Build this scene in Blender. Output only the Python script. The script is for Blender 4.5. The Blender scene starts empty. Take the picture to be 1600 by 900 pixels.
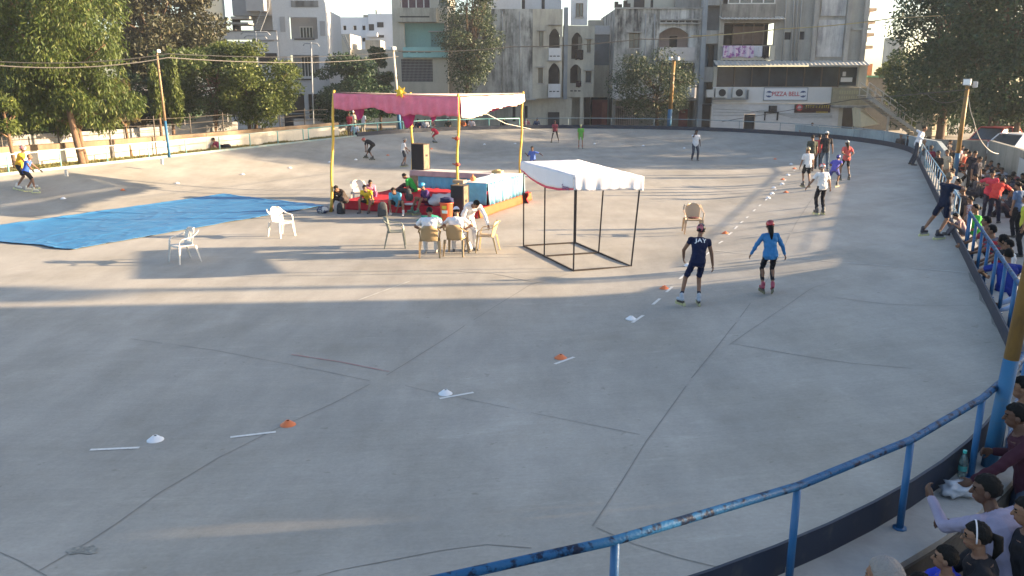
import bpy, bmesh, math, random
import numpy as np
from mathutils import Vector, Matrix, Euler, noise
from mathutils.bvhtree import BVHTree
R = math.radians
sc = bpy.context.scene
col = sc.collection
# ------------------------------------------------------------------ camera
CH, PITCH, FPX = 4.5, R(14.3), 1280.0
cd = bpy.data.cameras.new('camera'); cam = bpy.data.objects.new('camera', cd); col.objects.link(cam)
cam.location = (0, 0, CH); cam.rotation_euler = (R(90) - PITCH, 0, 0)
cd.sensor_width = 36; cd.lens = 36 * FPX / 1600; cd.clip_start = .1; cd.clip_end = 2000
sc.camera = cam
# ------------------------------------------------------------------ sky, sun, exposure
SUN_EL, SUN_AZ = 12.7, 86.0          # azimuth clockwise from +Y
w = bpy.data.worlds.new('World'); sc.world = w; w.use_nodes = True
nt = w.node_tree; bg = nt.nodes['Background']
sky = nt.nodes.new('ShaderNodeTexSky'); sky.sky_type = 'NISHITA'; sky.sun_disc = False
sky.sun_elevation = R(SUN_EL); sky.sun_rotation = R(SUN_AZ); sky.dust_density = 1.5; sky.air_density = 0.8; sky.ozone_density = 0.4
nt.links.new(sky.outputs[0], bg.inputs[0]); bg.inputs[1].default_value = 0.085
sd = bpy.data.lights.new('sun', 'SUN'); sun = bpy.data.objects.new('sun', sd); col.objects.link(sun)
sd.energy = 5.0; sd.angle = R(.6); sd.color = (1.0, .74, .47)
_d = Vector((math.sin(R(SUN_AZ)) * math.cos(R(SUN_EL)), math.cos(R(SUN_AZ)) * math.cos(R(SUN_EL)), math.sin(R(SUN_EL))))
sun.rotation_euler = _d.to_track_quat('Z', 'Y').to_euler(); sun.location = (60, 0, 30)
vs = sc.view_settings; vs.view_transform = 'Standard'; vs.look = 'None'; vs.exposure = 2.45; vs.gamma = 1; vs.use_curve_mapping = False
sc.cycles.max_bounces = 5; sc.cycles.diffuse_bounces = 3; sc.cycles.transparent_max_bounces = 6; sc.cycles.volume_bounces = 0

# ------------------------------------------------------------------ pixel <-> world
cp, sp = math.cos(PITCH), math.sin(PITCH)
def ray(x, y):
    a, b = (x - 800) / FPX, (450 - y) / FPX
    return Vector((a, cp + b * sp, -sp + b * cp))
def pz(x, y, z=0.0):
    d = ray(x, y); t = (z - CH) / d.z
    return Vector((d.x * t, d.y * t, z))
def pY(x, y, Y):
    d = ray(x, y); t = Y / d.y
    return Vector((d.x * t, Y, CH + d.z * t))
# track frame: S along the straights, N across to the right
S2 = Vector((.397, .918)).normalized(); N2 = Vector((S2.y, -S2.x))
NC, SA, SB, RT, BK, BH = -14.3, 12.8, 44.5, 16.3, 8.0, .9
def ns(x, y): return x * N2.x + y * N2.y, x * S2.x + y * S2.y
def xy(n, s): return n * N2.x + s * S2.x, n * N2.y + s * S2.y
EN = 13.6 / 16.45                    # the near bend is a little flatter than a half circle
def dist(x, y):
    n, s = ns(x, y); q = min(max(s, SA), SB)
    return math.hypot(n - NC, (s - q) / (EN if s < SA else 1))
def tz(x, y):
    d = dist(x, y)
    if d > RT + .05: return 0.0
    return BH * max(0, (d - (RT - BK)) / BK) ** 1.6
def gp(x, y):
    """pixel -> point on the track surface"""
    d = ray(x, y); c = Vector((0, 0, CH)); lo = 4.0
    while lo < 90:
        p = c + d * lo
        if dist(p.x, p.y) <= RT + .05 and p.z <= tz(p.x, p.y) or p.z <= 0: break
        lo += .05
    p = c + d * lo; return Vector((p.x, p.y, tz(p.x, p.y)))
PL = SB - SA; AL = math.pi * RT; PER = 2 * PL + 2 * AL
def stad(t, d):
    t = t % PER
    if t < PL: n, s = NC + d, SA + t
    elif t < PL + AL:
        a = (t - PL) / RT; n, s = NC + d * math.cos(a), SB + d * math.sin(a)
    elif t < 2 * PL + AL: n, s = NC - d, SB - (t - PL - AL)
    else:
        a = (t - 2 * PL - AL) / RT; n, s = NC - d * math.cos(a), SA - d * EN * math.sin(a)
    return xy(n, s)
def tof(x, y):
    """perimeter parameter nearest a point"""
    n, s = ns(x, y); n -= NC
    if SA <= s <= SB: return s - SA if n > 0 else PL + AL + SB - s
    if s > SB: return PL + RT * math.atan2(s - SB, n)
    return (2 * PL + AL + RT * math.atan2((SA - s) / EN, -n))

# ------------------------------------------------------------------ materials
MATS = {}
def mat(name, color, rough=.7, var=0.0, scale=4.0, bump=0.0, bscale=40.0, metal=0.0, c2=None, thr=None, stretch=None, spec=.4, sheen=0, detail=6, rand=0.0):
    if name in MATS: return MATS[name]
    m = bpy.data.materials.new(name); m.use_nodes = True; MATS[name] = m
    N, L = m.node_tree.nodes, m.node_tree.links; b = N['Principled BSDF']
    b.inputs['Roughness'].default_value = rough; b.inputs['Metallic'].default_value = metal; b.inputs['Specular IOR Level'].default_value = spec
    c = tuple(color) + (1,)
    b.inputs['Base Color'].default_value = c; m.diffuse_color = c
    if var or c2 or bump:
        tc = N.new('ShaderNodeTexCoord'); mp = N.new('ShaderNodeMapping'); L.new(tc.outputs['Object'], mp.inputs[0])
        if stretch: mp.inputs['Scale'].default_value = stretch
    if var or c2:
        nz = N.new('ShaderNodeTexNoise'); nz.inputs['Scale'].default_value = scale; nz.inputs['Detail'].default_value = detail; nz.inputs['Roughness'].default_value = .62
        L.new(mp.outputs[0], nz.inputs['Vector'])
        rp = N.new('ShaderNodeValToRGB'); L.new(nz.outputs[0], rp.inputs[0])
        if c2:
            lo, hi = thr or (.4, .6); rp.color_ramp.elements[0].position = lo; rp.color_ramp.elements[1].position = hi
            rp.color_ramp.elements[0].color = c; rp.color_ramp.elements[1].color = tuple(c2) + (1,)
        else:
            rp.color_ramp.elements[0].position = .25; rp.color_ramp.elements[1].position = .75
            rp.color_ramp.elements[0].color = tuple(x * (1 - var) for x in color) + (1,); rp.color_ramp.elements[1].color = tuple(min(1, x * (1 + var)) for x in color) + (1,)
        out = rp.outputs[0]
        if rand:
            g = N.new('ShaderNodeNewGeometry'); hs = N.new('ShaderNodeHueSaturation'); mr = N.new('ShaderNodeMapRange')
            L.new(g.outputs['Random Per Island'], mr.inputs[0]); mr.inputs[3].default_value = 1 - rand; mr.inputs[4].default_value = 1 + rand
            L.new(mr.outputs[0], hs.inputs['Value']); L.new(out, hs.inputs['Color']); out = hs.outputs[0]
        L.new(out, b.inputs['Base Color'])
    if bump:
        n2 = N.new('ShaderNodeTexNoise'); n2.inputs['Scale'].default_value = bscale; n2.inputs['Detail'].default_value = 5; L.new(mp.outputs[0], n2.inputs['Vector'])
        bp = N.new('ShaderNodeBump'); bp.inputs['Strength'].default_value = bump; bp.inputs['Distance'].default_value = .02
        L.new(n2.outputs[0], bp.inputs['Height']); L.new(bp.outputs[0], b.inputs['Normal'])
    return m
def nodes_of(m): return m.node_tree.nodes, m.node_tree.links, m.node_tree.nodes['Principled BSDF']
def concrete_track():
    m = mat('track_concrete', (.34, .335, .32), rough=.8, spec=.25)
    N, L, b = nodes_of(m)
    tc = N.new('ShaderNodeTexCoord'); mp = N.new('ShaderNodeMapping'); L.new(tc.outputs['Object'], mp.inputs[0])
    def noise_(sca, det, ro, vec=None):
        n = N.new('ShaderNodeTexNoise'); n.inputs['Scale'].default_value = sca; n.inputs['Detail'].default_value = det; n.inputs['Roughness'].default_value = ro
        L.new(vec or mp.outputs[0], n.inputs['Vector']); return n.outputs[0]
    def ramp(i, p0, p1, a, c):
        r = N.new('ShaderNodeValToRGB'); r.color_ramp.elements[0].position = p0; r.color_ramp.elements[1].position = p1
        r.color_ramp.elements[0].color = tuple(a) + (1,); r.color_ramp.elements[1].color = tuple(c) + (1,); L.new(i, r.inputs[0]); return r.outputs[0]
    def mul(a, c, f=1.0):
        x = N.new('ShaderNodeMix'); x.data_type = 'RGBA'; x.blend_type = 'MULTIPLY'; x.inputs[0].default_value = f; L.new(a, x.inputs[6]); L.new(c, x.inputs[7]); return x.outputs[2]
    big = ramp(noise_(.16, 7, .6), .34, .68, (.285, .274, .252), (.378, .36, .33))
    st = N.new('ShaderNodeMapping'); st.inputs['Rotation'].default_value = (0, 0, R(-23)); st.inputs['Scale'].default_value = (1.0, .28, 1); L.new(tc.outputs['Object'], st.inputs[0])
    mid = ramp(noise_(1.3, 8, .66, st.outputs[0]), .3, .72, (.84, .845, .84), (1.12, 1.12, 1.11))
    # pale trowel smears
    st2 = N.new('ShaderNodeMapping'); st2.inputs['Rotation'].default_value = (0, 0, R(10)); st2.inputs['Scale'].default_value = (.5, 1.9, 1); L.new(tc.outputs['Object'], st2.inputs[0])
    sm = ramp(noise_(1.1, 10, .75, st2.outputs[0]), .58, .76, (1, 1, 1), (1.26, 1.27, 1.28))
    fine = ramp(noise_(22, 6, .7), .25, .8, (.86, .86, .86), (1.08, 1.08, 1.08))
    spots = ramp(noise_(6.5, 3, .5), .69, .75, (1, 1, 1), (.80, .79, .76))
    st3 = N.new('ShaderNodeMapping'); st3.inputs['Rotation'].default_value = (0, 0, R(62)); st3.inputs['Scale'].default_value = (.22, 3.2, 1); L.new(tc.outputs['Object'], st3.inputs[0])
    scr = ramp(noise_(3.4, 9, .72, st3.outputs[0]), .35, .68, (.96, .96, .957), (1.035, 1.035, 1.03))
    dst = ramp(noise_(.42, 9, .7), .45, .66, (1, 1, 1), (.87, .86, .83))
    c = mul(mul(mul(mul(mul(mul(big, mid), fine), sm), spots), scr), dst)
    L.new(c, b.inputs['Base Color'])
    bp = N.new('ShaderNodeBump'); bp.inputs['Strength'].default_value = .25; bp.inputs['Distance'].default_value = .01; L.new(noise_(60, 6, .7), bp.inputs['Height']); L.new(bp.outputs[0], b.inputs['Normal'])
    rr = N.new('ShaderNodeMapRange'); rr.inputs[3].default_value = .55; rr.inputs[4].default_value = .9; L.new(noise_(.8, 5, .6), rr.inputs[0]); L.new(rr.outputs[0], b.inputs['Roughness'])
    return m
def stained(name, base, dark=(.07, .072, .075), amount=.5, sx=1.0, low=.42, hi=.66, rough=.9, zfade=None):
    """painted render with vertical rain streaks and patches of black mould"""
    if name in MATS: return MATS[name]
    m = mat(name, base, rough=rough, spec=.2); N, L, b = nodes_of(m)
    tc = N.new('ShaderNodeTexCoord')
    def nz(scale, sc3, det=8, ro=.65):
        mp = N.new('ShaderNodeMapping'); mp.inputs['Scale'].default_value = sc3; L.new(tc.outputs['Object'], mp.inputs[0])
        n = N.new('ShaderNodeTexNoise'); n.inputs['Scale'].default_value = scale; n.inputs['Detail'].default_value = det; n.inputs['Roughness'].default_value = ro; L.new(mp.outputs[0], n.inputs['Vector']); return n.outputs[0]
    a = nz(1.4 * sx, (1, 1, .13)); c = nz(.45 * sx, (1, 1, .6)); f = nz(9, (1, 1, 1))
    ad = N.new('ShaderNodeMath'); ad.operation = 'ADD'; L.new(a, ad.inputs[0]); L.new(c, ad.inputs[1])
    ml = N.new('ShaderNodeMath'); ml.operation = 'MULTIPLY'; ml.inputs[1].default_value = .5; L.new(ad.outputs[0], ml.inputs[0])
    mr = N.new('ShaderNodeMapRange'); mr.inputs[1].default_value = low; mr.inputs[2].default_value = hi; mr.inputs[3].default_value = 0; mr.inputs[4].default_value = amount; L.new(ml.outputs[0], mr.inputs[0])
    fr = N.new('ShaderNodeMapRange'); fr.inputs[3].default_value = .8; fr.inputs[4].default_value = 1.15; L.new(f, fr.inputs[0])
    fac = mr.outputs[0]
    if zfade:                                   # more mould towards the parapet
        sx_ = N.new('ShaderNodeSeparateXYZ'); L.new(tc.outputs['Object'], sx_.inputs[0])
        zr = N.new('ShaderNodeMapRange'); zr.inputs[1].default_value = zfade[0]; zr.inputs[2].default_value = zfade[1]; zr.inputs[3].default_value = .35; zr.inputs[4].default_value = 1.3; L.new(sx_.outputs[2], zr.inputs[0])
        mm = N.new('ShaderNodeMath'); mm.operation = 'MULTIPLY'; mm.use_clamp = True; L.new(fac, mm.inputs[0]); L.new(zr.outputs[0], mm.inputs[1]); fac = mm.outputs[0]
    mx = N.new('ShaderNodeMix'); mx.data_type = 'RGBA'; L.new(fac, mx.inputs[0]); mx.inputs[6].default_value = tuple(base) + (1,); mx.inputs[7].default_value = tuple(dark) + (1,)
    m2 = N.new('ShaderNodeVectorMath'); m2.operation = 'SCALE'; L.new(mx.outputs[2], m2.inputs[0]); L.new(fr.outputs[0], m2.inputs['Scale'])
    L.new(m2.outputs[0], b.inputs['Base Color'])
    bp = N.new('ShaderNodeBump'); bp.inputs['Strength'].default_value = .2; bp.inputs['Distance'].default_value = .02; L.new(f, bp.inputs['Height']); L.new(bp.outputs[0], b.inputs['Normal'])
    return m
def leafmat(name, c1, c2, c3=None, trans=.25):
    if name in MATS: return MATS[name]
    m = mat(name, c1, rough=.55, spec=.3); N, L, b = nodes_of(m)
    g = N.new('ShaderNodeNewGeometry'); r = N.new('ShaderNodeValToRGB'); L.new(g.outputs['Random Per Island'], r.inputs[0])
    r.color_ramp.elements[0].color = tuple(c1) + (1,); r.color_ramp.elements[1].color = tuple(c2) + (1,)
    if c3: e = r.color_ramp.elements.new(.93); e.color = tuple(c2) + (1,); r.color_ramp.elements[-1].color = tuple(c3) + (1,)
    L.new(r.outputs[0], b.inputs['Base Color'])
    t = N.new('ShaderNodeBsdfTranslucent'); ms = N.new('ShaderNodeMixShader'); ms.inputs[0].default_value = trans
    hs = N.new('ShaderNodeHueSaturation'); hs.inputs['Value'].default_value = 1.3; L.new(r.outputs[0], hs.inputs['Color']); L.new(hs.outputs[0], t.inputs['Color'])
    L.new(b.outputs[0], ms.inputs[1]); L.new(t.outputs[0], ms.inputs[2]); L.new(ms.outputs[0], N['Material Output'].inputs[0])
    return m
def cloth(c, kind='cotton'):
    key = 'cloth_%s_%d_%d_%d' % (kind, *[int(x * 200) for x in c])
    if key in MATS: return MATS[key]
    return mat(key, c, rough=.85, var=.12, scale=9, bump=.5, bscale=14, spec=.15)

# ------------------------------------------------------------------ mesh builder
class MB:
    def __init__(s): s.v = []; s.f = []; s.m = []
    def add(s, vs, fs, mi=0):
        o = len(s.v); s.v += [tuple(v) for v in vs]; s.f += [tuple(i + o for i in f) for f in fs]; s.m += [mi] * len(fs)
    def box(s, c, d, rz=0, mi=0, M=None):
        x, y, z = d[0] / 2, d[1] / 2, d[2] / 2
        vs = [Vector((a * x, b * y, e * z)) for a in (-1, 1) for b in (-1, 1) for e in (-1, 1)]
        Rm = M or Matrix.Rotation(rz, 3, 'Z')
        s.add([Rm @ v + Vector(c) for v in vs], [(0, 1, 3, 2), (4, 6, 7, 5), (0, 4, 5, 1), (2, 3, 7, 6), (0, 2, 6, 4), (1, 5, 7, 3)], mi)
    def beam(s, p0, p1, w_, h, mi=0, up=(0, 0, 1)):
        p0, p1 = Vector(p0), Vector(p1); d = p1 - p0; l = d.length
        if l < 1e-6: return
        y = d / l; x = y.cross(Vector(up))
        if x.length < 1e-4: x = y.cross(Vector((1, 0, 0)))
        x.normalize(); z = x.cross(y); M = Matrix((x, y, z)).transposed()
        s.box((p0 + p1) / 2, (w_, l, h), mi=mi, M=M)
    def tube(s, pts, r, seg=8, mi=0, cap=True):
        pts = [Vector(p) for p in pts]; n = len(pts); rs = r if isinstance(r, (list, tuple)) else [r] * n
        vs, fs = [], []; px_ = None
        for i, p in enumerate(pts):
            t = (pts[min(i + 1, n - 1)] - pts[max(i - 1, 0)]); t.normalize()
            if px_ is None: px_ = t.cross(Vector((0, 0, 1))) if abs(t.z) < .95 else t.cross(Vector((1, 0, 0)))
            x = px_ - t * px_.dot(t); x.normalize(); y = t.cross(x); px_ = x
            for k in range(seg):
                a = 2 * math.pi * k / seg; vs.append(p + (x * math.cos(a) + y * math.sin(a)) * rs[i])
        for i in range(n - 1):
            for k in range(seg):
                a, b = i * seg + k, i * seg + (k + 1) % seg; fs.append((a, b, b + seg, a + seg))
        if cap: fs.append(tuple(range(seg - 1, -1, -1))); fs.append(tuple(range((n - 1) * seg, n * seg)))
        s.add(vs, fs, mi)
    def prism(s, poly, axis_from, axis_to, mi=0):
        """poly: list of 3D points (planar); extruded by vector axis_to-axis_from"""
        d = Vector(axis_to) - Vector(axis_from); n = len(poly); vs = [Vector(p) for p in poly] + [Vector(p) + d for p in poly]
        fs = [tuple(range(n - 1, -1, -1)), tuple(range(n, 2 * n))] + [(i, (i + 1) % n, n + (i + 1) % n, n + i) for i in range(n)]
        s.add(vs, fs, mi)
    def ball(s, c, r, seg=10, mi=0, M=None):
        r = r if isinstance(r, (list, tuple)) else (r, r, r); rg = max(4, seg // 2 + 1); vs = []; fs = []
        for i in range(rg + 1):
            ph = math.pi * i / rg
            for k in range(seg):
                a = 2 * math.pi * k / seg; v = Vector((r[0] * math.sin(ph) * math.cos(a), r[1] * math.sin(ph) * math.sin(a), r[2] * math.cos(ph)))
                vs.append((M @ v if M else v) + Vector(c))
        for i in range(rg):
            for k in range(seg):
                a, b = i * seg + k, i * seg + (k + 1) % seg
                if i == 0: fs.append((a, a + seg, b + seg))
                elif i == rg - 1: fs.append((a, a + seg, b))
                else: fs.append((a, a + seg, b + seg, b))
        s.add(vs, fs, mi)
    def grid(s, nx, ny, fn, mi=0):
        vs = [fn(i / nx, j / ny) for j in range(ny + 1) for i in range(nx + 1)]
        fs = [(j * (nx + 1) + i, j * (nx + 1) + i + 1, (j + 1) * (nx + 1) + i + 1, (j + 1) * (nx + 1) + i) for j in range(ny) for i in range(nx)]
        s.add(vs, fs, mi)
    def build(s, name, m, parent=None, org=None, smooth=False, bevel=0, solid=0, label=None):
        me = bpy.data.meshes.new(name); o3 = Vector(org) if org is not None else (PORG.get(parent.name, Vector()) if parent else Vector())
        me.from_pydata([tuple(Vector(v) - o3) for v in s.v], [], s.f); me.validate()
        ms = m if isinstance(m, (list, tuple)) else [m]
        for q in ms: me.materials.append(q)
        if len(ms) > 1: me.polygons.foreach_set('material_index', s.m[:len(me.polygons)])
        if smooth: me.polygons.foreach_set('use_smooth', [True] * len(me.polygons))
        bm = bmesh.new(); bm.from_mesh(me); bmesh.ops.remove_doubles(bm, verts=bm.verts, dist=1e-5); bmesh.ops.recalc_face_normals(bm, faces=bm.faces); bm.to_mesh(me); bm.free()
        o = bpy.data.objects.new(name, me); col.objects.link(o)
        if parent: o.parent = parent
        if parent is None or org is not None: o.location = o3 if parent is None else (0, 0, 0)
        if bevel:
            b = o.modifiers.new('bevel', 'BEVEL'); b.width = bevel; b.segments = 2; b.limit_method = 'ANGLE'
        if solid:
            b = o.modifiers.new('solid', 'SOLIDIFY'); b.thickness = solid
        if label: o['label'] = label
        return o
PORG = {}     # root name -> world origin when its parts are given in world coordinates
def tag(o, label=None, cat=None, group=None, kind=None):
    if label: o['label'] = label
    if cat: o['category'] = cat
    if group: o['group'] = group
    if kind: o['kind'] = kind
    return o
def thing(name, label, cat, loc=(0, 0, 0), rz=0, group=None, world=True):
    o = bpy.data.objects.new(name, None); col.objects.link(o); o.location = loc; o.rotation_euler = (0, 0, rz); o.empty_display_size = .2
    if world: PORG[o.name] = Vector(loc)
    return tag(o, label, cat, group)
def struct(name, mb, m, **k):
    o = mb.build(name, m, **k); o['kind'] = 'structure'; return o
def dup(root, loc, rz=None, label=None, group=None, scale=None, swap=None):
    r = root.copy(); col.objects.link(r); r.location = loc
    if rz is not None: r.rotation_euler = (0, 0, rz)
    if scale: r.scale = (scale,) * 3
    if label: r['label'] = label
    if group: r['group'] = group
    for ch in list(root.children):
        c = ch.copy(); col.objects.link(c); c.parent = r
        if swap:
            c.data = c.data.copy(); c.data.materials[0] = swap
        for g in ch.children:
            d = g.copy(); col.objects.link(d); d.parent = c
    return r
def text_mesh(body, size, bold=.012, spacing=1.0):
    cu = bpy.data.curves.new('t', 'FONT'); cu.body = body; cu.size = size; cu.align_x = 'CENTER'; cu.align_y = 'CENTER'; cu.offset = bold * size; cu.resolution_u = 3; cu.space_character = spacing
    o = bpy.data.objects.new('t', cu); col.objects.link(o); bpy.context.view_layer.update()
    me = bpy.data.meshes.new_from_object(o.evaluated_get(bpy.context.evaluated_depsgraph_get())); bpy.data.objects.remove(o); return me
# ------------------------------------------------------------------ ground, track, lawn
M_track = concrete_track()
M_ground = mat('dusty_ground', (.21, .19, .16), rough=.95, var=.3, scale=.35, bump=.4, bscale=8)
M_ledge = mat('ledge_concrete', (.30, .30, .29), rough=.9, var=.22, scale=2.5, bump=.3, bscale=30)
g = MB(); g.add([(-700, -250, -.03), (700, -250, -.03), (700, 1200, -.03), (-700, 1200, -.03)], [(0, 1, 2, 3)]); struct('ground', g, M_ground)
K = 260; ts = [PER * i / K for i in range(K)]
ds = [RT - BK] + [RT - BK + BK * i / 18 for i in range(1, 19)]
tr = MB(); tr.add([stad(t, ds[0]) + (0.0,) for t in ts], [tuple(range(K))])
for j in range(len(ds) - 1):
    z = [BH * max(0, (d - (RT - BK)) / BK) ** 1.6 for d in (ds[j], ds[j + 1])]
    tr.add([stad(t, ds[j]) + (z[0],) for t in ts] + [stad(t, ds[j + 1]) + (z[1],) for t in ts], [(i, (i + 1) % K, K + (i + 1) % K, K + i) for i in range(K)])
trk = struct('track', tr, M_track)
for p_ in trk.data.polygons: p_.use_smooth = True
lg = MB()
def ring(mb, t0, t1, prof, step=.8, closed=False):
    """sweep a profile [(d, z)...] along the perimeter"""
    n = max(2, int((t1 - t0) / step)); P = len(prof)
    vs = [stad(t0 + (t1 - t0) * i / n, d) + (z,) for i in range(n + 1) for d, z in prof]
    fs = [(i * P + k, i * P + (k + 1) % P, (i + 1) * P + (k + 1) % P, (i + 1) * P + k) for i in range(n) for k in range(P)]
    if not closed: fs += [tuple(range(P)), tuple(range(n * P + P - 1, n * P - 1, -1))]
    mb.add(vs, fs)
ring(lg, 0, PER, [(16.27, -.02), (16.27, .86), (16.75, .86), (16.75, -.02)], closed=True)
struct('kerb', lg, M_ledge)
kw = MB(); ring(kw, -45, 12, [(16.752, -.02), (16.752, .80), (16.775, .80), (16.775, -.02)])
struct('kerb_wall', kw, mat('shaded_dirty_foot', (.075, .065, .055), rough=1, var=.35, scale=2, bump=.4, bscale=12))  # dark coat: stain, plus the crowd's shade put into its colour
# paved terrace outside the right straight and near curve
pv = MB(); n = 90
pts = [stad(-60 + 100 * i / n, 16.76) for i in range(n + 1)]; pto = [stad(-60 + 100 * i / n, 21.5) for i in range(n + 1)]
pv.add([p + (-.02,) for p in pts] + [p + (-.02,) for p in pto], [(i, i + 1, n + 2 + i, n + 1 + i) for i in range(n)])
struct('pavement', pv, mat('terrace_concrete', (.27, .265, .25), rough=.92, var=.25, scale=.9, bump=.3, bscale=20))
# raised lawn between the left straight and the white wall
def ramp_n(s): return -32.4 - max(0, (30 - s)) * .17
lw = MB(); n = 60
def lawn_fn(u, v):
    s = 8 + u * 38; n0 = -31.1; n1 = ramp_n(s) - 1.0; nn = n0 + (n1 - n0) * v; x, y = xy(nn, s)
    return (x, y, .84 + .05 * noise.noise(Vector((x * .6, y * .6, 0))) + .05 * v)
lw.grid(120, 10, lawn_fn); struct('lawn', lw, mat('lawn_soil', (.12, .105, .05), rough=1, var=.4, scale=1.2, bump=.8, bscale=10), smooth=True)
# dry grass tufts on the lawn and beyond the far left kerb
random.seed(5); gr = MB()
def tuft(x, y, z, h, k=5):
    for _ in range(k):
        a = random.random() * 6.28; r = random.uniform(.02, .12); b = random.random() * 6.28; q = random.uniform(.5, 1) * h
        bx, by = x + r * math.cos(a), y + r * math.sin(a); wv = .02
        gr.add([(bx - wv * math.sin(b), by + wv * math.cos(b), z), (bx + wv * math.sin(b), by - wv * math.cos(b), z), (bx + q * .5 * math.cos(b), by + q * .5 * math.sin(b), z + q)], [(0, 1, 2)])
for _ in range(5200):
    s = random.uniform(14, 45.5); n0 = -31.15; n1 = ramp_n(s); nn = random.uniform(n1, n0); x, y = xy(nn, s)
    if noise.noise(Vector((x * .5, y * .5, 3))) < -.25: continue
    tuft(x, y, .84, random.uniform(.06, .2))
for _ in range(1500):
    x, y = random.uniform(-22, -7), random.uniform(55, 66)
    if dist(x, y) > 16.9: tuft(x, y, -.02 + .6 * (x < -8), random.uniform(.1, .35))
tag(gr.build('dry_grass', leafmat('grass_blades', (.09, .11, .03), (.22, .19, .07), (.34, .27, .12), .15)), 'dry patchy grass on the strip between the left railing and the white wall', 'grass', kind='stuff')
# painted marks, joints and cracks
def ribbon(mb, pix, wd, zo=.004, wob=0, step=.35, fade=False):
    P = [gp(*p) for p in pix]; L = []
    for a, b in zip(P[:-1], P[1:]):
        k = max(1, int((b - a).length / step)); L += [a.lerp(b, i / k) for i in range(k)]
    L.append(P[-1]); vs = []; m_ = len(L)
    for i, p in enumerate(L):
        t = L[min(i + 1, m_ - 1)] - L[max(i - 1, 0)]; t.z = 0; t.normalize(); q = Vector((-t.y, t.x, 0))
        if wob: p = p + q * (noise.noise(Vector((p.x * 1.3, p.y * 1.3, 7))) * wob + noise.noise(Vector((p.x * 6, p.y * 6, 7))) * wob * .4)
        ww = wd * (.6 + .8 * abs(noise.noise(Vector((p.x * 3, p.y * 3, 1))))) if wob else wd
        for e in (-1, 1):
            r = p + q * e * ww / 2; vs.append((r.x, r.y, tz(r.x, r.y) + zo))
    mb.add(vs, [(2 * i, 2 * i + 1, 2 * i + 3, 2 * i + 2) for i in range(m_ - 1) if not wob or noise.noise(L[i] * 1.7 + Vector((0, 0, 5))) > -.34])
jt = MB()
for pix, wd, wb in [
    ([(926, 822), (1010, 690), (1080, 592), (1150, 505), (1200, 436), (1243, 350), (1272, 306), (1292, 268)], .016, .006),
    ([(60, 893), (140, 848), (250, 770), (340, 718), (430, 672), (520, 632), (604, 588), (680, 540), (740, 500), (830, 445), (890, 428)], .018, .012),
    ([(1140, 540), (1200, 497), (1270, 450), (1330, 433)], .014, .02),
    ([(1142, 538), (1230, 553), (1330, 569), (1424, 577)], .016, .012),
    ([(1305, 466), (1380, 476), (1460, 479), (1526, 478)], .016, .012),
    ([(930, 828), (990, 852), (1060, 873), (1150, 892), (1230, 900)], .015, .05),
    ([(430, 925), (530, 895), (610, 877), (690, 861), (760, 855), (830, 860), (880, 850), (918, 830)], .016, .10),
    ([(205, 530), (330, 548), (450, 570), (580, 596)], .013, .02),
    ([(600, 596), (700, 618), (830, 645), (1000, 680)], .010, .03),
    ([(0, 866), (30, 880), (75, 900)], .014, .05),
    ([(715, 424), (770, 428), (830, 440), (850, 442)], .03, .06),
    ([(1500, 372), (1520, 440), (1545, 486), (1580, 555)], .05, .12),
    ([(950, 232), (1180, 248), (1300, 260), (1400, 270)], .03, .04),
    ([(560, 262), (700, 262), (900, 272)], .03, .04)]:
    ribbon(jt, pix, wd, wob=wb)
struct('track_joints', jt, mat('joint_dirt', (.195, .188, .173), rough=.95))
lm = MB()
for a, b in [((141, 705.5), (218, 700)), ((360, 685), (431, 675.5)), ((687, 624.5), (740, 614)), ((867, 570.5), (897, 559)), ((988, 504.5), (1005, 493)),
             ((1020, 476.5), (1031, 467.5)), ((1041, 457.5), (1050.5, 449)), ((1062, 436.5), (1071, 429)), ((1083, 417), (1090, 411)), ((1103, 399), (1109, 394)), ((1123, 381), (1129, 377)),
             ((1138, 367.5), (1143.5, 363.5)), ((1148, 358), (1152, 354)), ((1157, 349), (1160.5, 346)), ((1166, 341), (1169, 338.5)), ((1177, 330.5), (1180, 327.5)),
             ((1186, 322.5), (1188.5, 320)), ((1196, 313.5), (1198, 311)), ((1204, 305), (1206, 303)), ((1211, 298), (1213, 296)), ((1219, 290), (1221, 288)), ((1226, 283), (1228, 281)), ((1233, 275), (1235, 273)), ((1240, 267.5), (1242, 266))]:
    ribbon(lm, [a, b], .062, zo=.006)
struct('lane_markings', lm, mat('worn_white_paint', (.62, .62, .6), rough=.8, c2=(.42, .42, .4), thr=(.5, .75), scale=18))
l2 = MB(); ribbon(l2, [(1110, 391), (1240, 403), (1400, 417), (1508, 427)], .035, zo=.008, wob=.01); ribbon(l2, [(640, 440), (560, 470)], .03, zo=.008)
struct('start_line', l2, mat('faded_paint', (.5, .5, .48), rough=.85, c2=(.36, .36, .34), thr=(.35, .65), scale=5))
l3 = MB(); ribbon(l3, [(455, 555), (530, 567), (608, 581)], .028, zo=.008, wob=.02)
struct('red_line', l3, mat('faded_red_paint', (.40, .19, .19), rough=.9, c2=(.34, .28, .27), thr=(.45, .7), scale=6))
# rough patch where a slab corner has broken out
pt = MB(); c0 = gp(130, 862); random.seed(3); k = 16
ring_ = [(c0.x + .17 * math.cos(6.283 * i / k) * random.uniform(.5, 1.2), c0.y + .11 * math.sin(6.283 * i / k) * random.uniform(.5, 1.2)) for i in range(k)]
pt.add([(x, y, tz(x, y) + .006) for x, y in ring_], [tuple(range(k))]); struct('broken_patch', pt, mat('broken_concrete', (.22, .22, .20), rough=1, var=.5, scale=12, bump=1, bscale=25))
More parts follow.
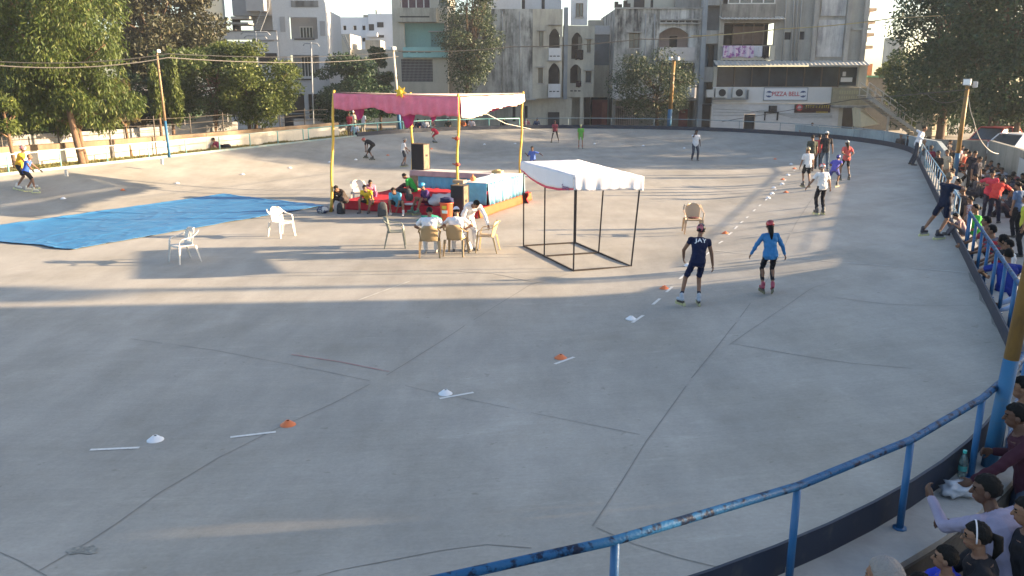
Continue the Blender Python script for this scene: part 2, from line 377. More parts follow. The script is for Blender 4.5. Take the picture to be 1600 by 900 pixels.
# ------------------------------------------------------------------ railings round the track
M_plate = mat('navy_plate', (.012, .02, .04), rough=.6, c2=(.05, .055, .06), thr=(.55, .75), scale=5)
M_plate2 = mat('pale_teal_plate', (.19, .27, .28), rough=.7, c2=(.30, .31, .28), thr=(.45, .65), scale=3)
M_blue = mat('blue_pipe_paint', (.018, .10, .24), rough=.42, c2=(.05, .04, .035), thr=(.66, .72), scale=9, bump=.2, bscale=60)
M_bluerail = mat('flaking_blue_paint', (.016, .085, .20), rough=.5, spec=.15, c2=(.007, .014, .035), thr=(.50, .60), scale=11, bump=.3, bscale=50)
M_teal = mat('pale_teal_paint', (.16, .38, .36), rough=.55, c2=(.22, .26, .22), thr=(.55, .75), scale=9)
M_greyblue = mat('grey_blue_pipe', (.17, .24, .28), rough=.6, c2=(.2, .19, .17), thr=(.5, .7), scale=7)
def plate(name, t0, t1, z0, z1, m, label):
    p = MB(); ring(p, t0, t1, [(RT + .002, z0), (RT + .002, z1), (RT + .03, z1), (RT + .03, z0)], step=.7)
    return tag(p.build(name, m), label, 'kick plate', 'kick plates round the track')
# perimeter parameter values
tg0, tg1 = 7.6, 9.8                              # gap in the right railing
TFL = PL + AL - 1.0                              # where the blue plate ends, far left
plate('kick_plate', -42, 9.4, .86, 1.12, M_plate, 'dark navy plate along the near kerb up to the gap in the railing')
plate('kick_plate', 9.4, TFL, .84, 1.16, M_plate, 'dark blue plate along the far curved kerb under the railing')
plate('kick_plate', TFL + .1, TFL + 48, .84, 1.0, M_plate2, 'low pale teal plate along the left straight kerb')
def railing(name, label, t0, t1, sp_, m, zt=1.66, r=.03, pr=.028, z0=.86, m2=None, mid=None, zf=None, posts=None):
    root = thing(name, label, 'railing', (*stad((t0 + t1) / 2, 16.45), z0), group='pipe railings round the track')
    a = MB(); n = max(3, int((t1 - t0) / .9)); tt = [t0 + (t1 - t0) * i / n for i in range(n + 1)]
    ps = posts or [t0 + .1 + (t1 - t0 - .2) * i / max(1, round((t1 - t0) / sp_)) for i in range(max(1, round((t1 - t0) / sp_)) + 1)]
    zz = zf or (lambda t: zt)
    tt = ps if sp_ > .9 else tt
    a.tube([stad(t, 16.45) + (zz(t),) for t in tt], r, 10); a.build('top_rail', m, root, smooth=True)
    if mid:
        b = MB(); b.tube([stad(t, 16.45) + (mid,) for t in tt], r * .4, 6); b.build('middle_rail', m2 or m, root, smooth=True)
    for t in ps:
        b = MB(); x, y = stad(t, 16.45); b.tube([(x, y, z0 - .02), (x, y, zz(t) - .01)], pr, 8); b.tube([(x, y, z0), (x, y, z0 + .012)], pr * 1.9, 8); b.build('post', m2 or m, root, smooth=True)
    return root
nearp = [tof(*pz(x, y, 1.66).xy) for x, y in [(955, 840), (1240, 757), (1422, 687), (1534, 622)]]
nearp = [t - PER if t > PER / 2 else t for t in nearp]
stp = 1.42
pl_ = sorted([nearp[0] - 1.5 * k for k in range(1, 9)] + nearp)
t_ = nearp[3]; allp = pl_[:]
while t_ + 1.08 < tg0 - .2: t_ += 1.08; allp.append(t_)
allp.append(tg0)
railing('pipe_railing', 'blue pipe railing with black flaking paint sweeping round the near kerb', allp[0], tg0, 1.4, M_bluerail, r=.032, pr=.03, m2=M_blue, posts=allp)
railing('pipe_railing', 'light blue railing with close upright bars along the right straight', tg1, 25.5, 1.25, mat('light_blue_paint', (.07, .19, .31), rough=.5, c2=(.13, .17, .19), thr=(.5, .7), scale=8), r=.019, pr=.018, mid=1.26)
railing('pipe_railing', 'grey blue railing along the far curve in front of the houses', 25.9, PL + AL * .70, 3.1, M_greyblue, r=.026, pr=.024)
railing('pipe_railing', 'pale teal railing on the far left bend behind the pink canopy', PL + AL * .70 + .3, PL + AL + 4, 2.3, M_teal, r=.036, pr=.034)
railing('pipe_railing', 'sunlit thin railing along the left straight beside the lawn', PL + AL + 4.3, PL + AL + 46, 2.35, mat('sunny_grey_teal', (.30, .38, .36), rough=.6, c2=(.3, .27, .22), thr=(.5, .7), scale=6), r=.024, pr=.032, m2=M_teal)
# short stubs of old posts on the left kerb
for (x, y), lb in [((104, 271), 'short white concrete stub on the left kerb nearest the two skaters'), ((253, 253), 'short white concrete stub on the left kerb beside the lamp pole')]:
    p = pz(x, y, .98); b = MB(); b.box((p.x, p.y, 1.0), (.1, .1, .26)); tag(b.build('post_stub', mat('white_stub', (.6, .58, .53), rough=.8), bevel=.01), lb, 'post stub', 'post stubs on the left kerb')
# ------------------------------------------------------------------ light poles
M_yel = mat('yellow_pole_paint', (.23, .135, .04), rough=.6, c2=(.12, .07, .035), thr=(.5, .7), scale=4, stretch=(1, 1, .4))
M_sky = mat('sky_blue_pole_paint', (.02, .11, .23), rough=.6, c2=(.05, .10, .15), thr=(.55, .75), scale=5)
M_lamp = mat('grey_lamp_metal', (.42, .43, .44), rough=.4, metal=.3); M_glass = mat('lamp_glass', (.7, .75, .8), rough=.1, spec=.8)
def pole(base, top, r, split, label, lamps, m1=None, m2=None, fs=1.0):
    root = thing('lamp_pole', label, 'light pole', tuple(base), group='light poles round the track'); b = Vector(base); t = Vector(top); sp_ = b.lerp(t, split)
    a = MB(); a.tube([b, sp_], [r * 1.06, r * 1.03], 14); a.build('lower_shaft', m1 or M_sky, root, smooth=True)
    a = MB(); a.tube([sp_, t], [r, r * .8], 14); a.build('upper_shaft', m2 or M_yel, root, smooth=True)
    for ang, dz in lamps:
        a = MB(); d = Vector((math.cos(ang), math.sin(ang), 0)); c = t + d * (r + .16 * fs) + Vector((0, 0, dz)); a.beam(t + Vector((0, 0, dz)), c, .03, .03)
        a.box(c + Vector((0, 0, .05)), (.30 * fs, .14 * fs, .26 * fs), rz=ang + math.pi / 2); o = a.build('floodlight', M_lamp, root, bevel=.015)
        a = MB(); a.box(c + d * .085 * fs + Vector((0, 0, .05)), (.25 * fs, .03, .21 * fs), rz=ang + math.pi / 2); g_ = a.build('lens', M_glass, o, org=PORG[root.name]); g_.location = (0, 0, 0)
    return root
p = pz(1545, 728, .86); pole((p.x, p.y, .86), (p.x + .26, p.y, 6.2), .066, .205, 'thick near pole, blue below and rusty yellow above, beside the near railing', [])
pole((*pz(1489, 292, .0).xy, 0), pY(1512, 134, pz(1489, 292, 0).y), .10, .34, 'leaning yellow and blue lamp pole outside the right railing', [(-2.2, .1), (-.4, 0)])
p = pz(265, 247, .86); pole((p.x, p.y, .86), (p.x - .1, p.y, 5.7), .062, .36, 'slim lamp pole with blue foot on the left kerb before the trees', [(-.6, 0)], fs=.55, m2=mat('rusty_tan_pole', (.22, .15, .09), rough=.7, var=.3, scale=4))
p = pz(1045, 200, .86); pole((p.x, p.y, .86), (p.x + .15, p.y, 5.9), .16, .28, 'yellow and blue lamp pole at the far kerb before the leafy tree', [(-2.6, .05), (-.6, .05)])
p = pz(625, 203, .86); pole((p.x, p.y, .86), (p.x - .3, p.y, 6.5), .12, .25, 'pale lamp pole rising behind the pink canopy', [(-2.2, .1), (-1.2, .1)], m2=mat('pale_beige_pole', (.42, .38, .32), rough=.7, var=.2, scale=4))
# ------------------------------------------------------------------ trees
M_bark = mat('bark', (.08, .055, .04), rough=1, var=.4, scale=6, bump=1, bscale=25, stretch=(1, 1, .3))
M_barkw = mat('sunlit_bark', (.15, .095, .06), rough=1, var=.35, scale=6, bump=1, bscale=25, stretch=(1, 1, .3))
L_feather = leafmat('feathery_leaves', (.030, .058, .012), (.085, .112, .022), (.14, .14, .04))
L_dark = leafmat('dark_leaves', (.012, .036, .018), (.032, .065, .028), (.06, .095, .035), .15)
L_dry = leafmat('dry_olive_leaves', (.06, .058, .022), (.13, .105, .04), (.17, .12, .05))
L_bright = leafmat('bright_leaves', (.035, .06, .012), (.10, .125, .026), (.17, .18, .055), .25)
L_mix = leafmat('mid_leaves', (.025, .05, .014), (.07, .095, .024), (.13, .14, .045))
L_grey = leafmat('greyish_leaves', (.022, .045, .024), (.055, .078, .04), (.11, .12, .07), .15)
L_brown = leafmat('brownish_leaves', (.08, .065, .035), (.17, .12, .06), (.22, .16, .09), .15)
def leaves(clumps, n, size, rnd, droop=0.0, asp=2.2, flat=.5):
    """clumps: list of (center, radius(3)); n leaves in all, spread by clump volume; returns numpy verts/faces"""
    rs = np.random.RandomState(rnd); vol = np.array([c[1][0] * c[1][1] * c[1][2] for c in clumps]) ** .8; cnt = np.maximum(8, (n * vol / vol.sum()).astype(int))
    V = []
    for (c, r), k in zip(clumps, cnt):
        d = rs.normal(size=(k, 3)); d /= np.linalg.norm(d, axis=1)[:, None]; rad = rs.uniform(.15, 1, (k, 1)) ** .45
        p = np.array(c) + d * rad * np.array(r) * rs.uniform(.85, 1.15, (k, 1))
        ax = d * .6 + rs.normal(size=(k, 3)) * .55; ax[:, 2] -= droop; ax /= np.linalg.norm(ax, axis=1)[:, None]
        nn = rs.normal(size=(k, 3)); nn[:, 2] += flat; b = np.cross(ax, nn); b /= (np.linalg.norm(b, axis=1)[:, None] + 1e-6)
        L = size * rs.uniform(.6, 1.3, (k, 1)); W = L / asp
        q = np.stack([p - ax * L * .5, p + b * W * .5, p + ax * L * .5, p - b * W * .5], 1); V.append(q)
    V = np.concatenate(V).reshape(-1, 3); return V
def leafmesh(name, V, m, parent):
    k = len(V) // 4; me = bpy.data.meshes.new(name); o3 = np.array(PORG[parent.name]); me.vertices.add(len(V)); me.vertices.foreach_set('co', (V - o3).astype(np.float32).ravel())
    me.loops.add(len(V)); me.loops.foreach_set('vertex_index', np.arange(len(V), dtype=np.int32)); me.polygons.add(k)
    me.polygons.foreach_set('loop_start', np.arange(0, len(V), 4, dtype=np.int32)); me.polygons.foreach_set('loop_total', np.full(k, 4, dtype=np.int32))
    me.materials.append(m); me.update(calc_edges=True); me.validate(); o = bpy.data.objects.new(name, me); col.objects.link(o); o.parent = parent; return o
def tree(label, base, h, crown, n, size, m, seed, trunk_r=.16, nclump=26, droop=0, asp=2.2, bark=None, forks=1, cshape='round', name='broadleaf_tree', group=None, trunk_to=None, cat='tree'):
    """crown: (dx, dy, zlow, zhigh, rx, ry)"""
    rnd = random.Random(seed); base = Vector(base); root = thing(name, label, cat, tuple(base), group=group)
    dx, dy, z0, z1, rx, ry = crown; cc = base + Vector((dx, dy, (z0 + z1) / 2)); rz_ = (z1 - z0) / 2; cl = []
    for i in range(nclump):
        while True:
            d = Vector((rnd.uniform(-1, 1), rnd.uniform(-1, 1), rnd.uniform(-1, 1)))
            if d.length < 1: break
        if d.length < .5 and rnd.random() < .6: d = d.normalized() * rnd.uniform(.5, .9)
        if cshape == 'cone': f = 1 - .75 * (d.z * .5 + .5); d.x *= f; d.y *= f
        if cshape == 'column': d.x *= .8; d.y *= .8
        c = cc + Vector((d.x * rx, d.y * ry, d.z * rz_)); q = rnd.uniform(.2, .42)
        r = (rx * q + .15, ry * q + .15, max(.25, min(rz_, (rx + ry) / 2) * q * rnd.uniform(.55, 1.0)))
        if droop > .8: r = (rx * q * .7 + .1, ry * q * .7 + .1, rz_ * q * 1.1)
        cl.append((tuple(c), r))
    leafmesh('crown', leaves(cl, n, size, seed, droop, asp), m, root)
    t = MB(); tops = []
    for f in range(forks):
        ang = rnd.uniform(0, 6.28); off = Vector((math.cos(ang), math.sin(ang), 0)) * (.12 * (forks > 1)); tip = base + Vector((dx * .6, dy * .6, z0 + (z1 - z0) * .55)) + off * 5
        mid = base.lerp(tip, .5) + Vector((rnd.uniform(-.12, .12), rnd.uniform(-.1, .1), 0)) * h * .1 + off
        t.tube([base + off * .6 - Vector((0, 0, .1)), base + off * .9 + Vector((0, 0, .25)), base.lerp(mid, .5) + off, mid, tip], [trunk_r * 1.35, trunk_r, trunk_r * .88, trunk_r * .75, trunk_r * .25], 9); tops.append((mid, tip))
    for i, (c, r) in enumerate(cl):
        if i % 2 and len(cl) > 12: continue
        mid, tip = tops[i % len(tops)]; a = mid.lerp(tip, rnd.uniform(0, .8)); c = Vector(c); m2 = a.lerp(c, .5) + Vector((0, 0, -.08 * (c - a).length)) + Vector((rnd.uniform(-.1, .1), rnd.uniform(-.1, .1), .1)); t.tube([a, m2, c], [trunk_r * .38, trunk_r * .24, trunk_r * .08], 5)
    t.build('trunk', bark or M_bark, root, smooth=True); return root
def P0(x, Y, z=0): v = ray(x, 124); return Vector((v.x * Y / v.y, Y, z))
GT = 'trees along the left side of the ground'
def ltree(label, x, Y, zb, x0, x1, ytop, ybot, n, size, m, seed, ry=None, **k):
    """crown box given by its picture limits at depth Y"""
    b = P0(x, Y, zb); cx = (x0 + x1) / 2; c = P0(cx, Y); rx = (P0(x1, Y) - P0(x0, Y)).x / 2; zt = pY(cx, ytop, Y).z; zl = pY(cx, ybot, Y).z
    return tree(label, b, zt - zb, (c.x - b.x, 0, zl - zb, zt - zb, rx, ry or rx), n, size, m, seed, **k)
ltree('tall feathery green tree filling the upper left corner', 112, 36, .66, -40, 200, -120, 150, 52000, .22, L_feather, 11, nclump=90, droop=.9, asp=4.2, ry=2.8, group=GT, bark=M_barkw, trunk_r=.15)
ltree('lower drooping green boughs tree just left of the slim brown crowned one', 118, 37.0, .66, 10, 200, 100, 205, 24000, .22, L_feather, 12, nclump=50, droop=1.0, asp=4.2, ry=2.0, group=GT, bark=M_barkw, trunk_r=.13)
ltree('slim tree with drooping golden brown crown beside the tall feathery one', 192, 40, .66, 150, 214, 118, 192, 5200, .2, L_dry, 13, nclump=22, droop=1.2, asp=4, ry=.9, cshape='cone', group=GT, bark=M_barkw, trunk_r=.09)
ltree('narrow light green mast tree left of the slim lamp pole', 244, 43.5, .66, 231, 252, 108, 186, 3000, .24, L_bright, 14, nclump=22, droop=1.3, asp=3.6, cshape='column', group=GT, trunk_r=.09, bark=M_barkw)
ltree('taller narrow light green mast tree right of the slim lamp pole', 262, 44.0, .66, 254, 284, 88, 186, 4600, .25, L_bright, 15, nclump=26, droop=1.3, asp=3.6, cshape='cone', group=GT, trunk_r=.1, bark=M_barkw)
ltree('spreading dark green tree with twin brown trunks behind the white wall', 318, 49, .7, 268, 400, 60, 178, 16000, .2, L_mix, 16, nclump=34, group=GT, forks=2, trunk_r=.16, bark=M_barkw, ry=3)
ltree('round yellow green tree lit by the sun in front of the white house', 392, 48.5, .7, 335, 458, 62, 198, 22000, .19, L_bright, 17, nclump=44, group=GT, forks=2, trunk_r=.13, ry=2.6)
ltree('huge dark tree with sparse pale leaves towering behind the left trees', 250, 58, 0, 160, 336, -110, 130, 48000, .3, leafmat('dusty_dark_leaves', (.02, .028, .014), (.06, .058, .03), (.14, .12, .07), .15), 18, nclump=70, group=GT, trunk_r=.35, ry=4)
ltree('dark tree behind the feathery one near the left edge', 60, 50, 0, -60, 190, -60, 150, 20000, .3, L_dark, 19, nclump=34, group=GT, trunk_r=.3, ry=4)
ltree('dense dark bush tree filling the gap behind the mast trees', 215, 52, 0, 150, 300, 90, 205, 14000, .26, L_dark, 20, nclump=30, group=GT, trunk_r=.2, ry=2)
ltree('low shady bush tree under the boughs at the left edge', 20, 41, .6, -60, 110, 130, 205, 11000, .26, L_dark, 25, nclump=26, group=GT, trunk_r=.15, ry=1.4)
ltree('small leafy green tree cut by the left edge of the view', 4, 34.5, .66, -30, 18, 120, 222, 4200, .2, L_bright, 21, nclump=18, droop=.6, asp=3, group=GT, trunk_r=.1, bark=M_barkw, ry=1)
GB = 'trees in front of the houses'
ltree('broad dark green tree between the white house and the pink canopy', 545, 63, 0, 488, 622, 92, 195, 17000, .27, L_dark, 22, nclump=38, group=GB, trunk_r=.2, ry=3)
ltree('thin dark tree top sticking up beside the turquoise balcony', 592, 67, 0, 570, 614, 62, 160, 3600, .3, L_dark, 23, nclump=18, group=GB, trunk_r=.12)
ltree('tall grey green tree in front of the blank stained wall', 730, 66.5, 0, 690, 776, -60, 148, 19000, .19, L_grey, 24, nclump=120, group=GB, trunk_r=.16, ry=1.8, droop=.3)
ltree('loose leafy tree behind the yellow far lamp pole', 1030, 66.5, 0, 966, 1082, 76, 190, 11000, .22, L_grey, 26, nclump=60, group=GB, trunk_r=.16, ry=2.2, droop=.3, asp=3)
GR = 'big trees beyond the right boundary wall'
ltree('low dark bush added behind the beige van for the gloom under the right trees', 1470, 68, 0, 1405, 1545, 158, 212, 8000, .25, L_dark, 36, nclump=30, group=GR, trunk_r=.1, ry=1.5)  # this bush and the next are added to darken the bright ground strip
ltree('low dark bush added behind the parked cars for the gloom at the right edge', 1590, 62, 0, 1530, 1680, 150, 216, 8000, .25, L_dark, 37, nclump=30, group=GR, trunk_r=.1, ry=1.5)
ltree('big dark tree whose crown hangs over the outdoor stair of the corner building', 1480, 57, 0, 1404, 1560, -70, 190, 34000, .27, L_dark, 31, nclump=80, group=GR, trunk_r=.3, ry=6)
ltree('biggest dark green tree behind the leaning lamp pole at the right', 1560, 50, 0, 1475, 1700, -120, 205, 34000, .25, leafmat('deep_green_leaves', (.012, .038, .02), (.035, .07, .03), (.065, .10, .04), .15), 32, nclump=70, group=GR, trunk_r=.35, ry=4.5)
ltree('dark tree low behind the outdoor stair on the right', 1450, 65, 0, 1402, 1500, 50, 190, 15000, .27, L_mix, 33, nclump=40, group=GR, trunk_r=.2, ry=4)
ltree('dark bushy tree cut by the right edge behind the boundary wall', 1600, 46, 0, 1530, 1690, 60, 205, 12000, .25, L_dark, 34, nclump=32, group=GR, trunk_r=.2, ry=2)
# ------------------------------------------------------------------ buildings
M_white = stained('white_render', (.50, .51, .53), (.22, .22, .22), .45, low=.5, hi=.75)
M_cream = stained('cream_render', (.46, .44, .38), (.16, .16, .15), .55, low=.45, hi=.72)
M_stain = stained('mouldy_render', (.42, .42, .40), (.04, .045, .05), .95, sx=1.6, low=.42, hi=.60, zfade=(0, 9))
M_stain2 = stained('streaky_white_render', (.50, .50, .49), (.06, .065, .07), .9, sx=1.5, low=.43, hi=.66, zfade=(0, 9))
M_stain3 = stained('beige_grey_render', (.43, .41, .35), (.11, .11, .105), .7, low=.43, hi=.64)
M_turq = stained('turquoise_render', (.28, .50, .48), (.12, .2, .2), .4, low=.5, hi=.75)
M_pinkw = mat('pink_balcony_wall', (.42, .33, .32), rough=.9, var=.15, scale=2)
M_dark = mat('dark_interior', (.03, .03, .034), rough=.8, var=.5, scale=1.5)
M_pane = mat('window_glass', (.035, .045, .055), rough=.12, spec=.7, var=.6, scale=.8)
M_frame = mat('window_frame_white', (.5, .5, .48), rough=.6); M_frameb = mat('brown_frame', (.12, .09, .07), rough=.7)
M_slab = stained('slab_edge', (.34, .34, .33), (.08, .08, .08), .7, low=.42, hi=.65)
M_bluegrey = mat('blue_grey_panel', (.13, .16, .19), rough=.8, var=.2, scale=1.2)
M_wpaint = mat('white_painted_brick', (.56, .56, .57), rough=.8, var=.14, scale=2, bump=.4, bscale=14, stretch=(1, 1, 3))
M_sheet = mat('corrugated_sheet', (.36, .37, .36), rough=.6, var=.25, scale=3)
M_pipe = mat('grey_drain_pipe', (.24, .26, .28), rough=.6)
class Fac:
    """a facade plane: origin bottom-left, turned by angle a (0 = facing the rink), u along it, w outwards"""
    def __init__(s, root, x, Y, a=0.0):
        p = P0(x, Y); s.o = Vector((p.x, p.y, 0)); s.a = R(a); s.u = Vector((math.cos(s.a), math.sin(s.a), 0)); s.w = Vector((math.sin(s.a), -math.cos(s.a), 0)); s.root = root
    def P(s, u, w_, z): return s.o + s.u * u + s.w * w_ + Vector((0, 0, z))
    def px(s, x, y):
        d = ray(x, y); c = Vector((0, 0, CH)); t = (s.o - c).dot(s.w) / d.dot(s.w); p = c + d * t; return (p - s.o).dot(s.u), p.z
    def U(s, x): return s.px(x, 110)[0]
    def Z(s, x, y): return s.px(x, y)[1]
    def box(s, mb, u0, u1, w0, w1, z0, z1, mi=0):
        c = s.P((u0 + u1) / 2, (w0 + w1) / 2, (z0 + z1) / 2); mb.box(c, (abs(u1 - u0), abs(w1 - w0), abs(z1 - z0)), rz=s.a, mi=mi)
    def part(s, name, m, boxes, bevel=0, label=None):
        for b in boxes:                          # every piece is a mesh of its own
            mb = MB(); s.box(mb, *b); o = mb.build(name, m, s.root, bevel=bevel, label=label)
        return o
    def wall(s, u0, u1, z0, z1, holes, m, th=.25, w1=0.0, name='wall'):
        us = sorted({u0, u1, *[h[k] for h in holes for k in (0, 1)]}); mb = MB()
        for a, b in zip(us[:-1], us[1:]):
            zs = [z0]
            for h in sorted([h for h in holes if h[0] < (a + b) / 2 < h[1]], key=lambda h: h[2]): zs += [h[2], h[3]]
            zs.append(z1)
            for c, d in zip(zs[::2], zs[1::2]):
                if d - c > .01: s.box(mb, a, b, w1 - th, w1, c, d)
        return mb.build(name, m, s.root)
    def window(s, x0, y0, x1, y1, w_=-.14, fm=None, pm=None, nx=2, ny=1, bars=0, shade=None, sill=True, fr=.05):
        """window by its picture rectangle on this facade; frame > pane, sill"""
        u0, u1 = s.px(x0, (y0 + y1) / 2)[0], s.px(x1, (y0 + y1) / 2)[0]; z1, z0 = s.Z((x0 + x1) / 2, y0), s.Z((x0 + x1) / 2, y1)
        f = MB()
        for a, b, c, d in ((u0, u0 + fr, z0, z1), (u1 - fr, u1, z0, z1), (u0 + fr, u1 - fr, z0, z0 + fr), (u0 + fr, u1 - fr, z1 - fr, z1)): s.box(f, a, b, w_, w_ + .06, c, d)
        for i in range(1, nx): uu = u0 + (u1 - u0) * i / nx; s.box(f, uu - fr / 2, uu + fr / 2, w_ + .003, w_ + .057, z0 + fr, z1 - fr)
        for i in range(1, ny): zz = z0 + (z1 - z0) * i / ny; s.box(f, u0 + fr, u1 - fr, w_ + .006, w_ + .054, zz - fr / 2, zz + fr / 2)
        for i in range(bars): zz = z0 + (z1 - z0) * (i + 1) / (bars + 1); s.box(f, u0 + fr, u1 - fr, w_ + .07, w_ + .085, zz - .01, zz + .01)
        win = f.build('window', fm or M_frame, s.root)
        g_ = MB(); s.box(g_, u0 + .01, u1 - .01, w_ - .03, w_ + .015, z0 + .01, z1 - .01); fixp(g_.build('pane', pm or M_pane, None, org=PORG[s.root.name]), win)
        if sill: q = MB(); s.box(q, u0 - .08, u1 + .08, w_, .08, z0 - .09, z0 - .004); fixp(q.build('sill', M_slab, None, org=PORG[s.root.name]), win)
        if shade: q = MB(); s.box(q, u0 - .15, u1 + .15, 0.002, shade, z1 + .03, z1 + .11); fixp(q.build('sunshade', M_slab, None, org=PORG[s.root.name]), win)
        return (u0, u1, z0, z1)
    def rect(s, x0, y0, x1, y1):
        return (s.px(x0, (y0 + y1) / 2)[0], s.px(x1, (y0 + y1) / 2)[0], s.Z((x0 + x1) / 2, y1), s.Z((x0 + x1) / 2, y0))
    def arch(s, r, w0, w1, m, rise=.35):
        """spandrels that turn the head of a square opening r into a pointed arch"""
        u0, u1, z0, z1 = r; um = (u0 + u1) / 2; mb = MB(); h = (z1 - z0) * rise
        for sg in (-1, 1):
            e = u0 if sg < 0 else u1
            prof = [(e, z1)] + [(e + (um - e) * k, z1 - h * (1 - k ** .8) * (1 if k else 1)) for k in (0, .1, .3, .6, .85, 1.0)]
            prof = [(e, z1 - h)] + [(e + (um - e) * k, z1 - h * (1 - (math.sin(k * math.pi / 2)) ** .9) - .03) for k in (.08, .3, .6, .85, 1.0)] + [(um, z1 + .01), (e, z1 + .01)]
            mb.prism([s.P(a, w0, b) for a, b in prof], s.P(0, w0, 0), s.P(0, w1, 0))
        mb.build('arch_head', m, s.root)
def fixp(o, parent):
    o.parent = parent; o.location = (0, 0, 0); return o
def bld(label, x, Y, cat='building', name='apartment_building', group='buildings behind the rink'):
    p = P0(x, Y); return thing(name, label, cat, (p.x, p.y, 0), group=group)

# ---- the corner building with the restaurant on two floors (far right)
r = bld('grey concrete corner building with a white ground floor wall and a restaurant sign', 1098, 70)
F = Fac(r, 1098, 70, 0); U = F.U; X0, X1 = 0.0, F.px(1357, 110)[0]
# ground floor and first floor
zA, zS0, zS1, zW1 = F.Z(1200, 203) - 1.2, F.Z(1200, 161), F.Z(1200, 136), F.Z(1200, 104)
ud0 = F.px(1311, 170)[0]
uL = F.px(1112, 170)[0]
hd = [F.rect(1162, 178, 1180, 203), F.rect(1203, 165, 1211, 172)]
F.wall(uL, ud0, -.1, zS0 - .02, hd, M_wpaint, name='ground_floor_wall')
F.window(1163, 179, 1179, 203, fm=M_dark, pm=M_dark, nx=1, ny=3)
F.part('upper_band', mat('white_sign_band', (.60, .60, .60), rough=.6, var=.06, scale=1), [(uL, F.px(1298, 148)[0], .0, .12, zS0, zS1)])
# strip window of the restaurant with mullions
m_ = MB(); u0, u1 = F.px(1121, 120)[0], F.px(1312, 120)[0]
for k in range(8): uu = u0 + (u1 - u0) * k / 7; F.box(m_, uu - .04, uu + .04, -.22, -.12, zS1 + .02, zW1)
F.box(m_, u0, u1, -.22, -.12, zS1, zS1 + .06); wn = m_.build('strip_window', M_frameb, r)
g_ = MB(); F.box(g_, u0, u1, -.26, -.2, zS1 + .02, zW1); fixp(g_.build('pane', M_pane, None, org=PORG[r.name]), wn)
F.part('side_pier', M_cream, [(uL, u0 - .04, -.25, .02, zS1, zW1), (F.px(1341, 120)[0], X1 - .1, -.25, .02, zS1, zW1 + .1)])
q = F.rect(1312, 105, 1340, 134); F.part('end_window', M_pane, [(q[0] + .05, q[1], -.25, -.2, q[2], q[3])])
F.part('notice', mat('paper_white', (.6, .6, .6)), [(*[F.px(x, 115)[0] for x in (1318, 1323)], -.19, -.17, F.Z(1320, 119), F.Z(1320, 112)), (*[F.px(x, 125)[0] for x in (1315, 1333)], -.19, -.17, F.Z(1320, 128), F.Z(1320, 121))])
# corrugated awning
a = MB(); ua, ub = F.px(1114, 100)[0], F.px(1352, 100)[0]; nC = 150
a.grid(nC, 3, lambda i, j: F.P(ua + (ub - ua) * i, .02 + 1.0 * j, zW1 + .48 - .38 * j + .02 * math.sin(i * nC * math.pi / 1.0 * .5)))
a.build('awning', M_sheet, r, solid=.02)
# sign
sg = F.rect(1192, 136.5, 1261, 157); s_ = MB(); F.box(s_, sg[0], sg[1], .13, .19, sg[2], sg[3]); sign = s_.build('sign_board', mat('sign_white', (.66, .68, .72), rough=.4), r)
s_ = MB()
for q in ((sg[0], sg[0] + .06, sg[2], sg[3]), (sg[1] - .06, sg[1], sg[2], sg[3]), (sg[0], sg[1], sg[3] - .06, sg[3] + .005), (sg[0], sg[1], sg[2], sg[2] + .06)): F.box(s_, q[0], q[1], .18, .205, q[2], q[3])
fixp(s_.build('sign_frame', mat('sign_frame_blue', (.2, .24, .3), rough=.5), None, org=PORG[r.name]), sign)
def facetext(F, body, x, y, size, m, w_, parent, name='lettering', bold=.02, sxx=1.0):
    me = text_mesh(body, size, bold); u, z = F.px(x, y); M4 = Matrix.Translation(F.P(u, w_, z) - PORG[F.root.name]) @ Matrix.Rotation(F.a, 4, 'Z') @ Matrix.Rotation(R(90), 4, 'X') @ Matrix.Diagonal((sxx, 1, 1, 1))
    me.transform(M4); me.materials.clear(); me.materials.append(m); o = bpy.data.objects.new(name, me); col.objects.link(o); o.parent = parent
    return o
facetext(F, 'PIZZA BELL', 1226.5, 147, .50, mat('sign_red', (.45, .10, .13), rough=.5), .207, sign, sxx=.92)
for xx, fl in ((1200.5, 1), (1253.5, -1)):                            # two swoosh emblems
    e = MB(); u, z = F.px(xx, 147)
    for sgn, ph in ((1, 0), (-1, math.pi)):
        P_ = []
        for k in range(13): an = ph + fl * (.3 + 2.4 * k / 12); P_.append((u + .27 * math.cos(an), z + .27 * math.sin(an)))
        for k in range(12, -1, -1): an = ph + fl * (.3 + 2.4 * k / 12); rr = .27 - .17 * math.sin(math.pi * k / 12); P_.append((u + rr * math.cos(an), z + rr * math.sin(an)))
        e.add([F.P(a_, .207, b_) for a_, b_ in P_], [(i, i + 1, 24 - i, 25 - i) for i in range(12)])
    fixp(e.build('emblem', mat('sign_navy', (.05, .08, .2), rough=.5), None, org=PORG[r.name]), sign)
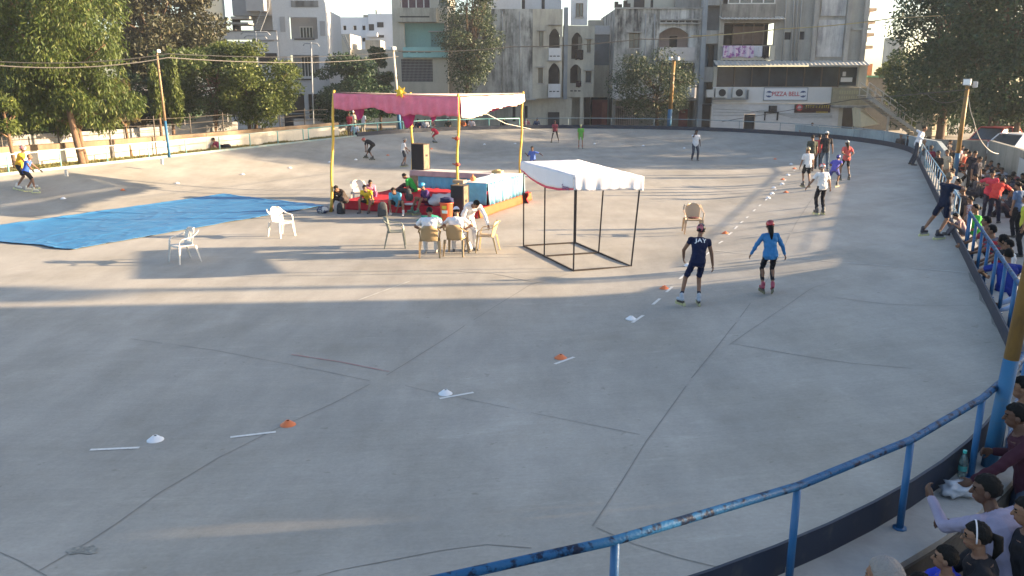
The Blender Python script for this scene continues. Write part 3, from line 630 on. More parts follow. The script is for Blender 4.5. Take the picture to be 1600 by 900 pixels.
# second little sign, dark with yellow lettering and a red disc
q = F.rect(1241, 163, 1297, 176); s_ = MB(); F.box(s_, q[0], q[1], .02, .08, q[2], q[3]); s2 = s_.build('small_sign', mat('sign_black', (.05, .02, .02), rough=.5), r)
e = MB(); u, z = F.px(1248.5, 168); e.tube([F.P(u, .081, z), F.P(u, .10, z)], .27, 20); fixp(e.build('sign_disc', mat('sign_disc_red', (.5, .05, .06)), None, org=PORG[r.name]), s2)
e = MB(); e.tube([F.P(u, .101, z), F.P(u, .104, z)], .16, 20); fixp(e.build('disc_ring', mat('sign_pale', (.55, .4, .4)), None, org=PORG[r.name]), s2)
e = MB(); random.seed(8)                                               # illegible yellow script: joined strokes
uu = F.px(1258, 167)[0]; ue = F.px(1294, 167)[0]; zt = F.Z(1270, 166.5)
while uu < ue:
    l = random.uniform(.12, .26); hh = random.uniform(.12, .22)
    F.box(e, uu, uu + l, .081, .086, zt + .08, zt + .11); F.box(e, uu + l * .4, uu + l * .4 + .05, .0815, .087, zt - hh + .08, zt + .08); F.box(e, uu + .02, uu + l * .5, .082, .088, zt - hh * .6, zt - hh * .6 + .04); uu += l + .04
uu = F.px(1275, 173)[0]
while uu < ue: F.box(e, uu, uu + .07, .081, .086, zt - .52, zt - .40); uu += .11
fixp(e.build('yellow_lettering', mat('sign_yellow', (.5, .36, .06)), None, org=PORG[r.name]), s2)
# ac units on the wall
for k, xx in enumerate((1105, 1115.5, 1142)):
    q = F.rect(xx, 137, xx + (17, 19, 19)[k], 152.5)
    if k == 0: q = F.rect(1102, 140, 1113, 152)
    s_ = MB(); F.box(s_, q[0], q[1], .15, .55, q[2], q[3]); ac = s_.build('air_conditioner', mat('ac_white', (.5, .5, .48), rough=.5, var=.1, scale=3), r, bevel=.02)
    if k:
        u, z = (q[0] * .45 + q[1] * .55), (q[2] + q[3]) / 2; e = MB(); e.tube([F.P(u, .551, z), F.P(u, .57, z)], .3, 20); fixp(e.build('fan_grille', M_dark, None, org=PORG[r.name]), ac)
F.part('bracket', M_pipe, [(F.px(1112, 155)[0], F.px(1166, 155)[0], .1, .6, F.Z(1140, 155.5), F.Z(1140, 154.3)), (F.px(1166, 150)[0], F.px(1166.7, 150)[0], .1, .6, F.Z(1166, 155), F.Z(1166, 140))])
# lamp box over the wall and conduit
q = F.rect(1201, 165, 1212, 174); F.part('exhaust_hood', M_dark, [(q[0], q[1], .003, .35, q[2], q[3]), (F.px(1194, 175)[0], F.px(1217, 175)[0], .003, .1, F.Z(1205, 176), F.Z(1205, 174.5)), (F.px(1194.5, 175)[0], F.px(1196, 175)[0], .004, .11, F.Z(1205, 188), F.Z(1205, 176)), (F.px(1214, 175)[0], F.px(1216, 175)[0], .004, .11, F.Z(1205, 188), F.Z(1205, 176))])
s_ = MB()
for k in range(3): s_.tube([F.P(*[(F.px(xx, yy))[0], .03 + .004 * k][0:2], F.px(xx, yy)[1]) if False else F.P(F.px(xx, yy)[0], .03 + .01 * k, F.px(xx, yy)[1]) for xx, yy in ((1114, 170 + 5 * k), (1160, 172 + 4 * k), (1190, 176 - 2 * k), (1240, 178 + 3 * k), (1300, 180 + 2 * k))], .015, 5)
s_.build('wall_cables', M_pipe, r)
# entrance porch on the right with sign fascia
F.part('porch_back', M_dark, [(ud0 + .02, X1 - .3, -1.6, -1.4, -.1, zS0)])
F.part('porch_pier', M_cream, [(ud0, ud0 + .35, -.3, .0, -.1, zS0), (X1 - .45, X1, -.6, .0, -.1, zS0)])
F.part('porch_fascia', mat('dun_fascia', (.26, .24, .17), rough=.8, var=.25, scale=3), [(F.px(1298, 150)[0], X1 + .3, .0, .35, zS0 - .15, zS1 - .05)])
s_ = MB(); random.seed(9); uu = F.px(1309, 144)[0]
while uu < F.px(1338, 144)[0]: F.box(s_, uu, uu + .13, .351, .36, F.Z(1320, 147), F.Z(1320, 141.5)); F.box(s_, uu, uu + .1, .351, .36, F.Z(1320, 154), F.Z(1320, 150)); uu += .2
s_.build('fascia_lettering', mat('faded_letters', (.36, .33, .2)), r)
F.part('porch_slab', M_slab, [(F.px(1298, 158)[0], X1 + .4, .002, .8, zS0 - .35, zS0 - .16)])
# upper floors: concrete wall with openings
zt = 15.5; zB = zW1 + .1
ho = [F.rect(1130, 36, 1209, 95), F.rect(1130, -30, 1209, 6), F.rect(1225, 50, 1236, 62), F.rect(1247, 49, 1257, 62)]
ulw = F.px(1130, 60)[0] - .35
F.wall(ulw, F.px(1352, 60)[0], zB, zt, ho, stained('corner_building_concrete', (.36, .35, .32), (.10, .105, .11), .7, low=.42, hi=.66), name='upper_wall')
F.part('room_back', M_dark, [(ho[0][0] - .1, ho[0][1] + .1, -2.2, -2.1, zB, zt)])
F.part('room_ceiling', M_frameb, [(ho[0][0], ho[0][1], -2.05, -.27, ho[0][3] + .02, ho[0][3] + .15)])
gr_ = MB(); u0, u1, z0, z1 = ho[0]
for k in range(6): uu = u0 + (u1 - u0) * k / 5; F.box(gr_, uu - .03, uu + .03, -.2, -.14, F.Z(1170, 72), z1)
F.box(gr_, u0, u1, -.2, -.14, F.Z(1170, 72), F.Z(1170, 70)); gr_.build('balcony_grille', M_frameb, r)
F.part('brown_shelf', mat('brown_board', (.15, .10, .08), rough=.8, var=.3, scale=2), [(F.px(1150, 50)[0], F.px(1200, 50)[0], -1.2, -1.0, F.Z(1170, 68), F.Z(1170, 40))])
F.part('balcony_parapet', M_cream, [(u0 - .1, u1 + .1, .0, .12, F.Z(1170, 94), F.Z(1170, 88)), (F.px(1203, 80)[0], u1 + .12, .0, .12, F.Z(1170, 88), F.Z(1170, 71)), (u0 - .1, u1 + .1, .0, .10, F.Z(1170, 72.5), F.Z(1170, 71.3))])
aw = MB(); nC = 50; ua, ub = F.px(1123, 33)[0], F.px(1222, 33)[0]
aw.grid(nC, 3, lambda i, j: F.P(ua + (ub - ua) * i, .02 + .9 * j, F.Z(1170, 31) + .28 - .28 * j + .025 * math.sin(i * nC * 2.2)))
aw.build('balcony_awning', M_sheet, r, solid=.02)
F.part('upper_parapet', stained('old_parapet', (.28, .27, .25), (.06, .06, .06), .8, low=.42, hi=.6), [(ho[1][0] - .1, ho[1][1] + .1, .0, .5, F.Z(1170, 30), F.Z(1170, 7))])
F.window(1136, -14, 1210, 7, w_=.3, nx=4, fr=.09, sill=False)
for q in ho[2:]: F.part('vent_window', M_dark, [(q[0] + .01, q[1] - .01, -.2, -.1, q[2] + .01, q[3] - .01)])
F.part('plaster_panel', stained('chipped_white_panel', (.50, .50, .50), (.12, .13, .15), .75, sx=2, low=.4, hi=.62), [(*[F.px(x, 60)[0] for x in (1276, 1317)], .003, .1, F.Z(1300, 89), F.Z(1300, 31)), (*[F.px(x, 10)[0] for x in (1283, 1322)], .003, .1, F.Z(1300, 25), zt - .2)])
F.part('pilaster', M_slab, [(F.px(x, 50)[0], F.px(x, 50)[0] + .35, .002, .3, zB + .1, zt) for x in (1268, 1319, 1346)] + [(F.px(1330, 50)[0], X1 - .2, .12, .22, F.Z(1340, 47), F.Z(1340, 44))])
pp = MB()
for x0, x1 in ((1227, 1222), (1238, 1235), (1244, 1240), (1252, 1245)): pp.tube([F.P(F.px(x0, 0)[0], .1, zt - .3), F.P(F.px(x1, 90)[0], .1, zB + .2)], .06, 6)
pp.build('drain_pipe', M_pipe, r, smooth=True)
# set-back left bay with service balconies
F.part('bay_wall', M_bluegrey, [(0.0, ulw + .3, -1.5, -1.2, -.1, zt)])
F.part('bay_slab', M_slab, [(0.0, ulw + .25, -1.19, -.3, F.Z(1110, b), F.Z(1110, a)) for a, b in ((-2, 8), (47, 68), (105, 128))])
F.part('bay_door', M_dark, [(.6, ulw - .1, -1.19, -1.1, F.Z(1110, 104), F.Z(1110, 70)), (.6, ulw - .1, -1.19, -1.1, F.Z(1110, 162), F.Z(1110, 129))])
F.part('corner_column', mat('blue_grey_column', (.20, .23, .26), rough=.8, var=.2, scale=1), [(-.25, .12, -1.0, -.1, -.1, zt)])
F.part('bay_foot', M_dark, [(.1, uL, -.6, -.5, -.1, F.Z(1105, 165)), (.1, uL, -.55, -.1, F.Z(1105, 166), F.Z(1105, 163))])
# side wall facing the sun, with balconies and clutter
F.part('side_wall', M_cream, [(F.px(1352, 60)[0] - .25, F.px(1352, 60)[0], -12, -.26, zS1, zt)])
sb = MB()
for k, y in enumerate((10, 30, 50, 70)): F.box(sb, X1 - .4, X1 + .8, -3 - k * .3, -1.5, F.Z(1360, y + 5), F.Z(1360, y))
for k, y in enumerate((14, 34, 56)): F.box(sb, X1 - .2, X1 + .5, -2.9, -2.1, F.Z(1360, y + 8), F.Z(1360, y))
sb.build('side_balcony', mat('warm_balcony', (.42, .32, .24), rough=.85, var=.3, scale=2), r)
F.part('roof_mass', M_slab, [(ulw, F.px(1352, 60)[0] - .3, -12, -.3, zt - .2, zt), (uL, X1, -12, -2.3, zS1 - .1, zS1)])
# cloth on the balcony
def hung(F, x0, y0, x1, y1, w_, m, label, seed=0, name='hanging_cloth', group='laundry on the balconies'):
    u0, z1 = F.px(x0, y0); u1, z0 = F.px(x1, y1); c = MB()
    c.grid(30, 8, lambda i, j: F.P(u0 + (u1 - u0) * i, w_ + .04 * math.sin(i * 34 + seed) * (.3 + j) + .02 * math.sin(i * 71 + seed), z1 + (z0 - z1) * j * (1 + .05 * math.sin(i * 9 + seed))))
    return tag(c.build(name, m, org=F.P(u0, w_, z0), smooth=True, solid=.008), label, 'laundry', group)
M_print = mat('mauve_print', (.50, .42, .52), rough=.9, c2=(.26, .10, .28), thr=(.5, .56), scale=2.6)
hung(F, 1129, 71.5, 1176, 90, .2, M_print, 'mauve and white patterned bedsheet hung over the corner building balcony')
hung(F, 1177, 72, 1190, 89, .2, cloth((.55, .55, .6)), 'white cloth hung beside the mauve patterned bedsheet', 2)
hung(F, 1190, 72, 1200, 91, .2, cloth((.03, .03, .04)), 'black garment hung at the right end of the balcony rail', 4)

# ---- outdoor stair at the right of that building
st = thing('outdoor_stair', 'sunlit metal stair slanting down from the corner building towards the rink', 'stair', tuple(P0(1350, 66)))
a0, a1 = pY(1350, 141, 66), pY(1440, 206, 64); fl = MB()
for k in range(18): p = a0.lerp(a1, k / 17) + Vector((0, 0, -.4)); fl.box(p, (.42, 1.5, .05))
fl.build('tread', mat('stair_tan', (.42, .36, .28), rough=.7, var=.2, scale=3), st)
for yy in (-.8, .8):
    h = MB(); o_ = Vector((0, yy, 0)); h.beam(a0 + o_ + Vector((0, 0, -.45)), a1 + o_ + Vector((0, 0, -.45)), .08, .25); h.build('stringer', mat('stair_steel', (.33, .31, .28), rough=.6), st)
    h = MB(); h.tube([a0 + o_ + Vector((0, 0, .6)), a1 + o_ + Vector((0, 0, .6))], .04, 6); h.tube([a0 + o_ + Vector((0, 0, .2)), a1 + o_ + Vector((0, 0, .2))], .025, 6)
    for k in range(9): p = a0.lerp(a1, k / 8) + o_; h.tube([p + Vector((0, 0, -.4)), p + Vector((0, 0, .6))], .025, 6)
    h.build('handrail', mat('handrail_pale', (.5, .47, .42), rough=.5), st)
mm = MB(); mm.beam(a1 + Vector((-2.5, 0, -.9)), a1 + Vector((-2.5, 0, -3)), .12, .12); mm.beam(a0.lerp(a1, .45) + Vector((0, 0, -.5)), Vector((*a0.lerp(a1, .45).xy, 0)), .14, .14); mm.build('support_post', mat('handrail_pale', (.5, .47, .42)), st)
# sun-struck cream sheet awning under the stair
c = MB(); A_, B_, C_, D_ = pY(1343, 172, 65), pY(1349, 170, 64), pY(1376, 194, 64.5), pY(1345, 199, 65)
c.add([A_, B_, C_, D_, A_ + Vector((0, 1.5, .1)), B_ + Vector((0, 1.5, .1)), C_ + Vector((0, 1.5, 0)), D_ + Vector((0, 1.5, 0))], [(0, 1, 2, 3), (7, 6, 5, 4), (0, 4, 5, 1), (1, 5, 6, 2), (2, 6, 7, 3), (3, 7, 4, 0)])
tag(c.build('cream_awning', mat('cream_tarp', (.62, .54, .38), rough=.8, var=.1), org=D_, bevel=.05), 'sunlit cream tarpaulin awning under the outdoor stair', 'awning')

# ---- grey block with white painted base and a pink walled balcony
r = bld('mouldy grey block with arched pink balcony left of the corner building', 958, 70.5)
F = Fac(r, 958, 70.5, 0); W = F.px(1094, 110)[0]; zp = F.Z(1000, 14)
h1 = [F.rect(983, 52, 999, 75), F.rect(979, 110, 997, 132), F.rect(1029, 42, 1076, 74), F.rect(1029, 98, 1085, 132)]
uc = F.px(1028, 100)[0]
F.wall(0, uc, F.Z(990, 133), zp, h1[:2], M_stain, name='left_wall')
F.wall(0, uc, F.Z(990, 154), F.Z(990, 133) - .003, [], M_white, name='white_band', th=.3)
F.window(983, 52, 999, 75, nx=2, fm=M_frameb, shade=.35); F.window(979, 110, 997, 132, nx=2, fm=M_frameb, shade=.35)
F.wall(uc + .003, W, F.Z(1050, 133), zp, [h1[2], h1[3]], M_stain2, name='right_wall', w1=-.02)
F.arch(h1[2], -.25, -.021, M_stain2)
F.part('balcony_back', M_pinkw, [(uc + .2, W - .1, -1.9, -1.7, F.Z(1050, 96), F.Z(1050, 30))])
F.part('balcony_door', M_dark, [(*[F.px(x, 60)[0] for x in (1052, 1064)], -1.69, -1.6, F.Z(1050, 74), F.Z(1050, 55))])
F.part('balcony_parapet', mat('pinkish_parapet', (.44, .41, .40), rough=.9, var=.15, scale=2), [(uc + .02, F.px(1085, 80)[0], .0, .12, F.Z(1050, 95), F.Z(1050, 74))])
F.part('lower_room_back', M_bluegrey, [(uc + .2, W - .1, -1.9, -1.7, F.Z(1050, 133), F.Z(1050, 97))])
F.part('lower_window', M_frameb, [(h1[3][0] + .4 * k, h1[3][0] + .4 * k + .06, -.2, -.12, h1[3][2], h1[3][3]) for k in range(8)])
F.part('white_balcony', M_white, [(F.px(1062, 140)[0], F.px(1085, 140)[0], -.1, .15, F.Z(1070, 152), F.Z(1070, 133)), (uc + .1, F.px(1062, 140)[0] - .003, -.1, .1, F.Z(1070, 152), F.Z(1070, 133))])
F.part('cornice', M_slab, [(uc, W, .002, .2, F.Z(1050, 32), F.Z(1050, 29.5)), (uc, W, .003, .25, F.Z(1050, 38), F.Z(1050, 36.5)), (-.05, W, .004, .12, zp, zp + .12)])
F.part('balustrade_slot', M_dark, [(*[F.px(x, 30)[0] for x in (a, a + 8)], -.018, -.01, F.Z(1050, 34.5), F.Z(1050, 32.2)) for a in (1032, 1042, 1052, 1062, 1072, 1082)])
F.part('ground_floor', stained('ground_grey', (.22, .22, .21), (.06, .06, .06), .7), [(0, W, -2.4, -2.1, -.1, F.Z(1000, 154)), (0, .3, -2.1, -.25, -.1, F.Z(1000, 154)), (W - .3, W, -2.1, -.25, -.1, F.Z(1000, 154))])
F.part('ground_floor_slab', M_slab, [(0, W, -2.4, -.03, F.Z(1000, 157), F.Z(1000, 154.1))])
gl = MB()
for k in range(14): uu = F.px(958, 180)[0] + .2 + k * .16; F.box(gl, uu, uu + .03, -1.2, -1.17, 0, F.Z(1000, 168))
F.box(gl, .1, 2.6, -1.21, -1.18, F.Z(1000, 169), F.Z(1000, 167)); gl.build('window_grille', mat('pinkish_grille', (.34, .26, .27), rough=.6), r)
F.part('brick_panel', mat('brick_red_panel', (.20, .07, .06), rough=.9, var=.2, scale=3), [(F.px(1068, 180)[0], F.px(1082, 180)[0], -2.05, -1.9, 0, F.Z(1070, 172))])
F.part('side_walls', M_stain, [(0, .25, -11, -.3, 0, zp), (W - .25, W, -11, -2, 0, zp)]); F.part('roof', M_slab, [(0.26, W - .26, -11, -.3, zp - .9, zp - .7)])
# top storeys behind
F.part('top_storey', M_cream, [(F.px(985, 5)[0], F.px(1062, 5)[0], -2.6, -2.4, zp - .7, zp + 6)]); F.part('top_storey_side', M_slab, [(F.px(1062, 5)[0] + .01, W + .3, -3, -2.0, zp - .7, zp + 6)])
F.part('top_window', M_dark, [(*[F.px(x, 3)[0] for x in (997, 1014)], -2.39, -2.35, F.Z(1000, 8), F.Z(1000, -5)), (*[F.px(x, 3)[0] for x in (1024, 1028)], -2.39, -2.35, F.Z(1000, 12), F.Z(1000, -5))])
F.part('roof_clutter', M_dark, [(F.px(x, 10)[0], F.px(x, 10)[0] + .3, -1, -.6, zp + .13, zp + .13 + h) for x, h in ((962, .5), (968, .3), (976, .6), (981, .35))])
pp = MB()
for x0 in (1009, 1023): pp.tube([F.P(F.px(x0, 20)[0], .07, zp - .4), F.P(F.px(x0 - 1, 100)[0], .07, F.Z(x0, 100)), F.P(F.px(x0 - 1, 150)[0], .07, F.Z(x0, 152))], .045, 6)
pp.build('drain_pipe', M_pipe, r, smooth=True)
F.part('conduit_box', M_slab, [(F.px(1004, 88)[0], F.px(1008, 88)[0], .002, .12, F.Z(1006, 92), F.Z(1006, 86))])
# ---- lower link wall between the two grey blocks
r = bld('narrow beige link building recessed between the two mouldy blocks', 928, 74)
F = Fac(r, 926, 74, 0); W = F.px(962, 110)[0]
F.wall(0, W, F.Z(940, 152), F.Z(940, 54), [], M_bluegrey, name='upper_wall'); F.wall(0, W, F.Z(940, 152), F.Z(940, 102), [], M_stain3, name='lower_wall', w1=.06, th=.05)
F.part('parapet', M_white, [(0, W, .0, .15, F.Z(940, 54), F.Z(940, 40))]); F.part('shop_opening', M_dark, [(0, W, -.8, -.6, -.1, F.Z(940, 152) - .02)])
F.part('red_shutter', mat('maroon_shutter', (.12, .03, .035), rough=.8, var=.3, scale=4), [(F.px(925, 180)[0], F.px(952, 180)[0], -.1, .0, 0, F.Z(940, 156))])
F.part('red_fence_panel', mat('brick_red_panel', (.20, .07, .06)), [(F.px(940, 180)[0], F.px(948, 180)[0], .1, .2, 0, F.Z(940, 160))])
F.part('rear_house', M_cream, [(0, W + .5, -6, -5, 0, F.Z(940, 25))])
# ---- grey block with blank wall and stacked pointed arch balconies
r = bld('mouldy block with a blank windowless wall and pointed arch balconies', 770, 68.5)
F = Fac(r, 766, 70, 0); W = F.px(832, 110)[0]; zp = F.Z(800, 14)
F.wall(-1.5, W, F.Z(800, 156), zp, [], M_stain, name='blank_wall')
F.part('base_wall', M_stain3, [(-1.5, W, -1.0, -.8, -.1, F.Z(800, 156))]); F.part('floor_slab', M_slab, [(-1.5, W + .3, -1.0, .06, F.Z(800, 156.5), F.Z(800, 154))])
F.part('base_window', M_dark, [(*[F.px(x, 180)[0] for x in (a, a + 4.5)], -.79, -.75, F.Z(800, 190), F.Z(800, 166)) for a in (820, 801)])
G_ = Fac(r, 832, 70, 3); W2 = G_.px(878, 110)[0]
g1 = [G_.rect(842, 49, 849, 73), G_.rect(841, 106, 848, 130), G_.rect(858, 44, 875, 75), G_.rect(857, 98, 875, 131)]
G_.wall(0, W2, G_.Z(850, 154), G_.Z(850, 14), g1, M_stain3, name='arched_wall')
for q in (g1[2], g1[3]): G_.arch(q, -.25, -.001, M_stain3)
G_.part('balcony_void', M_dark, [(G_.px(856, 90)[0], W2 - .1, -1.6, -1.5, G_.Z(860, 140), G_.Z(860, 30))])
G_.window(842, 49, 849, 73, nx=1, fm=M_frameb, shade=.3); G_.window(841, 106, 848, 130, nx=1, fm=M_frameb, shade=.3)
G_.part('balcony_front', M_white, [(G_.px(857, 90)[0], G_.px(876, 90)[0], .0, .18, G_.Z(865, 96), G_.Z(865, 75)), (G_.px(857, 90)[0], G_.px(876, 90)[0], .0, .18, G_.Z(865, 153), G_.Z(865, 131))])
G_.part('balcony_slot', M_dark, [(*[G_.px(x, 90)[0] for x in (a, a + 4)], .181, .19, G_.Z(865, y + 1.6), G_.Z(865, y)) for y in (87, 142) for a in (858.5, 864, 870)])
G_.part('moulding', M_slab, [(G_.px(857, 90)[0] - .05, G_.px(877, 90)[0], .002, .26, G_.Z(865, y + 1.4), G_.Z(865, y)) for y in (38, 94, 152)])
G_.part('lower_return', M_stain3, [(0, W2 + 1, -1.3, -1.1, -.1, G_.Z(850, 154))]); G_.part('dark_door', M_dark, [(G_.px(858, 185)[0], G_.px(876, 185)[0], -1.09, -1.0, 0, G_.Z(870, 176))])
pp = MB()
for x0 in (785, 812): pp.tube([F.P(F.px(x0, 20)[0], .07, zp - .2), F.P(F.px(x0 + 1, 100)[0], .07, F.Z(x0, 100)), F.P(F.px(x0, 152)[0], .07, F.Z(x0, 153))], .04, 6)
pp.build('drain_pipe', M_pipe, r, smooth=True)
# second arched bay, set a little back
H_ = Fac(r, 879, 71.5, 4); W3 = H_.px(928, 110)[0]
q1 = [H_.rect(893, 50, 910, 92), H_.rect(891, 100, 908, 130), H_.rect(917, 62, 923, 82), H_.rect(915, 111, 924, 129)]
H_.wall(0, W3, H_.Z(900, 152), H_.Z(900, 40), q1, M_stain3, name='arched_wall')
for q in q1[:2]: H_.arch(q, -.25, -.001, M_stain3, rise=.25)
H_.part('balcony_void', M_dark, [(H_.px(885, 90)[0], H_.px(912, 90)[0], -1.5, -1.4, H_.Z(900, 140), H_.Z(900, 42))])
H_.part('drain_column', mat('blue_grey_column', (.20, .23, .26)), [(H_.px(880, 90)[0], H_.px(886, 90)[0], .0, .35, H_.Z(900, 155), H_.Z(900, 12))])
H_.window(917, 62, 923, 82, nx=1, fm=M_frameb, shade=.3); H_.window(915, 111, 924, 129, nx=1, fm=M_frameb, shade=.3)
H_.part('balustrade_slot', M_dark, [(*[H_.px(x, 142)[0] for x in (a, a + 4)], .002, .01, H_.Z(900, 143), H_.Z(900, 141)) for a in (891, 897, 903)])
H_.part('upper_storey', M_white, [(H_.px(893, 20)[0], H_.px(918, 20)[0], -.4, -.05, H_.Z(900, 39), H_.Z(900, -30))]); H_.window(900, 5, 911, 26, w_=-.04, nx=2, fm=M_frameb, sill=True)
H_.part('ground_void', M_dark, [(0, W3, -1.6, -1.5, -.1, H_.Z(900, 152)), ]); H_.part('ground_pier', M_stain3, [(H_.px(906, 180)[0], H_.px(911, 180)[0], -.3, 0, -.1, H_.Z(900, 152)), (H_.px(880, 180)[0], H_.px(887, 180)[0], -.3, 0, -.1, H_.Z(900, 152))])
F.part('rear_storey', M_white, [(-1, F.px(815, 5)[0], -2.2, -2, zp - .5, zp + 5), (F.px(815, 5)[0] + .02, F.px(880, 5)[0], -3.0, -2.6, zp - .5, zp + 5)]); F.part('rear_window', M_dark, [(*[F.px(x, 5)[0] for x in (816, 821)], -2.6, -2.55, F.Z(818, 12), F.Z(818, -5)), (*[F.px(x, 5)[0] for x in (848, 853)], -2.6, -2.55, F.Z(850, 12), F.Z(850, -5))])
F.part('roof', M_slab, [(-1.5, W, -11, -.26, zp - 1.0, zp - .8)]); F.part('rear_block', M_stain3, [(W + .2, F.px(920, 60)[0], -11, -3, 0, zp - 2)])
hung(H_, 899, 78, 911, 93, .1, cloth((.03, .03, .035)), 'dark clothes hung on the upper arched balcony of the blank walled block', 1)
hung(H_, 900, 127, 908, 136, .1, cloth((.05, .03, .04)), 'small dark garment on the lower arched balcony of the blank walled block', 3)
# ---- turquoise balcony house
r = bld('narrow beige house with a turquoise balcony behind the canopy', 616, 69)
F = Fac(r, 616, 69, 0); W = F.px(700, 110)[0]; zt_ = F.Z(650, -40)
h = [F.rect(632, 36, 698, 74), F.rect(625, -18, 672, 12), F.rect(627, 92, 676, 128)]
F.wall(0, W, F.Z(650, 150), zt_, h, M_cream, name='front_wall')
F.part('balcony_back', M_turq, [(h[0][0] - .1, h[0][1] + .4, -1.4, -1.2, h[0][2] - .2, h[0][3] + .2)])
F.part('balcony_front', M_turq, [(h[0][0] - .1, h[0][1] + .1, .0, .5, F.Z(650, 90), F.Z(650, 74))])
F.part('balcony_slot', mat('dark_teal_slot', (.06, .14, .14)), [(*[F.px(x, 82)[0] for x in (a, a + 9)], .501, .51, F.Z(650, 83), F.Z(650, 81)) for a in (630, 642, 654, 665)])
F.part('balcony_door', mat('pale_teal_door', (.14, .27, .27), rough=.6), [(*[F.px(x, 60)[0] for x in (671, 684)], -1.19, -1.1, F.Z(650, 72), F.Z(650, 50))]); F.part('door_hood', M_white, [(*[F.px(x, 60)[0] for x in (668, 698)], -1.19, -.7, F.Z(650, 49), F.Z(650, 47.5))])
F.part('upper_parapet', M_stain3, [(F.px(622, 20)[0], F.px(683, 20)[0], .0, .55, F.Z(650, 35), F.Z(650, 13))]); F.part('parapet_slot', M_dark, [(F.px(626, 26)[0], F.px(672, 26)[0], .551, .56, F.Z(650, 28), F.Z(650, 26))])
F.part('curtained_opening', mat('mauve_curtain', (.14, .09, .11), rough=.9, var=.3, scale=2), [(h[1][0], h[1][1], -.6, -.5, h[1][2], h[1][3])]); F.part('opening_post', M_frame, [(F.px(x, 0)[0], F.px(x, 0)[0] + .08, -.2, -.1, h[1][2], h[1][3]) for x in (626, 637, 649, 661, 671)])
gg = MB()
for k in range(24): uu = h[2][0] + (h[2][1] - h[2][0]) * k / 24; F.box(gg, uu, uu + .03, -.06, -.03, h[2][2], h[2][3])
for k in range(8): zz = h[2][2] + (h[2][3] - h[2][2]) * k / 8; F.box(gg, h[2][0], h[2][1], -.09, -.061, zz, zz + .03)
gg.build('window_grille', mat('grey_grille', (.25, .25, .26), rough=.6), r); F.part('grille_back', M_dark, [(h[2][0] - .1, h[2][1] + .1, -.7, -.6, h[2][2], h[2][3])])
F.part('base', M_stain3, [(0, W, -1.2, -1.0, -.1, F.Z(650, 150))]); F.part('window_upper_right', M_pane, [(*[F.px(x, 0)[0] for x in (686, 699)], .002, .05, F.Z(690, 9), F.Z(690, -6))], label=None)
F.part('side_wall', M_cream, [(0, .25, -10, -.26, 0, zt_), (W - .25, W, -10, -.26, 0, zt_)])
F.part('link_wall', M_stain3, [(W + .02, F.px(772, 100)[0], -1.4, -1.1, -.1, F.Z(740, 20))])
# ---- pale houses far behind, between the white house and the turquoise one
r = bld('bluish white apartment house far behind with small square windows', 510, 100)
F = Fac(r, 510, 100, 0); W = F.px(618, 100)[0]; zz = F.Z(560, 27)
hs = [F.rect(x, 40, x + 5, 47) for x in (524, 536, 552, 566)] + [F.rect(x, 59, x + 5, 65) for x in (552, 566)]
F.wall(0, F.px(577, 60)[0], 0, zz, hs, mat('bluish_white', (.50, .53, .58), rough=.9, var=.06, scale=.5), name='front_wall'); F.part('inner_dark', M_dark, [(0.3, W, -.6, -.5, 1, zz - .5)])
F.part('stepped_wing', mat('bluish_white', (.5, .53, .58)), [(F.px(577, 60)[0] + .01, W + 2, -.3, .3, 0, F.Z(590, 22)), (F.px(575, 60)[0], F.px(592, 60)[0], .31, 1.2, F.Z(590, 58), F.Z(590, 52))])
F.part('wing_window', M_dark, [(*[F.px(x, 40)[0] for x in (590, 600)], .301, .35, F.Z(590, 43), F.Z(590, 35)), (*[F.px(x, 40)[0] for x in (590, 600)], .301, .35, F.Z(590, 59), F.Z(590, 55)), (*[F.px(x, 40)[0] for x in (577, 585)], .301, .35, F.Z(590, 48), F.Z(590, 38))])
F.part('roof_tank', M_stain3, [(F.px(565, 20)[0], F.px(574, 20)[0], -3, -1, zz, F.Z(560, 22)), (F.px(585, 20)[0], F.px(587, 20)[0], -1, -.8, zz, F.Z(560, 14)), (F.px(592, 20)[0], F.px(593, 20)[0], -1, -.8, zz, F.Z(560, 16))])
r = bld('low cream house with a flat roof beside the white house', 512, 84)
F = Fac(r, 512, 84, 0); F.part('front_wall', M_cream, [(0, F.px(548, 80)[0], -6, 0, 0, F.Z(530, 53)), (F.px(549, 80)[0], F.px(622, 80)[0], -6, -.3, 0, F.Z(590, 77))]); F.part('roof_room', M_stain3, [(F.px(568, 70)[0], F.px(592, 70)[0], -4, -1, F.Z(580, 76.5), F.Z(580, 62))])
ld = MB()
for x in (534, 538): ld.beam(pY(x, 54, 83.7), pY(x + 12, 80, 83.7), .06, .06)
for k in range(9): ld.beam(pY(534 + 12 * k / 9, 54 + 26 * k / 9, 83.68), pY(538 + 12 * k / 9, 54 + 26 * k / 9, 83.68), .04, .04)
ld.build('roof_ladder', M_pipe, r)
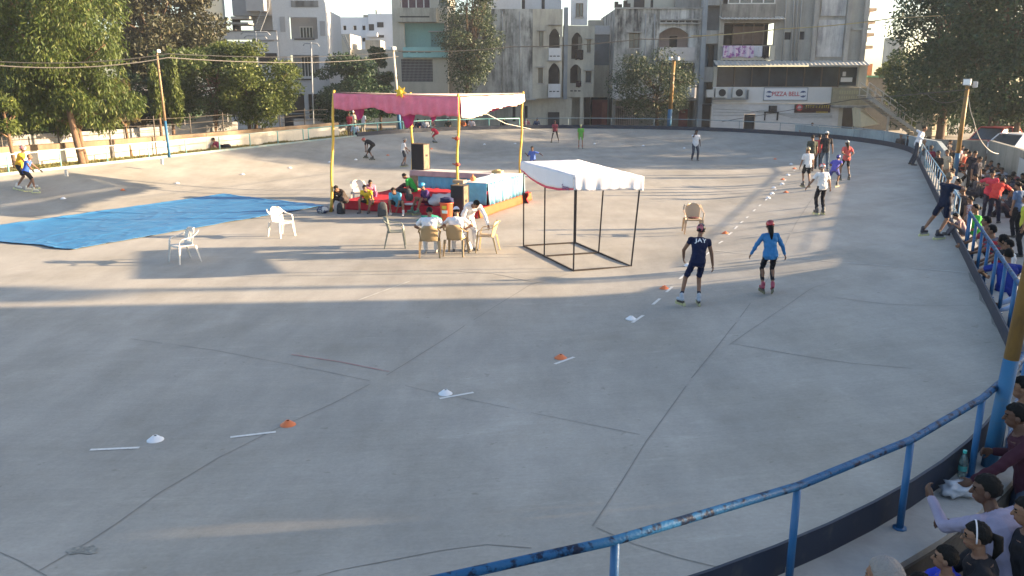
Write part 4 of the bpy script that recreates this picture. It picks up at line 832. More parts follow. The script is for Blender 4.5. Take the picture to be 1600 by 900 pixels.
# ---- the white house at the upper left: two storeys of balconies
r = bld('white two storey house with curved roof corner and recessed balconies', 330, 58)
ang = 3.5
F = Fac(r, 432, 66, ang); W = F.px(514, 110)[0]; zt_ = F.Z(432, -6)
hb = [F.rect(452, 27, 496, 61), F.rect(454, 86, 499, 119)]
F.wall(0, W, F.Z(470, 147), F.Z(480, 14), hb, M_white, name='front_wall')
cr = MB(); prof = [(0, 0), (0, 1)]; z0 = F.Z(480, 14)
pts_ = [(0, z0), (0, z0 + 2.0), (W * .55, z0 + 2.0)] + [(W * .55 + W * .45 * math.sin(a_), z0 + 2.0 * math.cos(a_) ** 1.0) for a_ in [math.pi / 2 * k / 10 for k in range(1, 11)]]
cr.prism([F.P(a_, 0, b_) for a_, b_ in pts_], F.P(0, 0, 0), F.P(0, -.25, 0)); cr.build('roof_gable', M_white, r)
F.part('roof_slab', M_slab, [(-.5, W * .75, -1, .9, z0 + 2.4, z0 + 2.55)])
for k in range(5): u = F.px(455 + 7.3 * k, 10)[0]; F.part('pierced_block', mat('pierced_grey', (.20, .20, .2), rough=.9), [(u, u + .65, .002, .05, F.Z(455 + 7.3 * k, 11), F.Z(455 + 7.3 * k, 1))])
F.part('balcony_back', mat('greyish_white_wall', (.36, .36, .37), rough=.9, var=.08), [(hb[0][0] - .2, hb[0][1] + .2, -1.9, -1.7, F.Z(470, 147), z0)])
F.part('wall_panel', mat('light_grey_panel', (.30, .30, .31), rough=.9), [(*[F.px(x, 40)[0] for x in (438, 446)], .002, .04, F.Z(442, 50), F.Z(442, 26)), (*[F.px(x, 40)[0] for x in (500, 508)], .002, .04, F.Z(504, 56), F.Z(504, 33)), (*[F.px(x, 100)[0] for x in (441, 449)], .002, .04, F.Z(442, 102), F.Z(442, 88))])
for y0, y1, xa in ((39, 57, 456), (86, 119, 455)):
    uu0, uu1 = F.px(xa, 50)[0] + .3, F.px(xa + 20, 50)[0] + .3; zz1, zz0 = F.Z(470, y0), F.Z(470, y1)
    f_ = MB()
    for k in range(5): u = uu0 + (uu1 - uu0) * k / 4; F.box(f_, u, u + .08, -1.68, -1.6, zz0, zz1)
    F.box(f_, uu0, uu1, -1.67, -1.61, zz1 - .1, zz1 + .005); wv = f_.build('window', M_frame, r); g_ = MB(); F.box(g_, uu0, uu1, -1.69, -1.65, zz0, zz1); fixp(g_.build('pane', M_pane, None, org=PORG[r.name]), wv)
F.part('balcony_ledge', M_dark, [(F.px(460, 60)[0], F.px(492, 60)[0], .0, .1, F.Z(475, 62), F.Z(475, 60.4)), (F.px(463, 120)[0], F.px(487, 120)[0], .0, .1, F.Z(475, 125), F.Z(475, 123))])
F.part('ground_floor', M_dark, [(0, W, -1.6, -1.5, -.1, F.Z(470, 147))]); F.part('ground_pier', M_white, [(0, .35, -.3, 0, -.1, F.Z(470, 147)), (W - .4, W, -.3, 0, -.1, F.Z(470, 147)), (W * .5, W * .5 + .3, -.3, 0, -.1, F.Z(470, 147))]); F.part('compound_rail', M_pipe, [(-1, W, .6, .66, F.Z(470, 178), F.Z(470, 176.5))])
F.part('far_end_wall', M_white, [(W - .25, W, -8, -.26, 0, z0)])
# left wing, set forward and nearer
K_ = Fac(r, 330, 65.5, 0); u1_ = K_.px(433, 60)[0]
K_.part('terrace_parapet', M_white, [(K_.px(352, 60)[0], u1_, -.15, .1, K_.Z(390, 62), K_.Z(390, 49)), (K_.px(352, 60)[0], u1_ - .003, -.2, .0, 0, K_.Z(390, 84) + .9)])
K_.part('terrace_coping', mat('dark_coping', (.1, .08, .07)), [(K_.px(352, 60)[0], u1_, -.2, .16, K_.Z(390, 49), K_.Z(390, 47.6))])
K_.part('upper_volume', mat('greyish_white_wall', (.36, .36, .37)), [(K_.px(352, 10)[0], u1_, -4, -1.6, K_.Z(390, 22), K_.Z(390, -60)), (K_.px(380, 30)[0], u1_, -4, -2.4, K_.Z(390, 64), K_.Z(390, 20)), (K_.px(380, 10)[0], K_.px(408, 10)[0], -1.6, -.6, K_.Z(390, 16), K_.Z(390, -60))])
K_.part('terrace_shade', M_slab, [(K_.px(352, 10)[0], K_.px(382, 10)[0], -3, -1, K_.Z(370, 28), K_.Z(370, 24)), (K_.px(352, 10)[0], K_.px(382, 10)[0], -3, -.5, K_.Z(370, 37), K_.Z(370, 34))])
K_.part('door_dark', M_dark, [(K_.px(353, 40)[0], K_.px(357, 40)[0], -3, -1.5, K_.Z(370, 50), K_.Z(370, 28))]); K_.part('lower_opening', M_dark, [(K_.px(405, 90)[0], u1_ - .1, .01, .06, K_.Z(420, 100), K_.Z(420, 83))])
la = MB(); A0, A1 = pY(396, 49, 61.9), pY(409, 14, 61.9)
for dx in (0, .5): la.tube([A0 + Vector((dx, 0, 0)), A1 + Vector((dx, 0, 0)), pY(412, -10, 61.9) + Vector((dx, 0, 0))], .03, 5)
for k in range(10): p = A0.lerp(A1, k / 10); la.tube([p, p + Vector((.5, 0, 0))], .022, 5)
la.build('iron_ladder', M_pipe, r)
# bright white block glimpsed at x 335-355, struck by the sun
r = bld('plain cream tower lit by the sun at the left of the white house', 328, 66)
F = Fac(r, 318, 66, 22); F.part('sunny_wall', mat('sunny_cream', (.72, .66, .52), rough=.8, var=.04), [(0, F.px(353, 50)[0], -3, 0, 0, F.Z(340, -90))]); F.part('drain_pipe', M_pipe, [(F.px(352, 50)[0], F.px(352, 50)[0] + .1, .01, .1, 0, F.Z(340, -88))])
# antennas and thin masts before the white house
for k, (x, yb, yt, Y, arms) in enumerate([(399, 100, 49, 57, ((0, 22), (6, 17))), (486, 178, 66, 60, ((1, 12),))]):
    a = MB(); b, t = pY(x + (2 if k else 0), yb, Y), pY(x, yt, Y); b.z = 0; a.tube([b, t], .05, 6)
    for dy, hw in arms:
        c_ = pY(x, yt + dy + 1, Y); s_ = hw * Y / 1280; a.tube([c_ - Vector((s_, 0, .15)), c_ - Vector((s_ * .8, 0, 0)), c_ + Vector((s_ * .8, 0, 0)), c_ + Vector((s_, 0, -.2))], .035, 5)
    tag(a.build('utility_mast', M_pipe, org=b, smooth=True), ['utility mast with two cross arms before the white house terrace', 'thin mast with one cross arm before the white house balconies'][k], 'mast', 'thin masts by the white house')
# far right: distant block, hill line and low building behind the stair
r = bld('distant pale tower seen through the tree edge on the right', 1398, 120)
F = Fac(r, 1399, 120, 0); F.part('tower_wall', M_stain3, [(0, F.px(1412, 80)[0], -5, 0, 0, F.Z(1405, 57))])
r = bld('dull brown shed with green roof edge behind the outdoor stair', 1360, 76, name='shed')
F = Fac(r, 1357, 76, 0); F.part('shed_wall', mat('brown_grey_wall', (.15, .14, .12), rough=.9, var=.2), [(0, F.px(1420, 80)[0], -4, 0, 0, F.Z(1380, 121))]); F.part('roof_edge', mat('green_roof_edge', (.10, .24, .16), rough=.8), [(-.2, F.px(1422, 80)[0], -4.2, .2, F.Z(1380, 121), F.Z(1380, 118))]); F.part('red_roof', mat('red_roof_bit', (.42, .16, .08), rough=.9), [(F.px(1366, 105)[0], F.px(1378, 105)[0], -3, -2, F.Z(1380, 118), F.Z(1380, 99))])
ltree('small pale green tree beyond the brown shed roof', 1390, 82, 0, 1372, 1408, 98, 122, 1600, .3, L_bright, 35, nclump=10, group='trees beyond the shed', trunk_r=.1)

# ------------------------------------------------------------------ boundary walls
M_lime = stained('limewashed_wall', (.60, .56, .48), (.34, .27, .19), .45, low=.46, hi=.72)
M_cap = stained('brown_stained_coping', (.28, .21, .14), (.10, .07, .05), .7, low=.4, hi=.6)
def wallrun(name, label, pts, h, th, m, cap=None, z0=0, cat='wall', group='boundary walls', caph=.3):
    root = thing(name, label, cat, (*pts[0], z0), group=group); b = MB()
    for p, q in zip(pts[:-1], pts[1:]): b.beam(Vector((*p, z0 + h / 2)), Vector((*q, z0 + h / 2)), th, h)
    b.build('wall_face', m, root)
    if cap:
        b = MB()
        for p, q in zip(pts[:-1], pts[1:]): b.beam(Vector((*p, z0 + h + caph / 2)), Vector((*q, z0 + h + caph / 2)), th + .06, caph)
        b.build('coping', cap, root, bevel=.02)
    return root
wl = [xy(ramp_n(s) - .1, s) for s in (46.0, 40, 34, 26, 18, 8)]
wallrun('boundary_wall', 'long limewashed white wall glowing in the sun behind the left railing', wl, 1.16, .25, M_lime, M_cap, z0=.34, caph=.24)
q0 = P0(455, 62); wallrun('boundary_wall', 'short white wall patch behind the grass near the broad dark tree', [(q0.x, q0.y), (P0(535, 64).x, 64)], 1.35, .2, M_white, M_slab, z0=.1, caph=.2)
w2 = [xy(ramp_n(s) - 3.2, s) for s in (40, 30, 20, 10)]
wallrun('boundary_wall', 'dull grey inner wall in shade behind the limewashed wall', w2, 1.7, .2, M_slab, None, z0=.3)
# dark shed frontage under the left trees
gp_ = thing('metal_gate', 'pale metal sheet gate behind the twin trunked tree', 'gate', tuple(P0(282, 54)))
b = MB(); b.beam(pY(284, 184, 54), pY(347, 184, 54), .05, .04)
A_, B_ = P0(283, 54), P0(347, 54); b = MB(); b.box(((A_.x + B_.x) / 2, 54, 1.5), (B_.x - A_.x, .06, 1.9)); b.build('sheet_panel', mat('pale_grey_sheet', (.42, .43, .45), rough=.6, var=.1, scale=1), gp_)
b = MB(); b.box(((A_.x + B_.x) / 2, 53.95, 2.5), (B_.x - A_.x + .2, .1, .1)); b.box((A_.x - .2, 54, 1.4), (.3, .3, 2.6)); b.box((B_.x + .1, 54, 1.3), (.12, .12, 2.4)); b.build('gate_frame', M_slab, gp_)
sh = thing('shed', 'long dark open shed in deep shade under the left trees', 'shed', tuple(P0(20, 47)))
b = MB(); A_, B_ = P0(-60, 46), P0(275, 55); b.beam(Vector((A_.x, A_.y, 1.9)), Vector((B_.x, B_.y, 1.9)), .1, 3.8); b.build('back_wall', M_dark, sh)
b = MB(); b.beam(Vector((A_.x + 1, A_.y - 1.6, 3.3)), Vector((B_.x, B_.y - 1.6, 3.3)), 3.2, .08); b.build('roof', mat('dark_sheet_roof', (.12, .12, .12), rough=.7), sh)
# wire fence above the left wall
wf = thing('wire_fence', 'thin wire fence on dark posts above the limewashed wall', 'fence', (*xy(ramp_n(34) - .1, 34), 1.5)); wt = [xy(ramp_n(s) - .12, s) for s in np.linspace(45, 14, 14)]
for p in wt[1:]:
    b = MB(); b.tube([(p[0], p[1], .5), (p[0] + .03, p[1], 2.75)], .035, 5); b.build('post', mat('dark_iron', (.08, .07, .06), rough=.8), wf)
for z in (2.0, 2.3, 2.6): b = MB(); b.tube([(p[0], p[1] - .05, z + .03 * math.sin(i * 2)) for i, p in enumerate(wt)], .012, 4); b.build('wire', mat('dark_iron', (.08, .07, .06)), wf)
# right boundary wall
M_rwall = stained('grey_boundary_wall', (.25, .25, .23), (.06, .06, .06), .75, low=.42, hi=.64)
ca, cb = pz(1447, 217, 1.42), pz(1543, 219, 1.42)
wallrun('boundary_wall', 'grey mouldy wall behind the seated crowd facing the rink', [(ca.x + .2, ca.y + .0), (cb.x, cb.y)], 1.4, .22, M_rwall)
wr = [(cb.x + .1, cb.y - .2)] + [xy(6.35 + .015 * (44 - s), s) for s in (44, 36, 28, 24)]
rw = wallrun('boundary_wall', 'grey wall with a pale painted panel along the right terrace', wr, 1.42, .22, M_rwall)
b = MB(); p, q = Vector(xy(6.35 + .13 + .0, 43.3)), Vector(xy(6.35 + .1, 37.5)); nn = Vector((N2.x, N2.y)) * -.14; b.beam(Vector((p.x + nn.x - .12, p.y + nn.y, .62)), Vector((q.x + nn.x - .12, q.y + nn.y, .62)), .02, .95); b.build('painted_panel', mat('pale_blue_limewash', (.34, .38, .40), rough=.9, var=.15, scale=1.5), rw)
# the far stage wall with low parapet under the stair, painted
q0 = pz(1300, 214, .9); wallrun('parapet_wall', 'low pale blue parapet behind the far right bend', [tuple(stad(PL + 16, 17.3)), tuple(stad(PL + 8, 17.3)), tuple(stad(PL + 1, 17.4)), tuple(stad(PL - 5, 17.3))], 1.55, .2, stained('bluish_parapet', (.32, .38, .40), (.12, .13, .14), .6))
# ------------------------------------------------------------------ neighbours outside the view, added to the right of the rink: they cast its near shade
r = thing('apartment_building', 'plain block beyond the right terrace, outside the view', 'building', (31, 2, 0))
b = MB(); b.box((33, -13.5, 5.2), (12, 40, 10.4)); b.build('wall', M_stain3, r); b = MB(); b.box((32.9, -13.5, 10.6), (12.6, 40.4, .3)); b.build('roof', M_slab, r)
r = thing('apartment_building', 'smaller plain block beyond the right terrace, outside the view', 'building', (31, 15, 0))
b = MB(); b.box((33, 14.6, 5.0), (12, 8.2, 10)); b.build('wall', M_stain3, r); b = MB(); b.box((33, 14.6, 10.15), (12.4, 8.5, .3)); b.build('roof', M_slab, r)
tree('unseen leafy tree added in the gap between the two plain blocks for dapples', (28, 8.6, 0), 11, (0, 0, .8, 12.5, 2.4, 2.0), 24000, .34, L_mix, 41, nclump=90)  # gap and tree added to let sun dapples into the near shade
tree('small unseen tree added by the smaller plain block to soften its shade edge', (29, 20.0, 0), 10, (0, 0, 8.9, 11.2, 2.6, .9), 3000, .3, L_mix, 42, nclump=12)  # unseen, added with few leaves to soften the edge of the shade
# ------------------------------------------------------------------ overhead cables
def cable(label, pts, r=.016, sag=.6, m=None):
    mb = MB(); P_ = []
    for a, b in zip(pts[:-1], pts[1:]):
        a, b = Vector(a), Vector(b)
        for k in range(12): t = k / 12; p = a.lerp(b, t); p.z -= sag * 4 * t * (1 - t); P_.append(p)
    P_.append(Vector(pts[-1])); mb.tube(P_, r, 5); o = mb.build('overhead_cable', m or mat('black_cable', (.03, .03, .03), rough=.6), org=pts[0]); return tag(o, label, 'cable', 'overhead cables')
c1 = pY(262, 82, 38.5); c2 = pY(622, 80, 59); c3 = pY(1049, 60, 61)
cable('dark double cable from the upper left edge to the far pole behind the canopy', [pY(-60, 92, 31), pY(262, 84, 36.5), c2], .018, .25)
cable('thin cable just under the double cable at the left', [pY(-60, 97, 31.2), pY(262, 90, 36.5), c2 + Vector((0, 0, -.35))], .02, .3, mat('grey_cable', (.10, .095, .09), rough=.6))
cable('black cable crossing before the grey blocks to the corner building', [c2, pY(800, 73, 62), pY(1000, 61, 64), pY(1130, 52, 66)], .035, .15)
cable('sunlit yellowish cable crossing the corner building front', [pY(1080, 56, 64), pY(1220, 45, 60), pY(1400, 28, 56), pY(1640, 8, 52)], .035, .1, mat('yellowish_cable', (.35, .28, .14), rough=.6))
cable('long sagging cable from the leaning pole down across the corner building', [pY(1512, 140, 31), pY(1330, 156, 50), pY(1128, 190, 63)], .02, .0)
cable('loose white cable drooping from the leaning pole to the right wall', [pY(1513, 150, 31), pY(1521, 186, 31.5), pY(1536, 224, 33), pY(1560, 240, 35)], .014, .1, mat('white_cable', (.45, .45, .44)))
cable('thin cable rising through the right trees from the leaning pole', [pY(1507, 152, 31), pY(1450, 148, 45), pY(1420, 120, 60)], .015, .3)
# ------------------------------------------------------------------ plastic chairs
def make_chair(loc, rz, label, m, group='white and beige plastic armchairs', scale=1.0, tilt=0, slots=False):
    """monobloc armchair, facing local +Y"""
    t = thing('plastic_chair', label, 'chair', tuple(loc), rz, group, world=False); t.scale = (scale,) * 3
    if tilt: t.rotation_euler = (tilt, 0, rz)
    b = MB()
    def seat(u, v): x = (u - .5) * (.40 + .06 * v); y = -.20 + .43 * v; return (x, y, .425 - .018 * math.cos((u - .5) * 3.1) * math.sin(v * 3.0) + .012 * (v > .93) * -1 + .01 * v)
    b.grid(10, 10, seat); b.build('seat', m, t, smooth=True, solid=-.014)
    b = MB()                                   # back: wide curved shell with rounded top and a row of slots
    def back(u, v):
        hw = (.205 + .03 * v) * (1 if v < .62 else math.cos((v - .62) / .38 * 1.25) ** .55); x = (u - .5) * 2 * hw
        y = -.20 - .12 * v - .02 * v * v + .10 * ((u - .5) * 2) ** 2 * (.5 + .5 * v); return (x, y, .42 + .43 * v)
    nu, nv = 25, 12; vs = [back(i / nu, j / nv) for j in range(nv + 1) for i in range(nu + 1)]
    fs = [(j * (nu + 1) + i, j * (nu + 1) + i + 1, (j + 1) * (nu + 1) + i + 1, (j + 1) * (nu + 1) + i) for j in range(nv) for i in range(nu) if not (slots and 2 <= j <= 8 and i in (6, 9, 12, 15, 18))]
    b.add(vs, fs); b.build('backrest', m, t, smooth=True, solid=.012)
    for sx in (-1, 1):
        b = MB(); P = [Vector((sx * .225, -.33, .80)), Vector((sx * .262, -.24, .72)), Vector((sx * .28, -.12, .655)), Vector((sx * .285, .04, .635)), Vector((sx * .28, .15, .62)), Vector((sx * .265, .20, .56)), Vector((sx * .25, .22, .44))]
        for k, (p, q) in enumerate(zip(P[:-1], P[1:])): b.beam(p, q + (q - p) * .08, .05 if k < 4 else .045, .016)
        b.build('armrest', m, t, bevel=.005)
        for y0, y1, xx in ((.21, .26, .27), (-.21, -.31, .26)):
            b = MB(); top = Vector((sx * .235, y0, .43)); bot = Vector((sx * xx, y1, 0))
            for k in range(4):
                p, q = top.lerp(bot, k / 4), top.lerp(bot, (k + 1) / 4); wd = .062 - .026 * k / 4
                b.beam(p, q, wd, .012, up=(0, 1, 0)); b.beam(p + Vector((sx * wd / 2, 0, 0)), q + Vector((sx * wd / 2, 0, 0)), .012, wd * .8, up=(0, 1, 0))
            b.build('leg', m, t, bevel=.003)
    b = MB(); b.beam((-.21, .215, .415), (.21, .215, .415), .018, .045); b.build('front_rim', m, t, bevel=.004)
    return t
C_white = mat('white_plastic', (.58, .56, .52), rough=.42, spec=.4, var=.06, scale=3); C_beige = mat('beige_plastic', (.31, .225, .125), rough=.42, var=.06, scale=3)
C_grey = mat('grey_green_plastic', (.15, .165, .145), rough=.45, var=.06, scale=3); C_buff = mat('buff_plastic', (.42, .31, .21), rough=.42, var=.05, scale=3)
def gl(x, y): p = gp(x, y); return p
make_chair(gp(288, 409), R(138), 'white plastic armchair standing alone in the tent shadow below the tarp', C_white, slots=True)
make_chair(gp(441, 369), R(-125), 'bright white plastic armchair alone between the tarp and the judges table', C_white, scale=1.0)
make_chair(gp(619, 386), R(-84), 'empty grey green plastic armchair turned sideways left of the seated judges', C_grey)
CH1 = make_chair(gp(672, 400), R(4), 'beige plastic armchair carrying the judge without a cap', C_beige)
CH2 = make_chair(gp(713, 398), R(-12), 'beige plastic armchair carrying the judge in the white cap', C_beige)
make_chair(gp(761, 393), R(82), 'pale beige plastic armchair seen from the side in front of the bending judge', mat('pale_beige_plastic', (.44, .32, .17), rough=.4))
c_ = make_chair(gp(1082, 364), R(176), 'buff plastic armchair with a dark thing on its seat, alone behind the skater in navy', C_buff)
b = MB(); b.ball((0, 0, 0), (.16, .07, .03), 10); o = b.build('folded_cap', mat('maroon_cloth', (.10, .03, .035), rough=.9), None, org=(0, 0, 0)); o.location = gp(1082, 364) + Vector((0, 0.0, .46)); tag(o, 'small dark maroon bundle lying on the buff plastic armchair', 'cap')
make_chair((*pz(1520, 296, 0).xy, -.02), R(168), 'white plastic armchair among the crowd by the boundary wall', C_white)
make_chair((4.35, 5.35, .0), R(35), 'pale plastic chair back cut by the lower right corner', mat('dim_beige_plastic', (.42, .40, .34), rough=.5), scale=1.12)
# ------------------------------------------------------------------ training discs
M_cw = mat('white_disc', (.68, .70, .73), rough=.5); M_co = mat('orange_disc', (.62, .17, .06), rough=.5)
def cone(loc, m, label, first=[None]):
    b = MB(); k = 24; prof = [(.105, 0), (.102, .008), (.085, .018), (.032, .062), (.024, .064), (.020, .058)]
    vs = [(r * math.cos(6.2832 * i / k), r * math.sin(6.2832 * i / k), z) for r, z in prof for i in range(k)]
    b.add(vs, [(j * k + i, j * k + (i + 1) % k, (j + 1) * k + (i + 1) % k, (j + 1) * k + i) for j in range(len(prof) - 1) for i in range(k)])
    o = b.build('training_disc', m, None, org=(0, 0, 0), smooth=True, solid=.003); o.location = loc + Vector((0, 0, .003)); o.rotation_euler = (0, 0, hash(label) % 6); return tag(o, label, 'marker disc', 'low marker discs set out along the lane')
near_txt = ['white disc nearest the lower left corner, beside the leftmost painted dash', 'orange disc second from the lower left, beside a painted dash', 'white disc third in the near row, above a painted dash', 'orange disc fourth in the near row, in the middle of the rink', 'white disc just left of and below the skater in navy', 'orange disc left of the legs of the skater in navy', 'white disc beside the thigh of the skater in navy', 'orange disc between the navy skater\'s helmet and the buff chair']
for (x, y, c), tx in zip([(243, 689, 0), (450, 665, 1), (696, 616, 0), (876, 560, 1), (986, 499, 0), (1038, 451, 1), (1075, 416, 0), (1133, 365, 1)], near_txt): cone(gp(x, y), (M_cw, M_co)[c], tx)
far = [(1200, 310, 0, 'white disc nearest the camera in the far cluster of lane discs'), (1228, 301, 1, 'orange disc just left of the front white shirted skater\'s shoulder'), (1206, 303, 0, 'white disc left of the orange one in the far cluster'), (1209, 294, 0, 'white disc in the middle of the far cluster of lane discs'), (1222, 288, 0, 'small white disc below the orange one of the far cluster'),
       (1223, 281, 1, 'orange disc left of the white shirted skater in shorts'), (1231, 274, 0, 'white disc in the shade left of the skaters\' group'), (1241, 264, 1, 'orange disc nearest the skaters\' group in the shade'), (1236, 257, 0, 'white disc in the shade farther along the lane'), (1211, 249, 1, 'farthest orange disc of the far cluster in the shade'),
       (1069, 232, 0, 'white disc left of the man in the white shirt and jeans'), (1005, 228, 0, 'dim white disc between the green skater and the phoning man'), (929, 225, 0, 'white disc right of the green skater'), (805, 225, 0, 'white disc right beside the rear right canopy pole'), (757, 226, 0, 'white disc between the two right canopy poles'),
       (674, 233, 1, 'orange disc below the bent skater in red'), (606, 243, 1, 'small orange disc between the bent black skater and the white shirted child'), (556, 250, 0, 'white disc left of the bent skater in black'), (515, 254, 0, 'white disc beside the left canopy pole'),
       (453, 263, 0, 'small white disc left of the canopy above the tarp end'), (379, 273, 0, 'white disc above the top corner of the blue tarp'), (277, 287, 0, 'white disc above the middle of the blue tarp'), (192, 298, 1, 'lone orange disc above the blue tarp'), (99, 311, 0, 'white disc right below the pair of skaters at the left')]
for x, y, c, tx in far: cone(gp(x, y), (M_cw, M_co)[c], tx)
# ------------------------------------------------------------------ blue tarpaulin
q = [gp(115, 391), gp(508, 322), gp(350, 304), None]; q[3] = gp(-85, 365)
b = MB()
def tarp(u, v):
    p = q[0].lerp(q[1], u).lerp(q[3].lerp(q[2], u), v); e = min(u, v, 1 - u, 1 - v)
    nz = noise.noise(Vector((p.x * .7, p.y * .7, 0))) * .5 + noise.noise(Vector((p.x * 1.2 + p.y * 3.2, p.y * .5 - p.x * .9, 4))) * .6
    fold = abs(noise.noise(Vector(((p.x * .35 + p.y * .25) * 2.0, (p.x - p.y) * .9, 9)))) ; near_ = max(0, 1 - ((p - q[0]).length) / 3.2) + .8 * max(0, 1 - ((p - q[2]).length) / 2.5)
    w_ = abs(noise.noise(Vector((p.x * 4.5, p.y * 3.2, 1)))) * .07 * near_ + abs(noise.noise(Vector((p.x * 2.2 - p.y * 1.1, p.y * .7, 5)))) * .035
    z = .012 + .022 * max(0, nz) + max(0, .10 - fold) * .11 + w_ * .4 + (.018 if e < .012 else 0)
    dx = .12 * noise.noise(Vector((u * 5, v * 5, 2))); X_, Y_ = p.x + dx * (e < .05), p.y + dx * (e < .05); return (X_, Y_, z + tz(X_, Y_))
b.grid(230, 100, tarp)
tag(b.build('tarpaulin', mat('blue_plastic_sheet', (.032, .16, .36), rough=.4, spec=.5, c2=(.055, .22, .43), thr=(.35, .7), scale=1.6, bump=.12, bscale=6), org=q[0], smooth=True, solid=.004), 'large wrinkled blue plastic sheet spread on the rink', 'tarpaulin')
# ------------------------------------------------------------------ small white tent frame
A, B, C, D = pz(896, 424), pz(818, 385), pz(986, 417.5), pz(899, 380); tc = (A + B + C + D) / 4
tn = thing('canopy_tent', 'white topped tent on a bare black square tube frame', 'tent', tuple(tc)); M_iron = mat('black_iron_tube', (.035, .028, .025), rough=.6, c2=(.11, .06, .04), thr=(.55, .7), scale=7)
TH = 2.0; lean = Vector((.03, 0, 0)); up = Vector((0, 0, 1)); mL, mR = B.lerp(A, .45), D.lerp(C, .45)
tops = {}
for k, p in (('A', A), ('B', B), ('C', C), ('D', D), ('L', mL), ('R', mR)):
    t2 = p + up * TH + Vector(({'C': .14, 'R': .09}.get(k, .0), 0, 0)); tops[k] = t2; b = MB(); b.beam(p, t2, .035, .035, up=(0, 1, 0)); b.build('leg', M_iron, tn)
for p, q_ in ((A, B), (A, C), (C, D), (B, D), (mL, mR)):
    b = MB(); b.beam(p + up * .022, q_ + up * .022, .035, .035); b.build('base_rail', M_iron, tn)
for p, q_ in (('A', 'B'), ('A', 'C'), ('C', 'D'), ('B', 'D'), ('L', 'R')): b = MB(); b.beam(tops[p] + up * .02, tops[q_] + up * .02, .03, .03); b.build('top_rail', M_iron, tn)
M_tent = mat('white_tent_cloth', (.60, .61, .66), rough=.6, var=.05, scale=3, bump=.4, bscale=6, spec=.3)
ex = (C - A).normalized(); ey = (B - A).normalized(); o1 = lambda k, s_: tops[k] + s_
cor = [tops['A'] + (-ex - ey) * .06 + up * .32, tops['C'] + (ex - ey) * .06 + up * .24, tops['D'] + (ex + ey) * .06 + up * .34, tops['B'] + (-ex + ey) * .06 + up * .34]
b = MB()
def roof(u, v):
    p = cor[0].lerp(cor[1], u).lerp(cor[3].lerp(cor[2], u), v); ridge = .06 * math.sin(u * math.pi) * math.sin(v * math.pi); sag = -.07 * abs(math.sin(v * math.pi * 2)) * math.sin(u * math.pi) * .6
    return p + up * (ridge + sag + .012 * noise.noise(p * 3))
b.grid(22, 30, roof); b.build('roof_cloth', M_tent, tn, smooth=True, solid=.006)
def skirt(name, i, j, drops, m, flut=.02, stripe=False, bottom=None):
    p0, p1 = cor[i], cor[j]; out = (p1 - p0).cross(up).normalized(); b = MB(); nx = 46
    f = lambda u, v: p0.lerp(p1, u) + out * (.012 + flut * noise.noise(Vector((u * 13, v * .7, i))) * (.2 + v) + .005 * math.sin(u * 37) * v) - up * v * np.interp(u, [0, .25, .5, .75, 1], drops)
    lo, hi = (0, 1) if bottom is None else bottom
    b.grid(nx, 8, lambda u, v: f(u, lo + (hi - lo) * v)); b.build(name, m, tn, smooth=True, solid=.005); return f
skirt('front_valance', 0, 1, [.34, .36, .33, .31, .34], M_tent, .022)
skirt('left_valance', 3, 0, [.22, .42, .50, .46, .34], M_tent, .02, bottom=(0, .88)); skirt('red_border', 3, 0, [.22, .42, .50, .46, .34], mat('red_border_cloth', (.50, .05, .10), rough=.7), .02, bottom=(.881, 1))
skirt('right_valance', 1, 2, [.3, .3, .3, .3, .3], M_tent); skirt('rear_valance', 2, 3, [.3, .3, .3, .3, .3], M_tent)
me = text_mesh('Sports', .15, .03); pA, pB = cor[3], cor[0]; d_ = (pB - pA).normalized(); outn = d_.cross(up).normalized(); pc = pA.lerp(pB, .88) + outn * .035 - up * .33
Mx = Matrix((d_, up, outn)).transposed().to_4x4(); Mx.translation = pc - tc; me.transform(Mx); me.materials.append(mat('purple_ink', (.16, .08, .2), rough=.7)); o = bpy.data.objects.new('printed_lettering', me); col.objects.link(o); o.parent = tn
# ------------------------------------------------------------------ pink canopy on bamboo poles
P1, P3, P4 = pz(517, 331), pz(713, 338), pz(811, 300); P2 = P1 + (P4 - P3); tcn = (P1 + P3 + P4 + P2) / 4
pd = thing('pink_canopy', 'pink and cream ceremonial cloth canopy on four yellow bamboo poles', 'canopy', tuple(tcn))
M_bam = mat('yellow_bamboo', (.56, .37, .06), rough=.5, var=.2, scale=3, stretch=(1, 1, .4)); M_bamd = mat('dull_bamboo', (.30, .22, .09), rough=.7, var=.25, scale=4)
T1, T3, T4 = pY(522, 148, P1.y), pY(717, 154, P3.y), pY(817, 149, P4.y); T2 = pY(641, 150, P2.y)
for p, t_2 in ((P1, T1), (P3, T3), (P4, T4), (P2, T2)):
    b = MB(); K_n = 10; pts = [p.lerp(t_2 + up * .15, k / K_n) + Vector((math.sin(k * 1.3 + p.x) * .02, 0, 0)) for k in range(K_n + 1)]; rr = [.052 - .01 * k / K_n for k in range(K_n + 1)]
    b.tube(pts, rr, 10)
    for k in range(1, K_n): b.tube([pts[k] - up * .012, pts[k] + up * .012], rr[k] * 1.14, 10)
    b.build('bamboo_pole', M_bam, pd, smooth=True)
for p, q_ in ((T1, T3), (T3, T4), (T2, T4), (T1, T2)):
    b = MB(); b.tube([p.lerp(q_, k / 6) + up * .02 * math.sin(k * 2) for k in range(-0, 7)], .035, 8); b.build('bamboo_beam', M_bamd, pd, smooth=True)
for c_ in (P3 + up * 1.75, P3 + up * 2.6): 
    b = MB(); b.ball((c_.x + .07, c_.y - .05, c_.z), (.09, .07, .07), 8); b.tube([c_ + Vector((-.1, 0, .02)), c_ + Vector((.12, -.03, -.03))], .02, 6); b.build('knot', mat('red_knot', (.40, .08, .04), rough=.9), pd, smooth=True)
